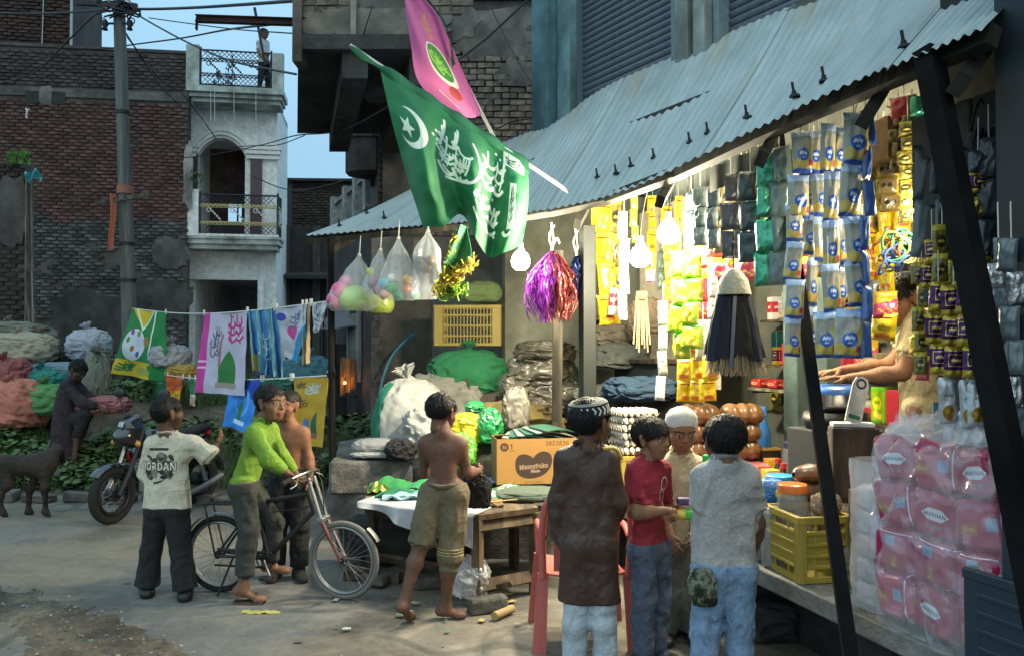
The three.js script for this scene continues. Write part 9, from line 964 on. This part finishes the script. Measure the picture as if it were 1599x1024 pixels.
// ---------------------------------------------------------------- motorcycle
{ const fa = at(175, 774, 7.55).setY(0), ra = at(308, 770, 8.5).setY(0), dir = ra.clone().sub(fa), L = dir.length(), R = 0.27, t = thing('motorcycle', 'black motorcycle with red trim parked at the foot of the bank', 'motorcycle', fa, Math.atan2(-dir.z, dir.x)), S = (x, y, z = 0) => V(x, y, z);
  const bk = phys([0.012, 0.012, 0.015], { roughness: 0.25, clearcoat: 0.8 }), rd = phys([0.28, 0.012, 0.02], { roughness: 0.3, clearcoat: 0.7 }), al = std([0.3, 0.3, 0.31], { roughness: 0.4, metalness: 0.8 });
  wheelParts(t, 'front_wheel', 0, R, 0, R, 0.04, { hub: 0.06, hw: 0.04, n: 36, sr: 0.002, steer: 0.1, rim: M.iron }); wheelParts(t, 'rear_wheel', L, R, 0, R, 0.046, { hub: 0.07, hw: 0.05, n: 36, sr: 0.002, rim: M.iron });
  for (const s of [-1, 1]) part('fork_leg', [rod(S(0, R, s * 0.085), S(0.14, 0.52, s * 0.085), 0.028, 0.026, 12), rod(S(0.14, 0.52, s * 0.085), S(0.27, 0.86, s * 0.085), 0.019, 0.019, 12)], s > 0 ? M.iron : al, t);
  part('front_mudguard', sheet((u, v) => { const a = lerp(0.45, 2.4, u), r = R + 0.03 - 0.02 * (2 * v - 1) ** 2; return V(Math.cos(a) * r, R + Math.sin(a) * r, (v - 0.5) * 0.13); }, 26, 6, 0.004), bk, t);
  const hl = part('headlamp', lathe([[0.001, 0.1], [0.06, 0.08], [0.09, 0.02], [0.095, 0]], 24, 0.12, 0.8, 0, 0, 0, -Math.PI / 2 + Math.PI), bk, t); part('lens', lathe([[0.09, 0], [0.07, 0.018], [0.001, 0.028]], 24, 0.118, 0.8, 0, 0, 0, Math.PI / 2), phys([0.6, 0.63, 0.65], { roughness: 0.08, metalness: 0.3, clearcoat: 1 }), hl);
  part('cowl', blob([seg(S(0.16, 0.88), S(0.26, 0.94), 0.10, 0.07, { f: V(1, 0, 0), s: 0.7 }), seg(S(0.2, 0.76), S(0.26, 0.84), 0.08, 0.08)], 0.05, 0.014), bk, t); part('badge', rbox(0.012, 0.05, 0.06, 0.004, 0.085, 0.92, 0, 0, 0, -0.4), std([0.3, 0.36, 0.42]), t);
  for (const s of [-1, 1]) { part('indicator', [ball(0.028, 12, 0.14, 0.74, s * 0.16), rod(S(0.2, 0.76, s * 0.08), S(0.15, 0.74, s * 0.15), 0.009)], std([0.45, 0.2, 0.04], { roughness: 0.3 }), t); const mr = part('mirror', [rod(S(0.34, 0.98, s * 0.24), S(0.31, 1.16, s * 0.3), 0.007), put(new THREE.SphereGeometry(0.06, 16, 10).scale(0.35, 0.8, 1.15), 0.31, 1.2, s * 0.3)], M.black, t); part('mirror_glass', put(new THREE.CircleGeometry(0.052, 20).scale(1.15, 0.8, 1), 0.335, 1.2, s * 0.3, 0, Math.PI / 2), phys([0.85, 0.88, 0.9], { metalness: 1, roughness: 0.05 }), mr); part('grip', rod(S(0.38, 0.97, s * 0.22), S(0.44, 0.95, s * 0.36), 0.018, 0.018, 12), M.rubber, t); }
  part('handlebar', tube([S(0.44, 0.95, 0.36), S(0.36, 0.98, 0.2), S(0.29, 0.93, 0.06), S(0.29, 0.93, -0.06), S(0.36, 0.98, -0.2), S(0.44, 0.95, -0.36)], 0.011, 8, 40), M.iron, t);
  const tk = part('tank', blob([seg(S(0.42, 0.72), S(0.68, 0.7), 0.13, 0.10, { f: V(0, 0, 1), s: 0.8 }), seg(S(0.36, 0.62, 0.09), S(0.5, 0.58, 0.1), 0.06, 0.04), seg(S(0.36, 0.62, -0.09), S(0.5, 0.58, -0.1), 0.06, 0.04)], 0.06, 0.016), bk, t); for (const s of [-1, 1]) { part('red_trim', flat([[0.28, 0.62], [0.42, 0.66], [0.5, 0.58], [0.4, 0.56], [0.34, 0.48]], 0.01, 0.003).translate(0, 0, s * 0.152 - 0.005), rd, tk); part('white_stripe', flat([[0.3, 0.65], [0.44, 0.685], [0.47, 0.67], [0.33, 0.63]], 0.006, 0.002).translate(0, 0, s * 0.155 - 0.003), M.white, tk); }
  part('seat', blob([seg(S(0.7, 0.74), S(1.12, 0.8), 0.10, 0.085, { f: V(0, 1, 0), s: 0.55 })], 0.04, 0.015), M.rubber, t); part('side_panel', [-1, 1].map((s) => flat([[0.68, 0.5], [0.95, 0.52], [1.02, 0.68], [0.72, 0.66]], 0.02, 0.006).translate(0, 0, s * 0.12 - 0.01)), bk, t);
  part('engine', [rbox(0.26, 0.2, 0.2, 0.03, 0.5, 0.32, 0), ...[0, 1, 2, 3, 4, 5].map((i) => rbox(0.16, 0.012, 0.19, 0.004, 0.42 - i * 0.006, 0.4 + i * 0.025, 0)), cyl(0.09, 0.09, 0.26, 20, 0.56, 0.32, 0, Math.PI / 2)], al, t); part('frame', [rod(S(0.28, 0.82), S(0.4, 0.22), 0.02), rod(S(0.4, 0.22), S(0.72, 0.24), 0.02), rod(S(0.28, 0.8), S(0.75, 0.62), 0.022), rod(S(0.72, 0.24), S(0.78, 0.62), 0.02), rod(S(0.72, 0.6), S(1.2, 0.72), 0.018), ...[-1, 1].map((s) => rod(S(0.7, 0.28, s * 0.1), S(L, R, s * 0.1), 0.018))], M.iron, t);
  for (const s of [-1, 1]) part('shock_absorber', rod(S(L - 0.02, R, s * 0.13), S(L - 0.16, 0.66, s * 0.12), 0.026, 0.026, 10), al, t); part('exhaust', tube([S(0.38, 0.4, 0.1), S(0.34, 0.2, 0.14), S(0.6, 0.16, 0.15), S(0.9, 0.2, 0.17), S(L + 0.15, 0.3, 0.19)], 0.032, 10, 40), M.dullsteel, t); part('rear_mudguard', sheet((u, v) => { const a = lerp(0.15, 1.9, u), r = R + 0.05 - 0.02 * (2 * v - 1) ** 2; return V(L + Math.cos(a) * r, R + Math.sin(a) * r, (v - 0.5) * 0.16); }, 22, 6, 0.005), bk, t); part('tail_lamp', rbox(0.06, 0.07, 0.13, 0.02, L + 0.1, 0.76, 0), film([0.35, 0.02, 0.02]), t); part('kickstand', rod(S(0.62, 0.26, 0.12), S(0.7, 0.0, 0.26), 0.011), M.iron, t); part('footrest', rod(S(0.66, 0.28, -0.24), S(0.66, 0.28, 0.24), 0.014), M.rubber, t);
  const np = part('number_plate', rbox(0.012, 0.12, 0.2, 0.004), M.white, t, [L * 0.78, 0.62, 0.2], [0, -0.9, 0]); part('plate_marks', [0, 1].map((i) => box(0.004, 0.03, 0.15, 0.007, 0.022 - i * 0.045, 0)), M.black, np); }
// ---------------------------------------------------------------- dog
{ const d = 7.9, b = at(40, 806, d).setY(0), J = (x, y, z = 0) => { const p = at(x, y, d + z).sub(b); p.y = Math.max(p.y, 0.02); return p; }, r = 1;
  const P = [seg(J(4, 722), J(34, 726), 0.085, 0.09), seg(J(34, 727), J(68, 722), 0.095, 0.115, { f: V(0, 0, 1), s: 0.85 }), seg(J(66, 730), J(74, 724), 0.10, 0.09), seg(J(72, 716), J(86, 706, 0.1), 0.07, 0.055), seg(J(88, 706, 0.14), J(91, 708, 0.18), 0.058, 0.052), seg(J(93, 712, 0.22), J(97, 720, 0.3), 0.04, 0.026), seg(J(84, 698, 0.1), J(82, 692, 0.1), 0.022, 0.008), seg(J(91, 699, 0.16), J(93, 693, 0.16), 0.022, 0.008),
    ...[[68, 71, -0.04, 69], [60, 44, 0.07, 46]].flatMap(([x, fx, z, kx]) => [seg(J(x, 732, z), J(kx, 762, z), 0.05, 0.034), seg(J(kx, 762, z), J(fx - 1, 798, z), 0.03, 0.021), seg(J(fx - 1, 800, z), J(fx + 4, 804, z), 0.024, 0.022)]), ...[[6, 3, -0.05], [2, -16, 0.08]].flatMap(([x, fx, z]) => [seg(J(x, 726, z), J(fx + 8, 756, z), 0.07, 0.045), seg(J(fx + 8, 756, z), J(fx - 4, 776, z), 0.038, 0.024), seg(J(fx - 4, 776, z), J(fx, 799, z), 0.023, 0.02), seg(J(fx, 800, z), J(fx + 5, 804, z), 0.024, 0.022)]), seg(J(-6, 716), J(-20, 724), 0.028, 0.02), seg(J(-20, 724), J(-28, 745), 0.02, 0.01)];
  const t = thing('dog', 'thin dark brown street dog standing at the edge of the road', 'dog', b); part('body', blob(P, 0.05, 0.012, (dd, x, y, z) => dd + 0.006 * noise3(x * 30, y * 30, z * 30)), std([0.04, 0.028, 0.022], { map: T.mottle, roughness: 0.85, bumpMap: T.bump, bumpScale: 0.003 }), t); part('nose', ball(0.016, 10, ...J(98, 721, 0.32).toArray()), M.black, t); }
// ---------------------------------------------------------------- depth of the shop: strips on strips, full shelves
{ const kinds = ['brown', 'olive', 'goldPurple', 'green', 'steelBlue', 'pinkY', 'lime', 'white', 'darkBlue', 'yellow', 'teal', 'redWhite', 'silver', 'greyGreen'];
  const words2 = { goldPurple: 'gold and purple', steelBlue: 'steel blue', pinkY: 'pink and orange', lime: 'lime green', darkBlue: 'nearly black', redWhite: 'red and white', greyGreen: 'grey-green', olive: 'yellow-edged olive' };
  const rowsOf = (n, x0, x1, y0, y1, N, w) => { for (let i = 0; i < N; i++) { const k = pick(kinds), px = lerp(x0, x1, (i + rr(0.1, 0.9)) / N), a = rr(y0, y0 + 40), b = rr(lerp(y0, y1, 0.6), y1), c = Math.max(2, Math.round((b - a) / rr(26, 44))); strip('strip of small ' + (words2[k] || k) + ' sachets hanging deeper inside the shop', k, px, a, b, c, w * rr(0.8, 1.2), { n: n + rr(-0.08, 0.08) }, rr(-3, 3), { group: (words2[k] || k) + ' strips deeper inside the shop', thick: 0.035 }); } };
  rowsOf(0.62, 1225, 1385, 225, 470, 9, 0.085); rowsOf(1.0, 1130, 1260, 255, 440, 9, 0.09); rowsOf(0.75, 1365, 1480, 170, 400, 9, 0.075); rowsOf(0.3, 1455, 1545, 240, 450, 6, 0.07); rowsOf(1.2, 1010, 1110, 300, 480, 7, 0.1);
  for (let i = 0; i < 7; i++) strip('strip of shiny gold foil sachets beside the thick slanting post', pick(['gold', 'goldPurple', 'olive']), 1440 + i * 16, rr(330, 470), rr(560, 592), 5, 0.06, { n: 0.16 + rr(0, 0.1) }, rr(-2, 4), { group: 'gold foil strips by the post', thick: 0.03 });
  const mats = ['redWhite', 'yellow', 'blue', 'pinkY', 'lime', 'brown', 'white', 'goldPurple', 'kraft', 'red', 'teal', 'olive'].map((k) => PT[k]);
  const g = new RoundedBoxGeometry(1, 1, 1, 2, 0.05);
  for (const [h, n, s0, s1] of [[1.12, 1.62, -2.4, 1.0], [1.5, 1.62, -2.4, 1.0], [1.88, 1.62, -2.4, 1.0], [2.26, 1.62, -2.4, 1.0]]) { const sh = thing('wall_shelf', 'full wooden wall shelf on the rear wall of the shop', 'shelf', shop(0, n, h), SHOP_TURN, 'rear wall shelves'); part('board', uvBox(box(0.28, 0.02, s1 - s0, 0.14, -0.01, (s0 + s1) / 2)), M.wood, sh);
    let s = s0 + 0.05; while (s < s1 - 0.1) { const w = rr(0.06, 0.15), hh = rr(0.1, 0.28); if (rnd() > 0.08) { const o = shade(new THREE.Mesh(g, pick(mats))); o.name = numbered('shelf_packet'); o.userData = { label: 'small packet standing in the row on the rear shop shelves', category: 'packet', group: 'packets on the rear shelves' }; o.scale.set(rr(0.08, 0.16), hh, w); const p = shop(s + w / 2, n + 0.12 + rr(-0.02, 0.02), h + hh / 2 + 0.001); o.position.copy(p); o.rotation.y = SHOP_TURN + rr(-0.12, 0.12); scene.add(o); } s += w + rr(0.002, 0.02); } }
  for (let i = 0; i < 22; i++) pack(1130 + i * 6.5 + rr(-4, 4), rr(0.75, 1.0), LEDGE + 0.158, 'small goods packet crowded on the wooden step behind the counter', rr(0.06, 0.13), rr(0.06, 0.2), rr(0.05, 0.1), pick(mats), { group: 'goods on the counter step', turn: rr(-0.3, 0.8), name: 'goods_packet', category: 'packet' });
  for (let i = 0; i < 16; i++) pack(1235 + i * 10 + rr(-4, 4), rr(0.4, 0.66), LEDGE + 0.002 + (i % 2) * 0.001, 'small carton crowded on the ledge between jars and bread', rr(0.08, 0.14), rr(0.1, 0.26), rr(0.06, 0.12), pick(mats), { group: 'cartons crowding the ledge', turn: rr(-0.3, 0.8), name: 'ledge_carton', category: 'box' });
  // litter on the road
  for (let i = 0; i < 16; i++) { const near = i < 11, p = near ? gnd(rr(520, 840), rr(915, 990)) : gnd(rr(20, 700), rr(830, 1010)), k = rr(0.02, 0.06), o = solo('paper_scrap', 'small torn scrap of paper or wrapper lying on the road', 'litter', sheet((u, v) => V((u - 0.5) * k * rr(0.95, 1.05), 0.004 + 0.012 * Math.abs(noise3(u * 3 + i, v * 3, i)), (v - 0.5) * k * 0.7), 4, 3), std(pick([[0.5, 0.5, 0.47], [0.3, 0.28, 0.24], [0.1, 0.2, 0.12], [0.4, 0.3, 0.1], [0.12, 0.1, 0.08]])), 'litter on the road'); o.position.set(p.x, 0.012, p.z); o.rotation.y = rr(0, 6); }
}
renderer.render(scene, camera);
